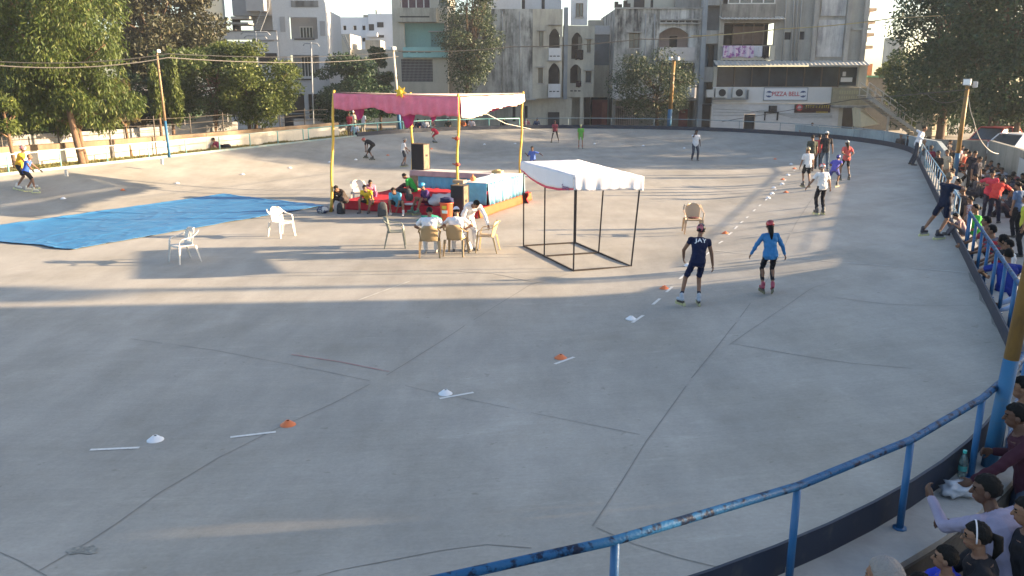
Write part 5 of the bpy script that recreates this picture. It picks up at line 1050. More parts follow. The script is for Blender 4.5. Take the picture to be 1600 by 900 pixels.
M_pink = mat('pink_satin', (.64, .16, .24), rough=.55, var=.2, scale=3, spec=.4); M_creamc = mat('cream_satin', (.80, .66, .58), rough=.55, var=.06, scale=4)
M_mag = mat('magenta_satin', (.36, .02, .16), rough=.6, var=.2, scale=3)
def valance(name, p, q_, drops, m, amp=.04, freq=90, off=.06, top=.05):
    d = (q_ - p); out = d.cross(up).normalized(); b = MB(); nx = 150; xs = np.linspace(0, 1, len(drops))
    b.grid(nx, 7, lambda u, v: p + d * u + out * (off + amp * math.sin(u * freq) * (.25 + v) * .8 + .05 * noise.noise(Vector((u * 8, v, 3))) * (.2 + v)) + up * (top + .03 * noise.noise(Vector((u * 7, 1, 1)))) - up * v * (np.interp(u, xs, drops) + .04 * noise.noise(Vector((u * 22, 0, 8)))))
    return b.build(name, m, pd, smooth=True, solid=.006)
valance('front_valance', T1, T3, [.50, .56, .50, .42, .60, .66, .60, .66, .62, .62], M_pink)
valance('right_valance', T3, T4, [.66, .72, .66, .50, .46, .40, .44, .30], M_creamc, freq=120)
valance('rear_valance', T4, T2, [.4, .5, .7, .6, .85, .5, .7, .5], M_mag, freq=60); valance('left_valance', T2, T1, [.5, .4, .5, .45, .5], M_pink)
b = MB()
def rcl(u, v):
    p = T1.lerp(T3, u).lerp(T2.lerp(T4, u), v); s_ = math.sin(u * math.pi) * math.sin(v * math.pi); return p + up * (.09 - .10 * s_ + .05 * math.sin(u * 26 + 2 * v) * s_)
b.grid(60, 24, rcl); b.build('roof_cloth', mat('roof_cloth_cream', (.74, .62, .50), rough=.7, c2=(.70, .40, .42), thr=(.45, .6), scale=.6), pd, smooth=True, solid=.006)
# torn loops of magenta cloth hanging under the rear edge
for u0, w_, dr in ((.12, .5, .55), (.5, .7, .75), (.74, .4, .5)):
    b = MB(); p = T1.lerp(T3, u0) + Vector((0, .4, -.3)); b.grid(14, 6, lambda u, v: p + Vector((w_ * u, .05 * math.sin(u * 9), -v * dr * math.sin(u * math.pi) - .03 * math.sin(u * 20)))); b.build('torn_strip', M_mag, pd, smooth=True, solid=.006)
b = MB(); c_ = T1.lerp(T3, .545) + Vector((0, -.14, .16)); k = 12                         # yellow rosette
pts = [(c_ + Vector((math.cos(2 * math.pi * i / k + .26) * (.21 if i % 2 else .11), 0, math.sin(2 * math.pi * i / k + .26) * (.21 if i % 2 else .11)))) for i in range(k)]
b.prism(pts, (0, 0, 0), (0, .05, 0)); b.ball(c_ + Vector((0, -.03, 0)), (.07, .04, .07), 8); b.build('rosette', mat('yellow_cloth', (.65, .45, .04), rough=.7), pd)
cable('thin white guy rope from the canopy corner down to the far kerb', [T3 + Vector((.3, .3, -.2)), pY(790, 193, 36), pY(836, 203, 44), (*pz(880, 212, .2).xy, .35)], .012, .0, mat('white_rope', (.5, .48, .44)))
# ------------------------------------------------------------------ stage
def NSP(n, s, z=0): x, y = xy(n, s); return Vector((x, y, z))
def nsb(mb, n0, n1, s0, s1, z0, z1, mi=0):
    x, y = xy((n0 + n1) / 2, (s0 + s1) / 2); mb.box((x, y, (z0 + z1) / 2), (abs(n1 - n0), abs(s1 - s0), abs(z1 - z0)), rz=math.atan2(N2.y, N2.x), mi=mi)
M_red = mat('red_carpet', (.46, .035, .05), rough=.85, c2=(.36, .02, .035), thr=(.35, .65), scale=1.5, bump=.5, bscale=5, spec=.15)
PN0, PN1, PS0, PS1, PH = -17.05, -11.75, 24.35, 28.95, .30
stg = thing('stage', 'low stage platform covered with red cloth under the pink canopy', 'stage', tuple(NSP(-14.4, 26.6)))
b = MB(); nsb(b, PN0, PN1, PS0, PS1, .0, PH - .02); b.build('platform', mat('plank_wood', (.2, .13, .07), rough=.9), stg)
b = MB(); b.grid(60, 50, lambda u, v: NSP(PN0 - .03 + (PN1 - PN0 + .06) * u, PS0 - .03 + (PS1 - PS0 + .06) * v, PH + .012 + .03 * max(0, noise.noise(Vector((u * 7, v * 5, 2)))) + .05 * max(0, .12 - abs(noise.noise(Vector((u * 3, v * 4, 6)))))))
b.build('carpet', M_red, stg, smooth=True)
def pleat(name, p, q_, z0, z1, m, root, freq=9.0, amp=.02, jag=0.0, off=.02, flare=.05):
    d = q_ - p; L = d.length; out = d.cross(up).normalized(); b = MB(); nx = int(L * 26)
    b.grid(nx, 5, lambda u, v: p + d * u + out * (off + flare * v + amp * math.sin(u * L * 2 * math.pi * freq / 1.0 * .55 + noise.noise(Vector((u * 9, 0, 0))) * 2) * (.3 + v)) + Vector((0, 0, z1 + (z0 - z1) * v - jag * noise.noise(Vector((u * 9, 5, 0))) * v)))
    return b.build(name, m, root, smooth=True, solid=.006)
pleat('front_cloth', NSP(PN0, PS0), NSP(PN1, PS0), .0, PH + .01, M_red, stg, 2, .015, flare=.04)
M_orange = mat('orange_cloth', (.34, .075, .018), rough=.8, var=.15, scale=2)
pleat('side_cloth', NSP(PN1, PS0), NSP(PN1, PS1), .02, PH + .02, M_orange, stg, .8, .015, flare=.05)
pleat('left_cloth', NSP(PN0, PS1), NSP(PN0, PS0), .0, PH + .01, M_red, stg, 2, .015)
b = MB(); c0 = NSP(PN1 + .02, PS1 - .5, .15); b.grid(8, 8, lambda u, v: c0 + Vector((.06 + .04 * math.sin(v * 8), -.35 + .6 * u, .25 - .42 * v + .04 * math.sin(u * 12)))); b.build('loose_cloth', M_red, stg, smooth=True, solid=.01)
M_bluec = mat('sky_blue_satin', (.09, .34, .52), rough=.5, var=.12, scale=6, spec=.4); M_topw = mat('white_table_top', (.66, .62, .62), rough=.5, var=.06, scale=2)
# right hand table
RT0, RT1, RS0, RS1, TZ = -12.75, -11.8, 25.15, 28.45, PH + .78
tb = thing('table', 'long table with white top and blue pleated skirt on the right of the stage', 'table', tuple(NSP(-12.3, 26.8, PH)), group='skirted tables on the stage')
b = MB(); nsb(b, RT0, RT1, RS0, RS1, TZ - .03, TZ); b.build('table_top', M_topw, tb, bevel=.01)
M_bl2 = mat('sunlit_blue_satin', (.035, .16, .26), rough=.6, c2=(.20, .30, .34), thr=(.44, .6), scale=6.0, stretch=(1, 1, .15))  # pale streaks put the sun on the pleats into the colour
pleat('blue_skirt', NSP(RT1, RS0), NSP(RT1, RS1), PH + .03, TZ - .0, M_bl2, tb, 6, .035); pleat('end_skirt', NSP(RT0, RS0), NSP(RT1, RS0), PH + .05, TZ, M_bluec, tb, 6, .018); pleat('inner_skirt', NSP(RT0, RS1), NSP(RT0, RS0), PH + .25, TZ, M_bluec, tb, 6, .018)
for n_, s_ in ((RT0 + .1, RS0 + .1), (RT1 - .1, RS0 + .1), (RT0 + .1, RS1 - .1), (RT1 - .1, RS1 - .1)): b = MB(); nsb(b, n_ - .02, n_ + .02, s_ - .02, s_ + .02, PH + .03, TZ - .04); b.build('leg', M_pipe, tb)
# rear table
BN0, BN1, BS0, BS1 = -16.3, -12.85, 27.75, 28.5
tb = thing('table', 'long table with pinkish top and sky blue skirt along the rear of the stage', 'table', tuple(NSP(-14.7, 28.1, PH)), group='skirted tables on the stage')
b = MB(); nsb(b, BN0, BN1, BS0, BS1, TZ - .03, TZ - .002); b.build('table_top', M_topw, tb, bevel=.01)
pleat('top_frill', NSP(BN0, BS0), NSP(BN1, BS0), TZ - .2, TZ, mat('dusty_pink_cloth', (.42, .28, .30), rough=.7, var=.1), tb, 5, .012, off=.05); pleat('blue_skirt', NSP(BN0 + .35, BS0), NSP(BN1, BS0), PH + .12, TZ - .12, M_bluec, tb, 6, .022, jag=.08)
for n_, s_ in ((BN0 + .1, BS0 + .1), (BN1 - .1, BS0 + .1), (BN0 + .1, BS1 - .1), (BN1 - .1, BS1 - .1)): b = MB(); nsb(b, n_ - .02, n_ + .02, s_ - .02, s_ + .02, PH + .03, TZ - .04); b.build('leg', M_pipe, tb)
b = MB(); nsb(b, BN0 - .02, BN0 + .33, BS0 - .03, BS0 + .3, PH + .03, TZ - .2); tag(b.build('plywood_box', mat('worn_plywood', (.30, .23, .15), rough=.8, var=.3, scale=5), org=NSP(BN0, BS0, PH), bevel=.01), 'worn plywood box under the left end of the rear table', 'box')
# speakers
M_black = mat('speaker_black', (.015, .015, .018), rough=.8, var=.3, scale=20); M_ply = mat('speaker_side_wood', (.16, .115, .07), rough=.6, c2=(.08, .055, .035), thr=(.4, .65), scale=6)
def speaker(n_, s_, z, h, w_, d_, rot, label):
    p = NSP(n_, s_, z); t = thing('loudspeaker', label, 'speaker', tuple(p), rot, 'black loudspeakers beside the stage', world=False)
    b = MB(); b.box((0, 0, h / 2), (w_, d_, h)); b.build('cabinet', M_ply, t, bevel=.02)
    b = MB(); b.box((0, -d_ / 2 - .012, h / 2), (w_ - .02, .024, h - .03)); b.build('grille', M_black, t, bevel=.01)
    b = MB()
    for zz in (.012, h - .012):
        for sx in (-1, 1): b.box((sx * (w_ / 2 - .01), 0, zz), (.04, d_ + .01, .04))
    for sx in (-1, 1):
        for sy in (-1, 1): b.box((sx * (w_ / 2 - .008), sy * (d_ / 2 - .01), h / 2), (.035, .035, h))
    b.build('corner_trim', M_black, t, bevel=.005); b = MB(); b.box((w_ / 2 + .003, 0, h * .55), (.01, .14, .08)); b.build('handle', M_black, t); return t
speaker(-12.25, 24.0, 0, 1.14, .46, .38, R(-24), 'loudspeaker with black front and wooden side standing before the front right canopy pole')
speaker(-16.05, 28.15, TZ, 1.0, .56, .42, R(-30), 'tall loudspeaker standing on the rear table at the back left canopy pole')
b = MB(); b.ball(NSP(-12.5, 25.5, TZ + .09), (.11, .11, .09), 10); b.tube([NSP(-12.5, 25.5, TZ + .12), NSP(-12.5, 25.5, TZ + .24)], [.05, .01], 8); tag(b.build('flower_bundle', mat('orange_marigold', (.6, .22, .10), rough=.9, var=.4, scale=20), org=NSP(-12.5, 25.5, TZ), smooth=True), 'small orange bundle on the near end of the white table', 'flowers')
b = MB(); nsb(b, -13.0, -12.6, 28.1, 28.35, TZ, TZ + .09); b.ball(NSP(-12.8, 28.2, TZ + .08), (.16, .1, .06), 8); tag(b.build('paper_packet', mat('straw_paper', (.5, .38, .18), rough=.8), org=NSP(-12.8, 28.2, TZ), bevel=.02), 'straw coloured packet on the far corner of the tables', 'packet')
b = MB(); nsb(b, -12.65, -12.25, 24.25, 24.55, 1.145, 1.25); tag(b.build('carton', mat('brown_carton', (.32, .24, .16), rough=.9, var=.2), org=NSP(-12.45, 24.4, 1.14), bevel=.01), 'brown carton lying behind the top of the near loudspeaker', 'carton')
# orange bin
bp_ = pz(698, 346); t = thing('litter_bin', 'tall orange plastic bin with white and yellow stickers before the stage', 'bin', tuple(bp_), world=False); M_bin = mat('orange_plastic', (.62, .10, .04), rough=.4, var=.06)
b = MB(); k = 26; prof = [(.17, .0), (.18, .02), (.215, .58), (.235, .60), (.235, .63), (.205, .635), (.165, .05), (.0, .05)]
b.add([(max(r_, .001) * math.cos(6.2832 * i / k), max(r_, .001) * math.sin(6.2832 * i / k), z) for r_, z in prof for i in range(k)], [(j * k + i, j * k + (i + 1) % k, (j + 1) * k + (i + 1) % k, (j + 1) * k + i) for j in range(len(prof) - 1) for i in range(k)] + [tuple(range(k - 1, -1, -1))])
b.build('bucket', M_bin, t, smooth=True)
def sticker(a0, a1, z0, z1, m, nm):
    b = MB(); b.grid(8, 1, lambda u, v: ((.1745 + .065 * (z0 + (z1 - z0) * v) + .004) * math.cos(a0 + (a1 - a0) * u), (.1745 + .065 * (z0 + (z1 - z0) * v) + .004) * math.sin(a0 + (a1 - a0) * u), z0 + (z1 - z0) * v)); b.build(nm, m, t)
sticker(-2.25, -1.5, .43, .54, mat('yellow_sticker', (.6, .42, .05)), 'yellow_sticker'); sticker(-2.35, -1.35, .29, .39, mat('white_sticker', (.65, .65, .65)), 'white_sticker')
b = MB(); b.box((.0, -.2, .34), (.05, .004, .03)); b.box((-.01, -.196, .49), (.09, .004, .02))
# bags, clothes and gear at the stage edge
def blob(name, label, cat, p, r, m, rz=0, seed=0, amp=.25, group=None, flat=0.0, seg=18):
    b = MB(); b.ball((0, 0, 0), 1.0, seg); o = b.build(name, m, None, org=(0, 0, 0), smooth=True)
    for v in o.data.vertices:
        n_ = v.co.normalized(); q_ = 1 + amp * noise.noise(n_ * 1.7 + Vector((seed, 0, 0))) + amp * .5 * noise.noise(n_ * 4 + Vector((seed, 3, 0)))
        c = Vector((abs(n_.x) ** .75 * math.copysign(1, n_.x), abs(n_.y) ** .75 * math.copysign(1, n_.y), abs(n_.z) ** .8 * math.copysign(1, n_.z))); v.co = Vector((c.x * r[0] * q_, c.y * r[1] * q_, max(c.z * r[2] * q_, -r[2] * .93)))
    o.location = Vector(p) + Vector((0, 0, r[2] * .93)); o.rotation_euler = (0, 0, rz); return tag(o, label, cat, group)
M_bag = mat('grey_backpack', (.05, .055, .06), rough=.8, var=.3, scale=4, bump=.4, bscale=12); M_bagd = mat('dark_bag', (.018, .02, .025), rough=.8, var=.3, scale=4)
def backpack(p, rz, label, m=None, sc_=1.0):
    t = thing('backpack', label, 'bag', tuple(p), rz, 'bags left by the stage', world=False); m = m or M_bag; t.scale = (sc_,) * 3
    b = MB(); b.grid(1, 1, lambda u, v: (0, 0, 0)); b = MB(); lay = [(0, .145, .09), (.03, .165, .11), (.2, .168, .12), (.36, .15, .105), (.45, .11, .075), (.49, .05, .03)]
    k = 20; vs = [(math.copysign(abs(math.cos(6.2832 * i / k)) ** .45, math.cos(6.2832 * i / k)) * a * (1 + .04 * math.sin(i * 3 + z * 20)), math.copysign(abs(math.sin(6.2832 * i / k)) ** .45, math.sin(6.2832 * i / k)) * c, z) for z, a, c in lay for i in range(k)]
    b.add(vs, [(j * k + i, j * k + (i + 1) % k, (j + 1) * k + (i + 1) % k, (j + 1) * k + i) for j in range(len(lay) - 1) for i in range(k)] + [tuple(range(k - 1, -1, -1)), tuple(range((len(lay) - 1) * k, len(lay) * k))]); b.build('pack', m, t, smooth=True)
    b = MB(); b.box((0, -.135, .15), (.24, .06, .2)); b.build('front_pocket', m, t, bevel=.025)
    b = MB(); b.tube([(-.05, .02, .47), (-.04, .02, .52), (.04, .02, .52), (.05, .02, .47)], .01, 6); b.build('handle', M_bagd, t)
    for sx in (-1, 1): b = MB(); b.tube([(sx * .08, .11, .42), (sx * .1, .16, .3), (sx * .09, .12, .1)], .016, 6); b.build('strap', M_bagd, t)
    return t
backpack(pz(598, 338), R(10), 'grey backpack standing between the boys in yellow and light blue')
backpack(pz(533, 334), R(-20), 'black backpack slumped before the boy in the dark shirt', M_bagd, .8)
backpack(NSP(-14.9, 25.2, PH), R(100), 'dark grey backpack lying behind the boy in the light blue shirt', M_bag, .9)
blob('helmet_bag', 'white and navy shoe bag lying at the far left of the stage edge', 'bag', pz(505, 333), (.2, .15, .13), mat('navy_white_cloth', (.03, .045, .10), rough=.8, c2=(.5, .5, .5), thr=(.5, .56), scale=5), seed=2, group='bags left by the stage')
blob('cloth_heap', 'grey and white sports jacket thrown over the bin edge and carpet', 'jacket', NSP(-13.25, 24.75, PH), (.48, .25, .2), mat('grey_white_jacket', (.42, .43, .48), rough=.8, var=.15, scale=3), rz=R(20), seed=5, amp=.5)
blob('navy_bundle', 'navy blue bundle resting on top of the orange bin', 'bundle', bp_ + Vector((0.02, 0, .60)), (.2, .15, .1), mat('navy_cloth', (.015, .02, .07), rough=.85), seed=7, amp=.4)
blob('black_bag', 'black bag beside the legs of the boy in green', 'bag', NSP(-16.2, 26.9, PH), (.26, .14, .1), M_bagd, rz=R(-20), seed=3, group='bags left by the stage')
blob('green_cloth', 'teal green cloth bundle on the ground behind the judge without a cap', 'cloth', pz(672, 351), (.34, .2, .15), mat('teal_cloth', (.02, .25, .17), rough=.8, var=.3, scale=4), rz=R(10), seed=8, amp=.45)
blob('white_pad', 'flat white pad on the red carpet edge by the boy with the cyan helmet', 'pad', NSP(-14.35, 24.35, PH), (.22, .12, .035), mat('white_foam', (.62, .62, .64)), rz=R(-10), seed=1, amp=.1)
make_chair(pz(562, 318), R(-160), 'white plastic armchair at the left end of the stage, seen from behind', C_white, scale=1.0)
# bottle on the near ledge
bt = thing('water_bottle', 'clear water bottle with a turquoise cap on the near ledge', 'bottle', (*pz(1502, 745, .86).xy, .86), world=False); M_pet = mat('clear_plastic', (.35, .50, .50), rough=.1, spec=.7)
M_pet.node_tree.nodes['Principled BSDF'].inputs['Transmission Weight'].default_value = .75
b = MB(); k = 18; prof = [(.001, 0), (.036, .004), (.038, .03), (.034, .05), (.038, .07), (.034, .10), (.038, .13), (.037, .17), (.022, .22), (.014, .235), (.014, .25)]
b.add([(r_ * math.cos(6.2832 * i / k), r_ * math.sin(6.2832 * i / k), z) for r_, z in prof for i in range(k)], [(j * k + i, j * k + (i + 1) % k, (j + 1) * k + (i + 1) % k, (j + 1) * k + i) for j in range(len(prof) - 1) for i in range(k)]); b.build('bottle_body', M_pet, bt, smooth=True)
b = MB(); b.tube([(0, 0, .245), (0, 0, .272)], .018, 14); b.build('cap', mat('turquoise_cap', (.05, .4, .36), rough=.4), bt); b = MB(); b.tube([(0, 0, .07), (0, 0, .12)], .0388, 18, cap=False); b.build('label', mat('teal_label', (.05, .28, .28), rough=.5), bt)
blob('plastic_bag', 'crumpled clear plastic bag beside the water bottle', 'plastic bag', (*pz(1494, 775, .86).xy, .865), (.12, .09, .06), mat('crumpled_film', (.40, .42, .46), rough=.3, var=.2, scale=9), seed=4, amp=.7)
# ------------------------------------------------------------------ vehicles beyond the right wall
def car(loc, rz, m, label, L=4.0, W=1.65, H=1.45, kind='hatch'):
    t = thing('parked_car', label, 'car', tuple(loc), rz, 'cars parked beyond the right wall', world=False)
    prof = [(-L / 2, .35), (-L / 2 + .02, .62), (-L / 2 + .1, .82), (-L * .27, .92), (-L * .10, H - .06), (L * .02, H), (L * .27, H - .03), (L * .42, .98), (L / 2 - .03, .88), (L / 2, .6), (L / 2 - .03, .35)]
    sec = []
    b = MB(); rows = [(-W / 2 + .02, .0), (-W / 2 + .0, .3), (W / 2, .3), (W / 2 - .02, 0)]
    lo = [(x, min(z, .92)) for x, z in prof]; n_ = len(lo)
    b.add([(x, -W / 2, z) for x, z in lo] + [(x, W / 2, z) for x, z in lo], [tuple(range(n_)), tuple(range(2 * n_ - 1, n_ - 1, -1))] + [(i, (i + 1) % n_, n_ + (i + 1) % n_, n_ + i) for i in range(n_)]); body = b.build('body', m, t, bevel=.06, smooth=False)
    up_ = [(-L * .27, .9), (-L * .10, H - .06), (L * .02, H), (L * .27, H - .03), (L * .42, .93)]; b = MB(); n_ = len(up_); wi = W / 2 - .16
    b.add([(x, -(W / 2 - .02 if z < .95 else wi), z) for x, z in up_] + [(x, (W / 2 - .02 if z < .95 else wi), z) for x, z in up_], [tuple(range(n_)), tuple(range(2 * n_ - 1, n_ - 1, -1))] + [(i, (i + 1) % n_, n_ + (i + 1) % n_, n_ + i) for i in range(n_)]); b.build('cabin_glass', M_pane, t, bevel=.03)
    b = MB(); b.box((L * .08, 0, H - .0), (L * .36, W - .34, .05)); b.build('roof', m, t, bevel=.02)
    for sy in (-1, 1):
        b = MB(); b.beam((-L * .26, sy * (W / 2 - .05), .92), (-L * .10, sy * (wi - .0), H - .03), .05, .05); b.beam((L * .1, sy * (W / 2 - .03), .92), (L * .1, sy * wi, H - .01), .06, .05); b.beam((L * .4, sy * (W / 2 - .05), .94), (L * .27, sy * wi, H - .02), .09, .05); b.build('window_pillar', m, t)
    for x in (-L * .31, L * .31):
        for sy in (-1, 1):
            b = MB(); b.tube([(x, sy * (W / 2 - .18), .31), (x, sy * (W / 2 + .01), .31)], .31, 20); wh = b.build('wheel', mat('tyre', (.02, .02, .02), rough=.9), t, smooth=False)
            b = MB(); b.tube([(x, sy * (W / 2 + .005), .31), (x, sy * (W / 2 + .02), .31)], .19, 14); rim = b.build('rim', mat('rim_grey', (.4, .4, .42), rough=.4, metal=.6), None, org=(0, 0, 0)); fixp(rim, wh)
    for sy in (-1, 1): b = MB(); b.box((-L / 2 + .05, sy * (W / 2 - .25), .68), (.1, .32, .14)); b.build('headlight', M_glass, t, bevel=.03)
    b = MB(); b.box((-L / 2 + .0, 0, .42), (.06, W - .2, .16)); b.build('bumper', mat('bumper_grey', (.2, .2, .2), rough=.6), t, bevel=.02)
    return t
car((*P0(1567, 46.5).xy, .35), R(30), mat('car_red', (.40, .03, .04), rough=.3, spec=.6), 'red hatchback parked beyond the right boundary wall', H=1.55)
car((*P0(1600, 44.0).xy, .25), R(25), mat('car_white', (.60, .60, .62), rough=.3, spec=.6), 'white car parked in front of the red one at the right edge')
# small beige goods van under the trees
t = thing('goods_van', 'beige three wheeled goods van parked under the trees behind the rink', 'van', (*P0(1464, 60).xy, -.02), R(-70), world=False)
b = MB(); b.box((0, 0, 1.35), (1.5, 1.4, 1.0)); b.box((0, 0, .72), (1.6, 1.45, .3)); b.build('body', mat('beige_van', (.28, .24, .17), rough=.6), t, bevel=.05)
b = MB(); b.box((-.77, 0, 1.5), (.03, 1.1, .5)); b.build('windscreen', M_pane, t); b = MB(); b.box((0, 0, 2.0), (1.6, 1.5, .3)); b.build('roof', mat('van_canvas', (.42, .38, .30), rough=.8), t, bevel=.08)
for x, y in ((-.75, 0), (.5, .6), (.5, -.6)): b = MB(); b.tube([(x, y - .07, .28), (x, y + .07, .28)], .28, 16); b.build('wheel', mat('tyre', (.02, .02, .02)), t)
# motor scooters and parked two wheelers by the far railing
def scooter(x, y, Y, rz, label, c):
    t = thing('parked_scooter', label, 'scooter', (*P0(x, Y).xy, .0), rz, 'two wheelers parked along the far railing', world=False); m = mat('scoot_%d' % int(c[0] * 100), c, rough=.4)
    for xx in (-.6, .6): b = MB(); b.tube([(xx, -.05, .25), (xx, .05, .25)], .25, 16); b.build('wheel', mat('tyre', (.02, .02, .02)), t)
    b = MB(); b.box((.35, 0, .55), (.7, .3, .35)); b.box((-.1, 0, .32), (.6, .28, .1)); b.beam((-.35, 0, .35), (-.55, 0, .95), .34, .08); b.build('body', m, t, bevel=.06)
    b = MB(); b.box((.3, 0, .78), (.75, .26, .12)); b.build('seat', M_bagd, t, bevel=.04); b = MB(); b.tube([(-.52, -.32, 1.02), (-.56, 0, .98), (-.52, .32, 1.02)], .02, 6); b.tube([(-.6, 0, .25), (-.53, 0, .98)], .03, 6); b.build('handlebar', M_bagd, t)
for i, (x, lb, c) in enumerate([(925, 'silver scooter parked before the maroon shutter', (.3, .31, .32)), (945, 'dark scooter parked right of the silver one', (.05, .05, .06)), (985, 'maroon scooter parked before the pinkish window grille', (.16, .04, .05)), (1010, 'grey scooter parked left of the far lamp pole', (.22, .22, .23)), (870, 'black scooter below the pointed arch balconies', (.04, .04, .05))]): scooter(x, 0, 66.5, R(20 + i * 37), lb, c)
# ------------------------------------------------------------------ people
SKIN = (.20, .105, .065); SKIN_L = (.30, .17, .11); SKIN_D = (.09, .045, .03)
def skinm(c): return mat('skin_%d' % int(c[0] * 1000), c, rough=.55, var=.08, scale=10, spec=.35)
M_hair = mat('black_hair', (.006, .005, .0045), rough=.7, bump=.5, bscale=60, spec=.2)
M_eye = mat('eye_dark', (.01, .01, .01), rough=.2); M_lip = mat('lip', (.16, .05, .045), rough=.5)
def V(*a): return Vector(a)
class Body:
    def __init__(s): s.mb = MB(); s.sd = []; s.mats = []
    def mi(s, m):
        if m not in s.mats: s.mats.append(m)
        return s.mats.index(m)
    def cap(s, p0, p1, r0, r1, m, seg=10):
        p0, p1 = Vector(p0), Vector(p1); d = p1 - p0; L = d.length
        if L < 1e-5: d = V(0, 0, 1) * 1e-4; p1 = p0 + d; L = 1e-4
        t = d / L; pts, rs = [], []
        for k in (0, .35, .7, .93): a = math.pi / 2 * k; pts.append(p0 - t * r0 * math.cos(a)); rs.append(max(r0 * math.sin(a), .001))
        pts.append(p0); rs.append(r0); pts.append(p1); rs.append(r1)
        for k in (.93, .7, .35, 0): a = math.pi / 2 * k; pts.append(p1 + t * r1 * math.cos(a)); rs.append(max(r1 * math.sin(a), .001))
        s.mb.tube(pts, rs, seg); s.sd.append(('c', np.array(p0), np.array(p1), r0, r1, s.mi(m)))
    def ell(s, c, r, m, M=None, seg=12):
        s.mb.ball(c, r, seg, M=M); s.sd.append(('e', np.array(c), np.array(M.inverted() if M else Matrix.Identity(3)), np.array(r), None, s.mi(m)))
    def loft(s, rings, m, seg=16):
        """rings: (center, xdir, ydir, hw, hd)"""
        vs = []; n = len(rings)
        for c, x, y, hw, hd in rings:
            for k in range(seg):
                a = 2 * math.pi * k / seg; ca, sa = math.cos(a), math.sin(a); ca = math.copysign(abs(ca) ** .85, ca); sa = math.copysign(abs(sa) ** .85, sa); vs.append(c + x * hw * ca + y * hd * sa)
        fs = [(i * seg + k, i * seg + (k + 1) % seg, (i + 1) * seg + (k + 1) % seg, (i + 1) * seg + k) for i in range(n - 1) for k in range(seg)] + [tuple(range(seg - 1, -1, -1)), tuple(range((n - 1) * seg, n * seg))]
        s.mb.add(vs, fs)
        for a, b in zip(rings[:-1], rings[1:]): s.sd.append(('l', np.array(a[0]), np.array(b[0]), (a[3], a[4], b[3], b[4]), (np.array(a[1]), np.array(a[2])), s.mi(m)))
    def label(s, P):
        best = np.full(len(P), 1e9); out = np.zeros(len(P), np.int32)
        for k, a, b, c, d, m in s.sd:
            if k == 'c':
                v = b - a; L2 = max(v @ v, 1e-9); t = np.clip((P - a) @ v / L2, 0, 1); q = np.linalg.norm(P - (a + t[:, None] * v), axis=1) - (c + (d - c) * t)
            elif k == 'e':
                l = (P - a) @ b.T / c; q = (np.linalg.norm(l, axis=1) - 1) * c.min()
            else:
                v = b - a; L2 = max(v @ v, 1e-9); tt = (P - a) @ v / L2; t = np.clip(tt, 0, 1); o = P - (a + t[:, None] * v); hw = c[0] + (c[2] - c[0]) * t; hd = c[1] + (c[3] - c[1]) * t
                lx, ly = o @ d[0], o @ d[1]; q = (np.sqrt((lx / hw) ** 2 + (ly / hd) ** 2) - 1) * np.minimum(hw, hd); q = np.maximum(q, np.abs(tt - t) * math.sqrt(L2) * 1.0 - .012)
            w_ = q < best; best[w_] = q[w_]; out[w_] = m
        return out
PENDING = []
def ik(a, b, l1, l2, hint):
    d = b - a; L = d.length; mx = (l1 + l2) * .995
    if L > mx: b = a + d * (mx / L); d = b - a; L = mx
    if L < abs(l1 - l2) + .02: L = abs(l1 - l2) + .02
    t = d.normalized(); x = (l1 * l1 - l2 * l2 + L * L) / (2 * L); hgt = math.sqrt(max(0, l1 * l1 - x * x)); h = hint - t * hint.dot(t)
    if h.length < 1e-3: h = V(0, 0, 1) - t * t.z
    h.normalize(); return a + t * x + h * hgt, b
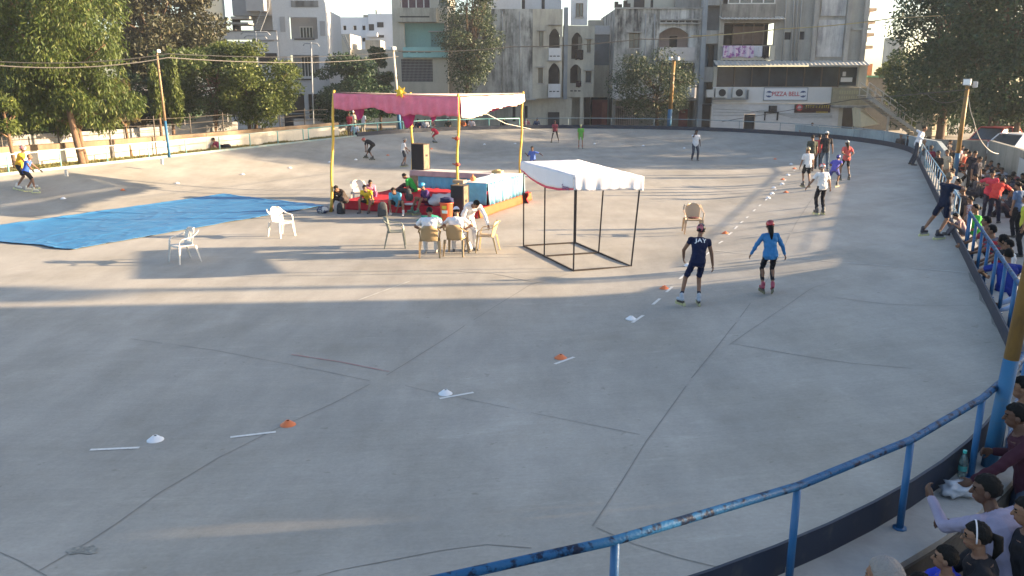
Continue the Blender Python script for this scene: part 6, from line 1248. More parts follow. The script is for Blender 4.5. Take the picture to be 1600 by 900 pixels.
def person(label, loc, yaw, h=1.7, pel=(0, 0, .93), lean=4, roll=0, twist=0, hp=8, hy=0, hr=0, lh=(-.26, .05, .80), rh=(.26, .05, .80), lf=(-.10, 0, .085), rf=(.10, 0, .085),
           lfy=8, rfy=-8, lfp=0, rfp=0, lkh=None, rkh=None, leh=None, reh=None, skin=SKIN, shirt=(.5, .5, .5), pants=(.05, .05, .07), sleeve='short', legs='long', shoe=(.04, .04, .04), sock=None,
           hair='short', helmet=None, cap=None, skate=None, fem=0, fat=0.0, shirtmat=None, pantmat=None, collar=None, loose=.014, group=None, curl=.5, nolegs=False, hairc=None, headw=1.0, extra=None):
    s = h / 1.70; loc = Vector(loc); dist_ = max(5, loc.y); vox = max(.0068, .00040 * dist_); fine = dist_ < 24
    B = Body(); sk = skinm(skin); sh = shirtmat or cloth(shirt); pn = pantmat or cloth(pants); so = mat('shoe_%d_%d_%d' % tuple(int(x * 100) for x in shoe), shoe, rough=.5)
    hm = M_hair if not hairc else mat('hair_%d' % int(hairc[0] * 1000), hairc, rough=.6, bump=.8, bscale=60)
    S = lambda p: Vector(p) * s
    Pp = S(pel); cur = Pp.copy(); ang0 = R(lean); seq = []; offs = [-.12, -.05, .04, .14, .25, .36, .44, .495]
    hwL = [.118, .158, .158, .140, .150, .172, .158, .075]; hdL = [.098, .122, .118, .104, .108, .120, .105, .062]
    if fem: hwL = [.118, .165, .160, .125, .135, .150, .138, .062]; hdL = [.1, .125, .115, .096, .108, .118, .098, .055]
    def rot(t): return Matrix.Rotation(R(twist) * t, 3, 'Z') @ Matrix.Rotation(R(roll), 3, 'Y') @ Matrix.Rotation(-ang0 * (.55 + .75 * t), 3, 'X')
    prev = 0.0; cpos = {}
    R0 = rot(0)
    for o in offs:
        if o <= 0: c = Pp + R0 @ V(0, 0, o * s)
        else:
            st_ = 4
            for q in range(st_): oo = prev + (o - prev) * (q + .5) / st_; cur = cur + rot(oo / .5) @ V(0, 0, (o - prev) * s / st_)
            prev = o; c = cur.copy()
        seq.append((c, rot(max(0, o) / .5)))
    nb, Rn = seq[-1]
    fatk = 1 + fat
    rings = [(c, M @ V(1, 0, 0), M @ V(0, 1, 0), w_ * s * (fatk if 0 < i < 6 else 1), d_ * s * (1 + fat * 1.6 if 0 < i < 6 else 1)) for i, ((c, M), w_, d_) in enumerate(zip(seq, hwL, hdL))]
    B.loft(rings, sk)
    lo_ = loose * s
    B.loft([(c, x, y, w_ + lo_, d_ + lo_) for c, x, y, w_, d_ in rings[0 if loose > .01 else 1:7]] + [(rings[7][0] - (rings[7][0] - rings[6][0]) * .35, rings[7][1], rings[7][2], rings[7][3] * 1.35, rings[7][4] * 1.35)], sh)
    B.loft([(rings[0][0] - (rings[1][0] - rings[0][0]) * .25, rings[0][1], rings[0][2], rings[0][3] * .9, rings[0][4] * .9)] + [(c, x, y, w_ + .006 * s, d_ + .006 * s) for c, x, y, w_, d_ in rings[:3]], pn)
    # neck and head
    hd_dir = Matrix.Rotation(R(hy), 3, 'Z') @ Matrix.Rotation(R(hr), 3, 'Y') @ Matrix.Rotation(-R(hp), 3, 'X')
    neckd = ((Rn @ V(0, 0, 1)) * .6 + (hd_dir @ V(0, 0, 1)) * .4).normalized(); n1 = nb + neckd * .072 * s; hk = (1.0 + .12 * max(0, (1.6 - h))) * headw; hs = s * hk
    B.cap(nb - neckd * .04 * s, n1, .054 * s * (1 - .12 * fem), .050 * s, sk); hc = n1 + hd_dir @ V(0, .018 * s, .088 * hs)
    H = lambda x, y, z: hc + hd_dir @ (V(x, y, z) * hs)
    B.ell(H(0, -.006, .018), (.076 * hs, .096 * hs, .098 * hs), sk, M=hd_dir); B.ell(H(0, .028, -.045), (.056 * hs, .062 * hs, .068 * hs), sk, M=hd_dir)
    B.cap(H(0, .088, .004), H(0, .104, -.026), .009 * hs, .014 * hs, sk)
    for sx in (-1, 1): B.ell(H(sx * .078, -.005, -.012), (.012 * hs, .02 * hs, .03 * hs), sk, M=hd_dir)
    if fine or dist_ < 32:
        for sx in (-1, 1): B.ell(H(sx * .030, .080, .010), (.0135 * hs, .011 * hs, .0075 * hs), M_eye, M=hd_dir); B.cap(H(sx * .016, .089, .031), H(sx * .046, .078, .031), .005 * hs, .0045 * hs, hm)
        B.cap(H(-.019, .086, -.058), H(.019, .086, -.058), .0075 * hs, .0075 * hs, M_lip)
    # arms
    chest = seq[6][0] * .75 + seq[5][0] * .25; Rc = seq[6][1]; sw = (.185 - .025 * fem) * s * (1 + fat * .5); ends = {}
    for sx, hd, eh, nm in ((-1, lh, leh, 'l'), (1, rh, reh, 'r')):
        Sh = chest + Rc @ V(sx * sw, -.005 * s, .012 * s); l1, l2 = .285 * s, .255 * s; el, wr = ik(Sh, S(hd), l1, l2, Vector(eh) if eh else V(sx * .5, -1, -.4)); ends[nm] = wr
        k = 1 - .1 * fem
        B.cap(chest + Rc @ V(sx * .08 * s, 0, 0), Sh, .075 * s, .062 * s, sh); B.cap(Sh, el, .050 * s * k, .039 * s * k, sk); B.cap(el, wr, .040 * s * k, .026 * s * k, sk)
        if sleeve == 'short': B.cap(Sh, Sh.lerp(el, .58), .064 * s, .060 * s, sh)
        elif sleeve == 'cap': B.cap(Sh, Sh.lerp(el, .25), .060 * s, .056 * s, sh)
        elif sleeve == 'long': B.cap(Sh, el, .062 * s, .052 * s, sh); B.cap(el, el.lerp(wr, .94), .051 * s, .036 * s, sh)
        elif sleeve == 'three': B.cap(Sh, el, .056 * s, .046 * s, sh); B.cap(el, el.lerp(wr, .6), .045 * s, .038 * s, sh)
        # hand: palm, four fingers, thumb
        fd = (wr - el).normalized(); pn_ = Rc @ V(-sx, 0, 0); pn_ = pn_ - fd * fd.dot(pn_)
        if pn_.length < .1: pn_ = V(0, 1, 0) - fd * fd.y
        pn_.normalize(); sd_ = fd.cross(pn_); sd_.normalize()
        if sd_.dot(Rc @ V(0, 1, 0)) < 0: sd_ = -sd_                     # thumb side looks forward
        Mh = Matrix((sd_, pn_, fd)).transposed(); pc = wr + fd * .05 * s; B.ell(pc, (.040 * s, .018 * s, .052 * s), sk, M=Mh)
        fr = .0088 * s if fine else .011 * s
        for q, (ox, ln) in enumerate(((.028, .070), (.0095, .080), (-.0095, .074), (-.028, .058))):
            b0 = wr + fd * .085 * s + sd_ * ox * s; b1 = b0 + (fd + pn_ * curl * .5 + sd_ * ox * 3).normalized() * ln * .5 * s; b2 = b1 + (fd * (1 - curl * .9) + pn_ * curl * 1.3).normalized() * ln * .5 * s
            B.cap(b0, b1, fr, fr * .95, sk, 7); B.cap(b1, b2, fr * .95, fr * .8, sk, 7)
        t0 = wr + fd * .03 * s + sd_ * .03 * s; t1 = t0 + (sd_ * .8 + fd * .8 + pn_ * .3).normalized() * .035 * s; t2 = t1 + (fd + pn_ * .4 + sd_ * .2).normalized() * .03 * s
        B.cap(t0, t1, fr * 1.25, fr * 1.1, sk, 7); B.cap(t1, t2, fr * 1.1, fr * .9, sk, 7)
    # legs
    feet = {}
    if not nolegs:
        for sx, ft, kh, fy, fp, nm in ((-1, lf, lkh, lfy, lfp, 'l'), (1, rf, rkh, rfy, rfp, 'r')):
            hip = Pp + R0 @ V(sx * .088 * s, 0, -.02 * s); kn, an = ik(hip, S(ft), .43 * s, .42 * s, Vector(kh) if kh else V(sx * .12, 1, .1)); bk = R0 @ V(0, -1, 0)
            B.cap(hip, kn, .080 * s, .053 * s, sk); B.cap(kn, an, .050 * s, .034 * s, sk); cd_ = (an - kn).normalized(); bkc = V(0, -1, 0) - cd_ * -cd_.y; B.cap(kn.lerp(an, .12) + bkc * .012 * s, kn.lerp(an, .5) + bkc * .010 * s, .047 * s, .042 * s, sk)
            if legs == 'long': B.cap(hip, kn, .093 * s, .070 * s, pn); B.cap(kn, kn.lerp(an, .95), .069 * s, .058 * s, pn)
            elif legs == 'tight': B.cap(hip, kn, .086 * s, .057 * s, pn); B.cap(kn, kn.lerp(an, .62), .054 * s, .049 * s, pn)
            elif legs == 'short': B.cap(hip, hip.lerp(kn, .78), .098 * s, .084 * s, pn)
            elif legs == 'bike': B.cap(hip, hip.lerp(kn, .82), .086 * s, .064 * s, pn)
            elif legs == 'knee': B.cap(hip, kn, .098 * s, .078 * s, pn); B.cap(kn, kn.lerp(an, .12), .078 * s, .074 * s, pn)
            if sock: B.cap(kn.lerp(an, .72), an, .041 * s, .040 * s, cloth(sock))
            Mf = Matrix.Rotation(R(fy), 3, 'Z') @ Matrix.Rotation(-R(fp), 3, 'X'); f = lambda x, y, z: an + Mf @ (V(x, y, z) * s)
            if skate:
                B.cap(f(0, -.02, .05), f(0, -.03, -.03), .050 * s, .047 * s, so); B.cap(f(0, -.05, -.045), f(0, .13, -.055), .042 * s, .038 * s, so)
            else:
                B.cap(f(0, -.01, .0), f(0, -.02, -.03), .040 * s, .040 * s, so); B.cap(f(0, -.045, -.05), f(0, .14, -.058), .036 * s, .031 * s, so)
            feet[nm] = (an, Mf)
    root_name = 'person'
    me = bpy.data.meshes.new('tmp'); me.from_pydata([tuple(v) for v in B.mb.v], [], B.mb.f); tmp = bpy.data.objects.new('tmp', me); col.objects.link(tmp)
    rm = tmp.modifiers.new('r', 'REMESH'); rm.mode = 'VOXEL'; rm.voxel_size = vox; rm.use_smooth_shade = True
    sm = tmp.modifiers.new('s', 'SMOOTH'); sm.factor = .5; sm.iterations = 2
    body = bpy.data.objects.new(root_name, bpy.data.meshes.new(root_name)); col.objects.link(body); body.location = loc; body.rotation_euler = (0, 0, R(yaw)); tag(body, label, 'person', group)
    PENDING.append((tmp, body, B))
    # ---- hair / head gear (children)
    def headshell(name, m, rx, ry, rz, keep, amp=.03, cz=.018, seg=20, out=1.0):
        b = MB(); b.ball((0, 0, 0), 1.0, seg); o = b.build(name, m, None, org=(0, 0, 0), smooth=True)
        for v in o.data.vertices:
            d = v.co.normalized(); k = keep(d); q = out * (1 + amp * noise.noise(d * 5 + V(h * 9, 0, 0)) + amp * .35 * noise.noise(V(d.x * 26, d.y * 9, d.z * 9))) if k >= 1 else .82 * (1 - k) + k; v.co = hc + hd_dir @ (V(d.x * rx * q, d.y * ry * q - .006, d.z * rz * q + cz) * hs)
        o.parent = body; o.location = (0, 0, 0); return o
    def hairline(d): return 1 if (d.y < -.12 and d.z > -.5) or (d.y < .32 and d.z > .02) or d.z > .50 + .08 * noise.noise(d * 6) else 0
    if hair:
        big = {'short': 1.0, 'thin': .97, 'bushy': 1.12, 'long': 1.04, 'pony': 1.0}.get(hair, 1.0)
        headshell('hair', hm, .084 * big, .104 * big, .108 * big, hairline, .11 if hair != 'thin' else .05, seg=36 if dist_ < 12 else 20)
        b = MB()
        if hair == 'pony': b.tube([H(0, -.09, .03), H(0, -.15, .0), H(0, -.155, -.09), H(0, -.12, -.19)], [.02 * hs, .04 * hs, .036 * hs, .008 * hs], 10)
        if hair == 'long':
            bx = Rn @ V(0, -1, 0); p3 = chest + bx * .13 * s - (chest - seq[3][0]) * .35; b.tube([H(0, -.07, .02), H(0, -.10, -.05), n1 + bx * .10 * s, nb + bx * .13 * s, p3], [.055 * hs, .066 * hs, .06 * hs, .055 * hs, .018 * hs], 12)
        if hair == 'bun': b.ball(H(0, -.115, .0), (.045 * hs,) * 3, 10)
        if b.v: o = b.build('hair_tail' if hair != 'bun' else 'hair_bun', hm, None, org=(0, 0, 0), smooth=True); o.parent = body; o.location = (0, 0, 0)
    if helmet:
        c1, c2 = helmet; hmm = mat('helmet_%d_%d_%d_%d' % (*[int(x * 100) for x in c1], int(c2[0] * 100)), c1, rough=.25, spec=.6, c2=c2, thr=(.5, .53), scale=9, detail=0)
        o = headshell('helmet', hmm, .098, .128, .118, lambda d: 1 if d.z > .02 - .16 * (d.y < -.2) * abs(d.y) else 0, .0, cz=.026, seg=26)
        b = MB()
        for k in (-.05, -.017, .017, .05): b.tube([H(k, .098, .07), H(k * 1.05, .05, .134 - abs(k) * .5), H(k * 1.05, -.04, .147 - abs(k) * .5), H(k, -.11, .09)], .0085 * hs, 6)
        v_ = b.build('helmet_vents', mat('vent_black', (.02, .02, .02), rough=.6), None, org=(0, 0, 0), smooth=True); fixp(v_, o)
    if cap:
        cm = cloth(cap); o = headshell('cap', cm, .092, .112, .112, lambda d: 1 if d.z > .10 else 0, .01, cz=.02, seg=22)
        b = MB(); b.grid(8, 4, lambda u, v: H((u - .5) * .14 * (1 - .25 * v), .085 + .085 * v - .10 * (u - .5) ** 2, .040 - .012 * v - .05 * (u - .5) ** 2)); v_ = b.build('cap_peak', cm, None, org=(0, 0, 0), smooth=True, solid=.006); fixp(v_, o)
    if skate:
        fm = mat('skate_frame_%d' % int(skate[0] * 100), (skate[0],) * 3, rough=.35, metal=.3); wm = mat('skate_wheels_%d' % int(skate[1] * 100), (skate[1],) * 2 + (skate[1] * .55,), rough=.4)
        for nm, (an, Mf) in feet.items():
            f = lambda x, y, z: an + Mf @ (V(x, y, z) * s); b = MB()
            for sx in (-.014, .014): b.prism([f(sx, -.11, -.085), f(sx, .17, -.085), f(sx, .15, -.13), f(sx, -.09, -.13)], (0, 0, 0), Mf @ V(.004 * s, 0, 0))
            fr_ = b.build('skate_frame', fm, None, org=(0, 0, 0)); fr_.parent = body; fr_.location = (0, 0, 0)
            if not fine: b = MB()
            for k in range(4):
                if fine: b = MB()
                y = -.115 + .1 * k; b.tube([f(-.011, y, -.150), f(.011, y, -.150)], .042 * s, 14)
                if fine: fixp(b.build('wheel', wm, None, org=(0, 0, 0)), fr_)
            if not fine: fixp(b.build('wheels', wm, None, org=(0, 0, 0)), fr_)
    body['_hc'] = tuple(hc)
    if extra: extra(body, dict(H=H, hs=hs, s=s, chest=chest, Rc=Rc, seq=seq, ends=ends, rings=rings, hd=hd_dir))
    return body
def bake_people():
    bpy.context.view_layer.update(); dg = bpy.context.evaluated_depsgraph_get()
    for tmp, body, B in PENDING:
        me = bpy.data.meshes.new_from_object(tmp.evaluated_get(dg)); n = len(me.vertices); co = np.empty(n * 3, np.float32); me.vertices.foreach_get('co', co); co = co.reshape(-1, 3)
        nr = np.empty(n * 3, np.float32); me.vertices.foreach_get('normal', nr); nr = nr.reshape(-1, 3)
        lab = B.label(co.astype(np.float64)); isc = np.array([m.name.startswith('cloth') or 'stripe' in m.name or 'check' in m.name for m in B.mats])[lab]; x_, y_, z_ = co.T; se = float(len(co) % 97)
        f_ = np.sin(x_ * 31 + z_ * 24 + 2.2 * np.sin(z_ * 17 + y_ * 13 + se) + se) * .5 + np.sin(z_ * 52 - y_ * 33 + 1.8 * np.sin(x_ * 27 + se)) * .35 + np.sin(x_ * 60 + y_ * 55 - z_ * 38 + se) * .15
        co += nr * (f_ * .0075 * isc)[:, None]; me.vertices.foreach_set('co', co.ravel())
        k = len(me.polygons); ls = np.empty(k, np.int32); me.polygons.foreach_get('loop_start', ls); lv = np.empty(len(me.loops), np.int32); me.loops.foreach_get('vertex_index', lv)
        me.materials.clear()
        for m in B.mats: me.materials.append(m)
        me.polygons.foreach_set('material_index', lab[lv[ls]]); me.polygons.foreach_set('use_smooth', np.ones(k, bool)); me.name = 'person'; old = body.data; body.data = me; bpy.data.meshes.remove(old)
    for tmp, body, B in PENDING: d = tmp.data; bpy.data.objects.remove(tmp); bpy.data.meshes.remove(d)
# pose presets (metres for a 1.70 m figure)
def pose(kind, **k):
    SK = .195
    D = dict(
        stand={}, stand_skate=dict(pel=(0, -.02, 1.02), lean=10, lf=(-.12, .05, SK), rf=(.12, -.08, SK), lh=(-.3, .1, .92), rh=(.3, .1, .92)),
        glide=dict(pel=(0, -.10, .97), lean=24, hp=2, lf=(-.16, .02, SK), rf=(.14, .12, SK), lh=(-.34, .22, .90), rh=(.36, .02, .88)),
        bend=dict(pel=(0, -.22, .94), lean=72, hp=35, lf=(-.16, 0, SK), rf=(.16, .05, SK), lh=(-.16, .20, .58), rh=(.16, .24, .58), leh=(-.6, .2, .3), reh=(.6, .2, .3)),
        crouch=dict(pel=(0, -.22, .78), lean=62, hp=10, lf=(-.2, -.1, SK), rf=(.18, .12, SK), lh=(-.2, .1, .72), rh=(.35, -.35, .95)),
        chair=dict(pel=(0, -.06, .52), lean=6, hp=20, lf=(-.14, .36, .085), rf=(.14, .38, .085), lh=(-.2, .26, .66), rh=(.2, .26, .66)),
        floor=dict(pel=(0, 0, .13), lean=28, hp=30, lf=(-.16, .50, .085), rf=(.16, .55, .085), lh=(-.14, .48, .42), rh=(.14, .50, .42), lkh=(-.3, .3, 1), rkh=(.3, .3, 1)),
        edge=dict(pel=(0, 0, .40), lean=35, hp=30, lf=(-.16, .45, .085), rf=(.18, .50, .085), lh=(-.14, .46, .30), rh=(.16, .48, .34), lkh=(-.3, .5, 1), rkh=(.3, .5, 1)),
        lean=dict(pel=(0, -.1, .92), lean=32, hp=0, lh=(-.22, .45, 1.02), rh=(.22, .45, 1.02), leh=(-1, 0, -.3), reh=(1, 0, -.3)),
        walk=dict(pel=(0, 0, .92), lean=4, lf=(-.09, .20, .09), rf=(.1, -.22, .12), rfp=-15, lh=(-.26, -.08, .82), rh=(.26, .16, .86)),
    )[kind].copy(); D.update(k); return D
# ------------------------------------------------------------------ the people of the photograph
W = (.62, .62, .63); BLK = (.018, .018, .022); NAVY = (.012, .016, .045); RED = (.50, .03, .04); WH_RED = ((.45, .03, .04), (.02, .02, .02))
GS = 'skaters on the rink'
# skater in navy seen from behind, letters on the back
def letters(body, c):
    c['Pend'] = body; JAY.append((body, c))
JAY = []
person('skater in navy speed suit lettered JAY with patterned helmet, gliding away', gp(1079, 478), 4, 1.55, pel=(.09, -.06, 1.0), lean=20, roll=6, twist=-6, hp=6, hy=-25, hr=4, lh=(-.12, .30, .98), rh=(.47, .04, .76), leh=(-1, -.5, 0), reh=(.5, -.8, 0), lf=(-.22, -.02, .20), rf=(.15, -.06, .195), lfy=18, rfy=-4, lfp=4,
       shirt=NAVY, pants=NAVY, sleeve='cap', legs='bike', loose=.006, sock=(.03, .035, .05), shoe=(.32, .36, .42), skate=(.04, .35), helmet=((.02, .02, .025), (.40, .10, .12)), skin=SKIN, group=GS, extra=letters)
person('girl skater in long blue top and black leggings with red helmet', gp(1197, 459), -3, 1.42, pel=(0, -.10, .99), lean=14, roll=-2, hp=10, lh=(-.40, .16, .90), rh=(.44, .10, .84), leh=(-.7, -.7, 0), reh=(.7, -.7, 0), lf=(-.09, .02, .20), rf=(.10, -.14, .24), rfp=25, rfy=-8,
       shirt=(.04, .165, .37), pants=BLK, sleeve='long', legs='tight', loose=.018, fem=1, shoe=(.25, .04, .07), skate=(.05, .12), helmet=((.40, .03, .04), (.28, .02, .03)), hair='long', skin=SKIN, group=GS)
person('skater in white T-shirt and black trousers nearest in the right group, arms spread', gp(1280, 336), 8, 1.50, **pose('stand_skate', lh=(-.55, .15, .86), rh=(.42, .12, .84), leh=(-.3, -.8, -.3), lf=(-.10, .02, .195), rf=(.13, -.02, .195)),
       shirt=W, pants=BLK, legs='long', shoe=(.08, .08, .08), skate=(.1, .5), helmet=((.5, .12, .12), (.5, .5, .5)), group=GS)
person('skater in white T-shirt and black shorts behind the one with spread arms', gp(1259, 293), 4, 1.52, **pose('stand_skate'), shirt=W, pants=BLK, legs='short', shoe=(.04, .04, .04), skate=(.1, .2), helmet=((.45, .36, .22), (.3, .2, .1)), group=GS)
person('man in dark grey shirt standing half hidden behind the white T-shirt skater', gp(1266, 268), 5, 1.72, **pose('stand'), shirt=(.05, .06, .05), pants=(.03, .03, .05), group='grown ups standing on the rink')
person('person in red shirt and black trousers between the grey and the black shirted men', gp(1277, 264), -5, 1.66, **pose('stand'), shirt=(.42, .03, .05), pants=BLK, sleeve='long', group='grown ups standing on the rink')
person('tall man in black T-shirt and jeans with a white cap', gp(1287, 267), -8, 1.84, **pose('walk', rh=(.34, .18, .84)), shirt=(.025, .025, .03), pants=(.07, .10, .14), cap=(.5, .5, .5), group='grown ups standing on the rink')
person('child skater in blue and purple leaning far to the right', gp(1303, 293), -40, 1.36, **pose('crouch', lean=42, pel=(0, -.15, .9), lh=(-.1, .05, 1.0), rh=(.16, -.2, .95), lf=(-.32, -.35, .2), rf=(.1, .1, .195)), shirt=(.10, .09, .38), pants=(.06, .07, .25), legs='short', shoe=(.03, .03, .03), skate=(.1, .5), helmet=((.06, .06, .3), (.05, .05, .2)), group=GS)
person('girl skater in coral red T-shirt and black shorts at the right of the group', gp(1319, 282), 0, 1.55, **pose('stand_skate', lh=(-.05, -.16, 1.12), rh=(.05, -.18, 1.08), leh=(-1, -.3, 0), reh=(1, -.3, 0), lf=(-.2, .02, .195), rf=(.2, -.02, .195)), shirt=(.55, .10, .09), pants=BLK, legs='bike', shoe=(.03, .03, .03), skate=(.05, .1), helmet=((.25, .25, .26), (.3, .3, .3)), hair='long', fem=1, group=GS)
person('man in white shirt and dark jeans holding a phone to his ear', gp(1085, 251), 190, 1.75, **pose('walk', lf=(-.16, .05, .085), rf=(.14, -.05, .085), rfp=0, rh=(.12, .16, 1.50), reh=(.6, .2, -1), lh=(-.28, .02, .88)), shirt=(.55, .57, .62), pants=(.035, .045, .07), skin=SKIN_D, shoe=(.12, .12, .12), group='grown ups standing on the rink')
person('skater in maroon and black left of the green skater, legs apart', gp(867, 223), 170, 1.45, **pose('stand_skate', lean=16, lf=(-.3, 0, .195), rf=(.26, .1, .195), lh=(-.25, .2, .85), rh=(.2, .3, .95)), shirt=(.30, .06, .08), pants=BLK, legs='tight', shoe=(.06, .05, .05), skate=(.1, .1), helmet=((.10, .05, .05), (.2, .05, .06)), group=GS)
person('skater all in bright green with a yellow helmet', gp(907, 232), 175, 1.50, **pose('stand_skate', lf=(-.14, 0, .195), rf=(.14, .05, .195), lh=(-.22, .05, .85), rh=(.22, .05, .85)), shirt=(.12, .36, .06), pants=(.14, .32, .07), legs='bike', shoe=(.30, .06, .05), skate=(.3, .1), skin=SKIN_L, helmet=((.6, .55, .3), (.5, .4, .1)), group=GS)
person('child in blue T-shirt with one arm stretched out behind the white tent', gp(832, 276), 150, 1.36, **pose('stand_skate', lean=6, lh=(-.62, .0, 1.30), rh=(.34, .20, 1.35), leh=(0, -1, 0), reh=(.5, 0, -1)), shirt=(.07, .13, .42), pants=NAVY, legs='short', skin=SKIN_D, shoe=(.1, .1, .1), skate=(.1, .2), group=GS)
person('skater in black bent over with hands on knees and coral helmet', gp(578, 250), 78, 1.52, **pose('bend', lf=(-.16, -.25, .195), rf=(.16, .35, .195)), shirt=BLK, pants=BLK, legs='knee', shoe=(.05, .05, .05), skate=(.1, .1), helmet=((.5, .12, .10), (.4, .1, .1)), hair=None, group=GS)
person('child in white T-shirt and dark shorts with silver helmet by the rear canopy pole', gp(631, 261), -70, 1.42, **pose('stand_skate', lh=(-.2, .4, 1.0), rh=(.3, .2, .9), lf=(-.1, .1, .195), rf=(.1, -.12, .195)), shirt=W, pants=(.03, .035, .05), legs='short', shoe=(.12, .12, .12), skate=(.12, .3), helmet=((.35, .35, .36), (.1, .1, .1)), group=GS)
person('skater in red crouching low near the far bank', gp(679, 223), 60, 1.42, **pose('crouch', lf=(-.2, -.25, .195), rf=(.18, .2, .195)), shirt=(.55, .03, .06), pants=(.45, .03, .05), legs='short', shoe=(.4, .4, .4), skate=(.1, .1), skin=SKIN_L, helmet=((.3, .32, .34), (.2, .2, .2)), hair=None, group=GS)
person('boy skater in yellow T-shirt and black shorts with white helmet at the far left', gp(40, 298), -78, 1.62, **pose('glide', lf=(-.16, .25, .195), rf=(.14, -.2, .22), rfp=15, lh=(-.35, -.35, 1.0), rh=(.3, .35, .9)), shirt=(.62, .34, .03), pants=BLK, legs='short', shoe=(.6, .6, .58), skate=(.3, .6), helmet=((.6, .6, .6), (.5, .2, .2)), group=GS)
person('child skater in blue vest and black shorts in front of the yellow shirted boy', gp(49, 302), -75, 1.40, **pose('glide', lf=(-.16, -.18, .23), rf=(.14, .2, .195), lh=(-.2, .45, .95), rh=(.75, .45, .9)), shirt=(.035, .10, .42), pants=BLK, legs='short', sleeve='cap', shoe=(.62, .6, .5), skate=(.35, .6), hair='short', hairc=(.12, .07, .03), group=GS)
# ---- judges at the chairs
p = gp(672, 400); person('judge in white with dark hair seated on the left beige chair, back to the view', p + V(0, .02, 0), 2, 1.72, **pose('chair', lean=16, hp=28, lh=(-.22, .30, .62), rh=(.24, .34, .66), leh=(-1, -.2, -.2), reh=(1, -.2, -.2)), shirt=(.62, .63, .68), pants=W, shoe=(.3, .28, .26), sleeve='short', fat=.08, loose=.028, group='three judges in white')
p = gp(713, 398); person('judge in white cap seated on the right beige chair, back to the view', p + V(0, .02, 0), -8, 1.70, **pose('chair', lean=22, hp=22, hy=20, rf=(.30, .42, .085), lh=(-.22, .34, .62), rh=(.24, .34, .66), leh=(-1, -.2, -.2), reh=(1, -.2, -.2)), shirt=(.66, .66, .68), pants=W, shoe=(.1, .09, .08), cap=(.6, .6, .68), fat=.06, loose=.026, skin=SKIN_L, group='three judges in white')
person('judge in white bending down to the side chair with one arm reaching', gp(735, 391), 205, 1.74, **pose('stand', pel=(.02, -.12, .93), lean=58, roll=-6, hp=55, lf=(-.13, .02, .085), rf=(.14, -.12, .085), lh=(-.36, .62, .52), rh=(.30, .14, .60), leh=(-1, 0, .3)), shirt=(.66, .66, .68), pants=W, sleeve='long', shoe=(.14, .13, .12), loose=.02, group='three judges in white')
# ---- on and around the stage
GQ = 'youngsters resting at the stage'
person('boy in dark brown shirt bending to his skates at the left end of the stage', NSP(-16.9, 24.15, 0), 150, 1.62, **pose('edge', lean=48, hp=38, hy=20, lh=(-.2, .46, .20), rh=(.16, .5, .22)), shirt=(.05, .04, .035), pants=(.05, .04, .04), sleeve='long', legs='knee', shoe=(.05, .05, .05), group=GQ)
person('person hidden behind the white chair at the left of the stage', NSP(-16.9, 25.7, .0), 200, 1.55, **pose('edge', lean=40), shirt=(.45, .2, .3), pants=(.3, .1, .2), group=GQ)
person('boy in yellow T-shirt seated on the stage edge with knees apart', NSP(-15.9, 24.2, 0), 165, 1.60, **pose('edge', lean=38, hp=28, hy=10, lh=(-.25, .48, .32), rh=(.2, .44, .3)), shirt=(.62, .42, .03), pants=(.03, .03, .03), legs='short', sleeve='cap', shoe=(.06, .06, .07), skate=(.4, .6), group=GQ)
person('boy in light blue T-shirt doing up his laces on the stage edge', NSP(-14.75, 24.2, 0), 168, 1.60, **pose('edge', lean=42, hp=34, hy=-5, lf=(-.35, .42, .085), rf=(.12, .46, .085), lh=(-.12, .44, .18), rh=(.12, .46, .18)), shirt=(.10, .36, .52), pants=(.03, .03, .03), legs='short', shoe=(.5, .5, .52), sock=(.6, .6, .6), group=GQ)
person('boy in purple top and cyan helmet seated in profile on the stage edge', NSP(-13.75, 24.55, 0), 118, 1.60, **pose('edge', lean=20, hp=18, lf=(-.12, .48, .195), rf=(.16, .60, .195), lh=(-.1, .40, .62), rh=(.12, .40, .60), pel=(0, 0, .42)), shirt=(.06, .03, .12), pants=(.10, .02, .04), legs='bike', shoe=(.1, .2, .16), skate=(.2, .3), helmet=((.05, .36, .62), (.04, .25, .5)), group=GQ)
person('boy in bright green T-shirt sitting on the red carpet near the rear table', NSP(-15.9, 27.3, PH), 75, 1.60, **pose('floor', lean=38, hp=40, lf=(-.14, .72, .09), rf=(.14, .74, .09), lkh=(-.1, 0, 1), rkh=(.1, 0, 1), lh=(-.1, .4, .25), rh=(.1, .42, .25)), shirt=(.03, .34, .07), pants=(.06, .04, .05), legs='long', shoe=(.3, .3, .3), group=GQ)
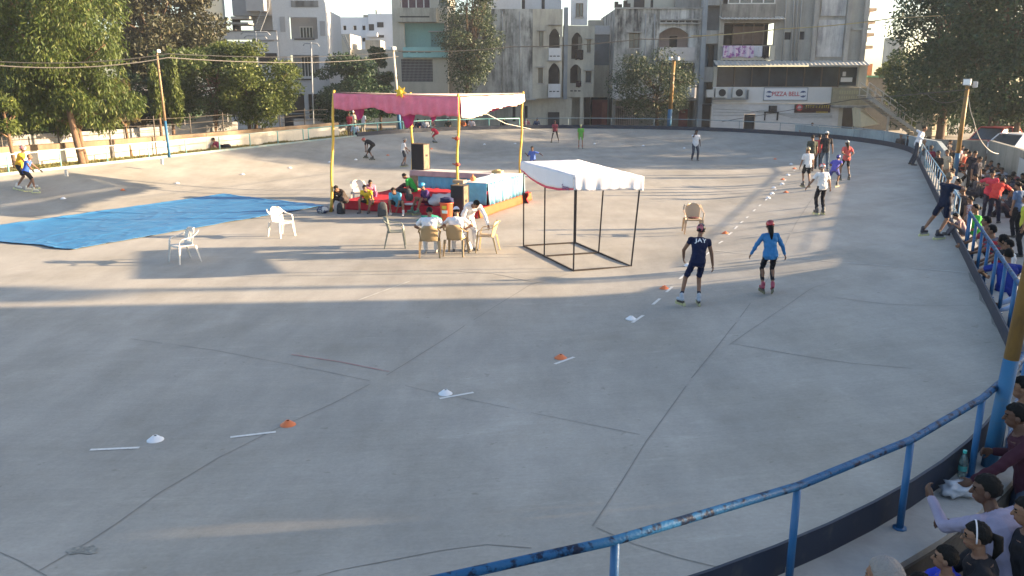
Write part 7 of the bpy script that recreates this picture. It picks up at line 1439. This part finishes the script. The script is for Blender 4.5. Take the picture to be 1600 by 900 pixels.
# ---- outside the left and far railing
GF = 'onlookers beyond the far railing'
LZ = .62
def at_out(x, Y, z): p = P0(x, Y); return V(p.x, p.y, z)
person('man in red shirt standing beyond the teal railing, left of three', at_out(543, 58.5, LZ), 160, 1.62, **pose('stand'), shirt=(.5, .05, .07), pants=(.1, .08, .07), group=GF)
person('man in cream shirt standing in the middle of three beyond the teal railing', at_out(549.5, 59.3, LZ), 185, 1.74, **pose('stand', lh=(-.15, .2, 1.1)), shirt=(.42, .40, .34), pants=(.3, .28, .22), cap=(.5, .48, .44), group=GF)
person('man in white shirt and cap standing at the right of three beyond the teal railing', at_out(565, 59, LZ), 150, 1.66, **pose('stand', rh=(.3, .3, 1.1)), shirt=(.55, .58, .62), pants=(.34, .31, .24), cap=(.6, .6, .6), group=GF)
for x, Y, c, hd_, lb in [(551, 57.2, (.35, .42, .55), None, 'child in pale blue crouching below the man in the cream shirt'), (637, 62.5, (.55, .20, .06), None, 'person in orange seated behind the rear canopy pole beyond the railing'), (652, 62.8, (.02, .025, .06), None, 'person in navy seated beyond the railing right of the orange one'),
                         (663, 63.2, (.5, .52, .56), None, 'person in white seated hunched beyond the railing behind the red skater'), (672, 63.5, (.10, .06, .07), None, 'person in dark brown seated beside the hunched white one'), (699, 64, (.05, .06, .05), None, 'dark clothed person beyond the railing left of the front canopy pole'),
                         (736, 64.5, (.55, .5, .52), None, 'woman in white seated alone beyond the railing'), (787, 64.8, (.04, .045, .05), None, 'person in black and white seated beyond the railing near the blank wall'), (823, 65, (.42, .16, .18), None, 'child in pink beyond the railing right of the rear right canopy pole'),
                         (839, 65, (.06, .08, .14), None, 'child in dark blue beyond the railing below the arched balconies'), (722, 64.2, (.45, .14, .06), None, 'child in rust red beyond the railing beside the front canopy pole')]:
    person(lb, at_out(x, Y, .42), 180 + (x % 40) - 20, 1.62, **pose('chair', lean=18), shirt=c, pants=(.05, .05, .07), sleeve='long', group=GF)
for x, c, lb in [(1223.5, (.30, .06, .04), 'child in rusty red looking over the far kerb, left of three heads'), (1239, (.03, .035, .045), 'person in black looking over the far kerb, middle of three heads'), (1247, (.5, .5, .52), 'child in white looking over the far kerb, right of three heads')]:
    p = gp(x, 216.0); t_q = tof(p.x, p.y); q = V(*stad(t_q, 17.3), 0); sc_ = {1239: 1.75}.get(x, 1.45)
    person(lb, V(q.x, q.y, .0 if x == 1239 else .1), 175, sc_, **pose('lean', lean=12), shirt=c, pants=BLK, group=GF)
for x, t_q, c, cp_, lb in [(1326, PL + 2.5, (.03, .03, .04), None, 'man in black seated on the far bend parapet'), (1343, PL - 1, (.3, .2, .25), None, 'person in mauve seated before the cream awning'), (1352, PL - 3, (.42, .25, .2), None, 'person in peach seated before the cream awning'), (1360, PL - 4.5, (.5, .1, .06), None, 'person in orange red seated below the stair')]:
    q = V(*stad(t_q, 18.1), .35); person(lb, q, 215, 1.6, **pose('chair', lean=14), shirt=c, pants=BLK, group=GF)
# ---- right side
GR_ = 'onlookers along the right railing'
def out(t, d, z=0.0): return V(*stad(t, d), z)
tW = tof(*gp(1428, 252).xy)
person('man in white shirt and dark jeans leaning back on the right railing inside the rink', gp(1429, 258), -120, 1.74, **pose('stand', pel=(0, .02, .92), lean=18, roll=-8, lf=(-.22, -.2, .085), rf=(.22, -.05, .085), lh=(-.55, .10, 1.32), rh=(.50, .25, 1.1), leh=(0, -1, .5)), shirt=(.56, .58, .63), pants=(.03, .04, .06), sleeve='long', group=GR_)
person('skater in black shirt and shorts leaning his elbow on the right railing', gp(1464, 374), -72, 1.50, pel=(0, .12, 1.0), lean=0, roll=0, hp=8, hy=10, lf=(-.30, -.22, .195), rf=(.12, -.10, .195), lh=(-.05, .44, 1.42), rh=(.22, .42, 1.38), leh=(-1, 0, .2), reh=(1, 0, -.2), lfy=4,
       shirt=(.016, .02, .04), pants=(.012, .014, .03), legs='short', shoe=(.03, .03, .04), skate=(.3, .6), hairc=(.16, .12, .08), skin=SKIN, group=GR_)
def put(lb, px_, py_, z, yaw, h, ps, **k): p = pz(px_, py_, z); return person(lb, p, yaw, h, **ps, **{'group': GR_, **k})
# positions are taken at the head: (x, y of head centre) and head height
def head_at(x, y, zh): return pz(x, y, zh)
def crowd(lb, x, y, h, yaw, ps, drop=None, z0=0.0, **k):
    """place a figure so that its head stands where the photograph shows it, on ground z0"""
    p = pz(x, y, z0 + h * .85); b = person(lb, V(p.x, p.y, z0), yaw, h, **ps, **{'group': GR_, **k}); hc = Vector(b['_hc']); del b['_hc']
    q = Matrix.Rotation(R(yaw), 3, 'Z') @ hc; p = pz(x, y, z0 + hc.z); b.location = (p.x - q.x, p.y - q.y, z0); return b
M_stripe = mat('red_grey_stripes', (.40, .03, .05), rough=.9); N_, L_, b_ = nodes_of(M_stripe)
tc_ = N_.new('ShaderNodeTexCoord'); wv = N_.new('ShaderNodeTexWave'); wv.bands_direction = 'Z'; wv.inputs['Scale'].default_value = 2.4; L_.new(tc_.outputs['Object'], wv.inputs[0]); rp = N_.new('ShaderNodeValToRGB'); rp.color_ramp.interpolation = 'CONSTANT'
rp.color_ramp.elements[0].color = (.42, .03, .05, 1); rp.color_ramp.elements[1].color = (.08, .08, .12, 1); rp.color_ramp.elements[1].position = .6; L_.new(wv.outputs[0], rp.inputs[0]); L_.new(rp.outputs[0], b_.inputs['Base Color'])
crowd('boy in white shirt with sunlit hair behind the leaning skater', 1497, 285, 1.62, 70, pose('lean', lean=10), shirt=(.55, .55, .58), pants=BLK)
crowd('boy in white top standing at the blue pole', 1488, 268, 1.60, 100, pose('stand'), shirt=(.55, .54, .52), pants=(.1, .1, .12))
crowd('person in dark brown standing behind the leaning skater', 1504, 297, 1.60, 85, pose('stand'), shirt=(.06, .045, .045), pants=BLK)
crowd('woman in cream and brown standing near the blue pole', 1480, 238, 1.62, 120, pose('stand'), shirt=(.38, .32, .24), pants=(.2, .14, .1), fem=1, hair='bun')
crowd('man in black standing close to the far part of the right railing', 1466, 240, 1.70, 105, pose('stand'), shirt=BLK, pants=BLK)
crowd('person in maroon standing left of the man in black', 1455, 231, 1.60, 110, pose('stand'), shirt=(.18, .02, .05), pants=BLK)
crowd('dark haired person in front of the boundary wall near its corner', 1485, 229, 1.60, 170, pose('chair'), shirt=(.05, .05, .07), pants=BLK, drop=1.3)
crowd('man in dark clothes bunched behind the man in white shirt', 1418, 212, 1.68, 120, pose('stand'), shirt=(.03, .03, .04), pants=BLK)
crowd('second dark clothed person bunched behind the man in white shirt', 1408, 212, 1.64, 150, pose('stand'), shirt=(.06, .05, .05), pants=BLK)
crowd('child in pale clothes sitting low at the far right railing', 1404, 228, 1.3, 140, pose('floor'), drop=.8, shirt=(.45, .42, .4), pants=(.2, .2, .2))
crowd('grey clothed person leaning between the man in white and the railing', 1444, 222, 1.62, 100, pose('lean', lean=15), shirt=(.16, .17, .18), pants=BLK)
crowd('woman in bright green kurta with tied hair at the gap in the railing', 1524, 326, 1.58, 78, pose('stand', lh=(-.2, .3, 1.0)), shirt=(.05, .36, .05), pants=(.03, .05, .07), fem=1, hair='bun', loose=.03, sleeve='short', skin=SKIN)
crowd('child in patterned pink and white sitting at the gap in the railing', 1516, 312, 1.35, 80, pose('stand'), drop=1.2, shirtmat=mat('floral_pink', (.45, .38, .4), rough=.9, c2=(.3, .08, .07), thr=(.5, .55), scale=18), pants=(.3, .2, .18))
person('small child with bare bent arm crouching at the opening of the kerb', gp(1489, 369) + V(.25, 0, .0), 60, 1.1, **pose('floor', lean=30, lh=(-.3, .35, .45)), shirt=(.3, .2, .2), pants=(.1, .1, .12), sleeve='cap', skin=SKIN_L, group=GR_)
crowd('man in dull maroon shirt at the right railing, behind the striped one', 1541, 346, 1.66, 55, pose('lean', lean=14), shirt=(.22, .04, .06), pants=BLK, drop=1.50)
crowd('man in red and grey striped T-shirt leaning on the right railing', 1549, 360, 1.68, 62, pose('lean', lean=22, rh=(.05, .42, 1.05), lh=(-.1, .42, 1.05)), shirtmat=M_stripe, pants=(.03, .03, .06), drop=1.48, loose=.02)
crowd('boy in black with bushy hair at the right railing beside the striped man', 1567, 376, 1.60, 60, pose('lean', lean=18), shirt=(.02, .02, .025), pants=BLK, drop=1.42, hair='bushy')
crowd('person in white shirt mostly hidden behind the blue shirted boy', 1576, 383, 1.55, 60, pose('stand'), shirt=(.5, .52, .55), pants=BLK, drop=1.38)
crowd('boy in royal blue polo turned to the right at the railing', 1576, 398, 1.62, -20, pose('lean', lean=15, lh=(-.3, .25, 1.1)), shirt=(.02, .035, .20), pants=(.02, .03, .1), drop=1.45, collar=1)
crowd('man in pale blue shirt cut by the right edge behind the near pole', 1606, 436, 1.66, 60, pose('lean', lean=25), shirt=(.35, .42, .58), pants=NAVY, drop=1.42, sleeve='long')
crowd('person in red cut by the right edge beyond the near pole', 1622, 478, 1.6, 70, pose('stand'), shirt=(.45, .03, .05), pants=BLK, drop=1.42)
GG = 'people gathered along the right boundary wall'
crowd('woman in coral red kurta standing in the crowd by the wall', 1551, 272, 1.62, 150, pose('stand', lean=14, hp=25, rh=(.2, .3, 1.2), reh=(1, 0, -.4)), shirt=(.50, .05, .08), pants=(.03, .03, .05), loose=.03, fem=1, hair='bun', group=GG)
crowd('man in bright red T-shirt stooping beside the woman in coral red', 1567, 284, 1.66, -50, pose('bend', lean=55, pel=(0, -.1, .92), lf=(-.14, 0, .085), rf=(.14, .08, .085), lh=(-.1, .5, .9), rh=(.2, .5, .85)), drop=1.36, shirt=(.58, .05, .04), pants=(.02, .02, .04), group=GG)
crowd('person with orange streaked hair and blue grey top at the right edge', 1591, 290, 1.64, 20, pose('stand', lean=10, hp=25), shirt=(.10, .15, .25), pants=BLK, drop=1.48, hair='bun', group=GG)
crowd('person in lime and red cut by the right edge', 1603, 312, 1.6, 60, pose('stand'), shirt=(.40, .42, .06), pants=BLK, drop=1.4, group=GG)
crowd('tall figure in black standing at the boundary wall', 1524, 240, 1.74, 160, pose('stand', lean=10, hp=30), shirt=(.02, .02, .03), pants=BLK, group=GG)
crowd('second figure in black beside the tall one at the wall', 1531, 249, 1.62, 200, pose('stand', hp=30), shirt=(.03, .03, .045), pants=BLK, group=GG)
random.seed(21)
seatl = [(1513, 262, (.06, .04, .05), 'dark child seated left of the white chair'), (1524, 276, (.05, .05, .06), 'person seated on the white chair by the wall'), (1537, 268, (.14, .13, .13), 'grey figure seated on the ground right of the white chair'), (1543, 262, (.40, .36, .34), 'person with pale head scarf seated near the wall'), (1549, 254, (.05, .06, .09), 'dark seated figure close under the wall'),
         (1566, 266, (.32, .34, .38), 'person in pale grey raising an arm near the wall'), (1532, 288, (.03, .03, .03), 'black clothed child seated on the ground before the white chair'), (1541, 283, (.16, .05, .08), 'child in plum sitting beside black bags'), (1577, 278, (.05, .05, .06), 'dark figure sitting behind the stooping man'), (1584, 272, (.25, .08, .09), 'person in dull red sitting at the wall'),
         (1590, 283, (.08, .08, .1), 'dark blue seated figure near the right edge'), (1580, 302, (.04, .04, .05), 'seated figure in black between the stooping man and the right edge'), (1598, 275, (.04, .05, .04), 'dim seated figure under the wall at the right edge'), (1560, 258, (.04, .04, .04), 'dark seated figure behind the woman in coral red'), (1503, 250, (.05, .05, .08), 'dark seated figure right of the leaning pole')]
for x, y, c, lb in seatl: crowd(lb, x, y, random.uniform(1.45, 1.65), random.choice([150, 190, 100, 60]), pose('chair' if 'chair by' in lb else 'floor'), shirt=c, pants=(.03, .03, .04), drop=.80 if 'chair by' not in lb else 1.22, group=GG, sleeve='long', legs='long')
for x, y, lb in [(1527, 299, 'black sack lying on the ground before the seated crowd'), (1560, 300, 'dark bag between the seated children'), (1590, 318, 'black shoulder bag by the right edge'), (1572, 300, 'black bag at the feet of the stooping man')]: blob('sack', lb, 'bag', (*pz(x, y, 0).xy, -.02), (.32, .24, .2), M_bagd, seed=x, amp=.4, group='bags in the seated crowd')
for k in range(16):
    q = V(*xy(random.uniform(4.3, 5.9), 30.5 + k * .62 + random.uniform(-.2, .2)), -.02); person('youngster in dark clothes sitting in the tight crowd along the right wall', q, random.choice([100, 150, 190, 60, 230]), random.uniform(1.4, 1.65), **pose('floor', lean=random.uniform(15, 45), hp=random.uniform(5, 35)), shirt=random.choice([(.03, .03, .035), (.05, .04, .05), (.02, .025, .05), (.06, .03, .03)]), pants=(.02, .02, .03), sleeve='long', group='dark figures packed along the right wall')
# ---- near right corner
GN = 'people at the near corner outside the kerb'
def band(body, c):
    H, hs = c['H'], c['hs']; b = MB(); b.tube([H(math.sin(a) * .093, .01, .018 + math.cos(a) * .112) for a in [-1.9 + 3.8 * k / 16 for k in range(17)]], .006 * hs, 8); o = b.build('hair_band', mat('white_band', (.6, .58, .62), rough=.5), None, org=(0, 0, 0), smooth=True); fixp(o, body)
    b = MB()
    for sx in (-1, 1): b.tube([H(sx * .034 + .022 * math.cos(a), .098, .008 + .018 * math.sin(a)) for a in [2 * math.pi * k / 12 for k in range(13)]], .0018 * hs, 5); b.tube([H(sx * .056, .095, .010), H(sx * .082, .0, .008)], .0018 * hs, 5)
    o = b.build('spectacles', mat('wire_dark', (.05, .04, .03), rough=.4), None, org=(0, 0, 0)); fixp(o, body)
def gridm(name, c, c2, sc_): 
    m = mat(name, c, rough=.9); N, L, b = nodes_of(m); t = N.new('ShaderNodeTexCoord'); v = N.new('ShaderNodeTexChecker'); v.inputs['Scale'].default_value = sc_; v.inputs['Color1'].default_value = (*c, 1); v.inputs['Color2'].default_value = (*c2, 1); L.new(t.outputs['Object'], v.inputs[0]); L.new(v.outputs[0], b.inputs['Base Color']); return m
def bracelet(body, c):
    w_ = c['ends']['l']; b = MB(); 
crowd('man in lavender grey shirt leaning his arms over the kerb beside a bottle', 1541, 765, 1.72, 20, pose('lean', pel=(.05, -.25, .92), lean=36, hp=6, hy=44, lh=(-.10, .42, 1.26), rh=(.08, .36, 1.04), leh=(-.6, .3, -1.6), reh=(1, .2, -.6), curl=.9), z0=.0, shirt=(.26, .245, .34), pants=(.03, .03, .05), sleeve='long', loose=.024, fat=.06, skin=SKIN_D, hair='short', group=GN)
crowd('girl in black with white hair band and glasses looking left over the kerb', 1526, 838, 1.50, 68, pose('lean', lean=10, hp=4, lh=(-.2, .3, .95), rh=(.1, .3, .95)), z0=.0, shirt=BLK, pants=BLK, sleeve='long', fem=1, hair='pony', skin=SKIN, group=GN, extra=band)
crowd('child in royal blue shirt with dark hair at the bottom edge', 1477, 872, 1.30, 62, pose('lean', lean=12, lh=(-.25, .40, .98)), z0=.05, shirt=(.03, .05, .42), pants=BLK, skin=SKIN, group=GN)
crowd('grey haired man at the bottom edge below the kerb', 1383, 905, 1.86, 30, pose('stand', lean=10), z0=.1, shirt=(.05, .05, .06), pants=BLK, hair='thin', hairc=(.22, .20, .19), skin=SKIN, group=GN)
crowd('person in dark maroon holding the near railing at the right edge', 1588, 650, 1.70, 66, pose('stand', lean=18, lh=(-.38, .52, 1.02), rh=(.2, .3, 1.1), leh=(-1, -.5, -.5), curl=.9), drop=1.50, shirt=(.045, .015, .025), pants=(.06, .08, .12), sleeve='long', skin=SKIN_D, group=GN)
crowd('person in checked blue shirt behind the one in dark maroon', 1597, 606, 1.66, 66, pose('stand'), drop=1.50, shirtmat=gridm('blue_check', (.10, .14, .26), (.30, .34, .42), 46), pants=BLK, group=GN)
crowd('person in black cut by the right edge behind the girl with the hair band', 1606, 800, 1.62, 60, pose('stand'), shirt=BLK, pants=(.10, .14, .2), group=GN)
crowd('dark haired child in black low between the grey haired man and the blue shirted child', 1436, 915, 1.28, 50, pose('lean', lean=8), shirt=BLK, pants=BLK, group=GN)
# ---- on the lawn
person('person in maroon sitting on the grass by the white wall', pz(343, 238, .7), 80, 1.6, **pose('floor'), shirt=(.14, .02, .05), pants=(.3, .2, .15), skin=SKIN_L, group='people on the lawn')
blob('black_bag', 'black bag lying on the grass beside the person in maroon', 'bag', (*pz(352, 236, .72).xy, .70), (.35, .2, .2), M_bagd, seed=3, amp=.3, group='bags left by the stage')
bake_people()
for o in col.objects:
    if '_hc' in o.keys(): del o['_hc']
# lettering laid on the back of the navy suit
for body, c in JAY:
    bpy.context.view_layer.update(); me = text_mesh('JAY', .115, .018, 1.08); bm = bmesh.new(); bm.from_mesh(me); bmesh.ops.triangulate(bm, faces=bm.faces); bmesh.ops.subdivide_edges(bm, edges=bm.edges, cuts=2, use_grid_fill=True); bm.to_mesh(me); bm.free()
    bvh = BVHTree.FromPolygons([v.co for v in body.data.vertices], [tuple(p.vertices) for p in body.data.polygons]); M = c['seq'][5][1]; o_ = c['seq'][5][0].lerp(c['seq'][6][0], .55); nrm = M @ V(0, 1, 0)
    for v in me.vertices:
        p = o_ + (M @ V(1, 0, 0)) * (v.co.x * 1.15) + (M @ V(0, 0, 1)) * v.co.y - nrm * .5; h_, _, _, _ = bvh.ray_cast(p, nrm); v.co = (h_ if h_ else p + nrm * .4) - nrm * .004
    me.materials.append(mat('white_print', (.7, .7, .72), rough=.6)); o = bpy.data.objects.new('back_lettering', me); col.objects.link(o); o.parent = body
# ------------------------------------------------------------------ the hazy evening air
hz = MB(); hz.box((0, 55, 17), (260, 190, 37)); hm_ = bpy.data.materials.new('haze_air'); hm_.use_nodes = True; hn = hm_.node_tree.nodes; hn.remove(hn['Principled BSDF'])
pv_ = hn.new('ShaderNodeVolumePrincipled'); pv_.inputs['Color'].default_value = (.80, .88, 1.0, 1); pv_.inputs['Density'].default_value = .00045; pv_.inputs['Anisotropy'].default_value = .2
hm_.node_tree.links.new(pv_.outputs[0], hn['Material Output'].inputs['Volume']); o = hz.build('haze', hm_); tag(o, 'thin pale haze over the whole ground', 'haze', kind='stuff')
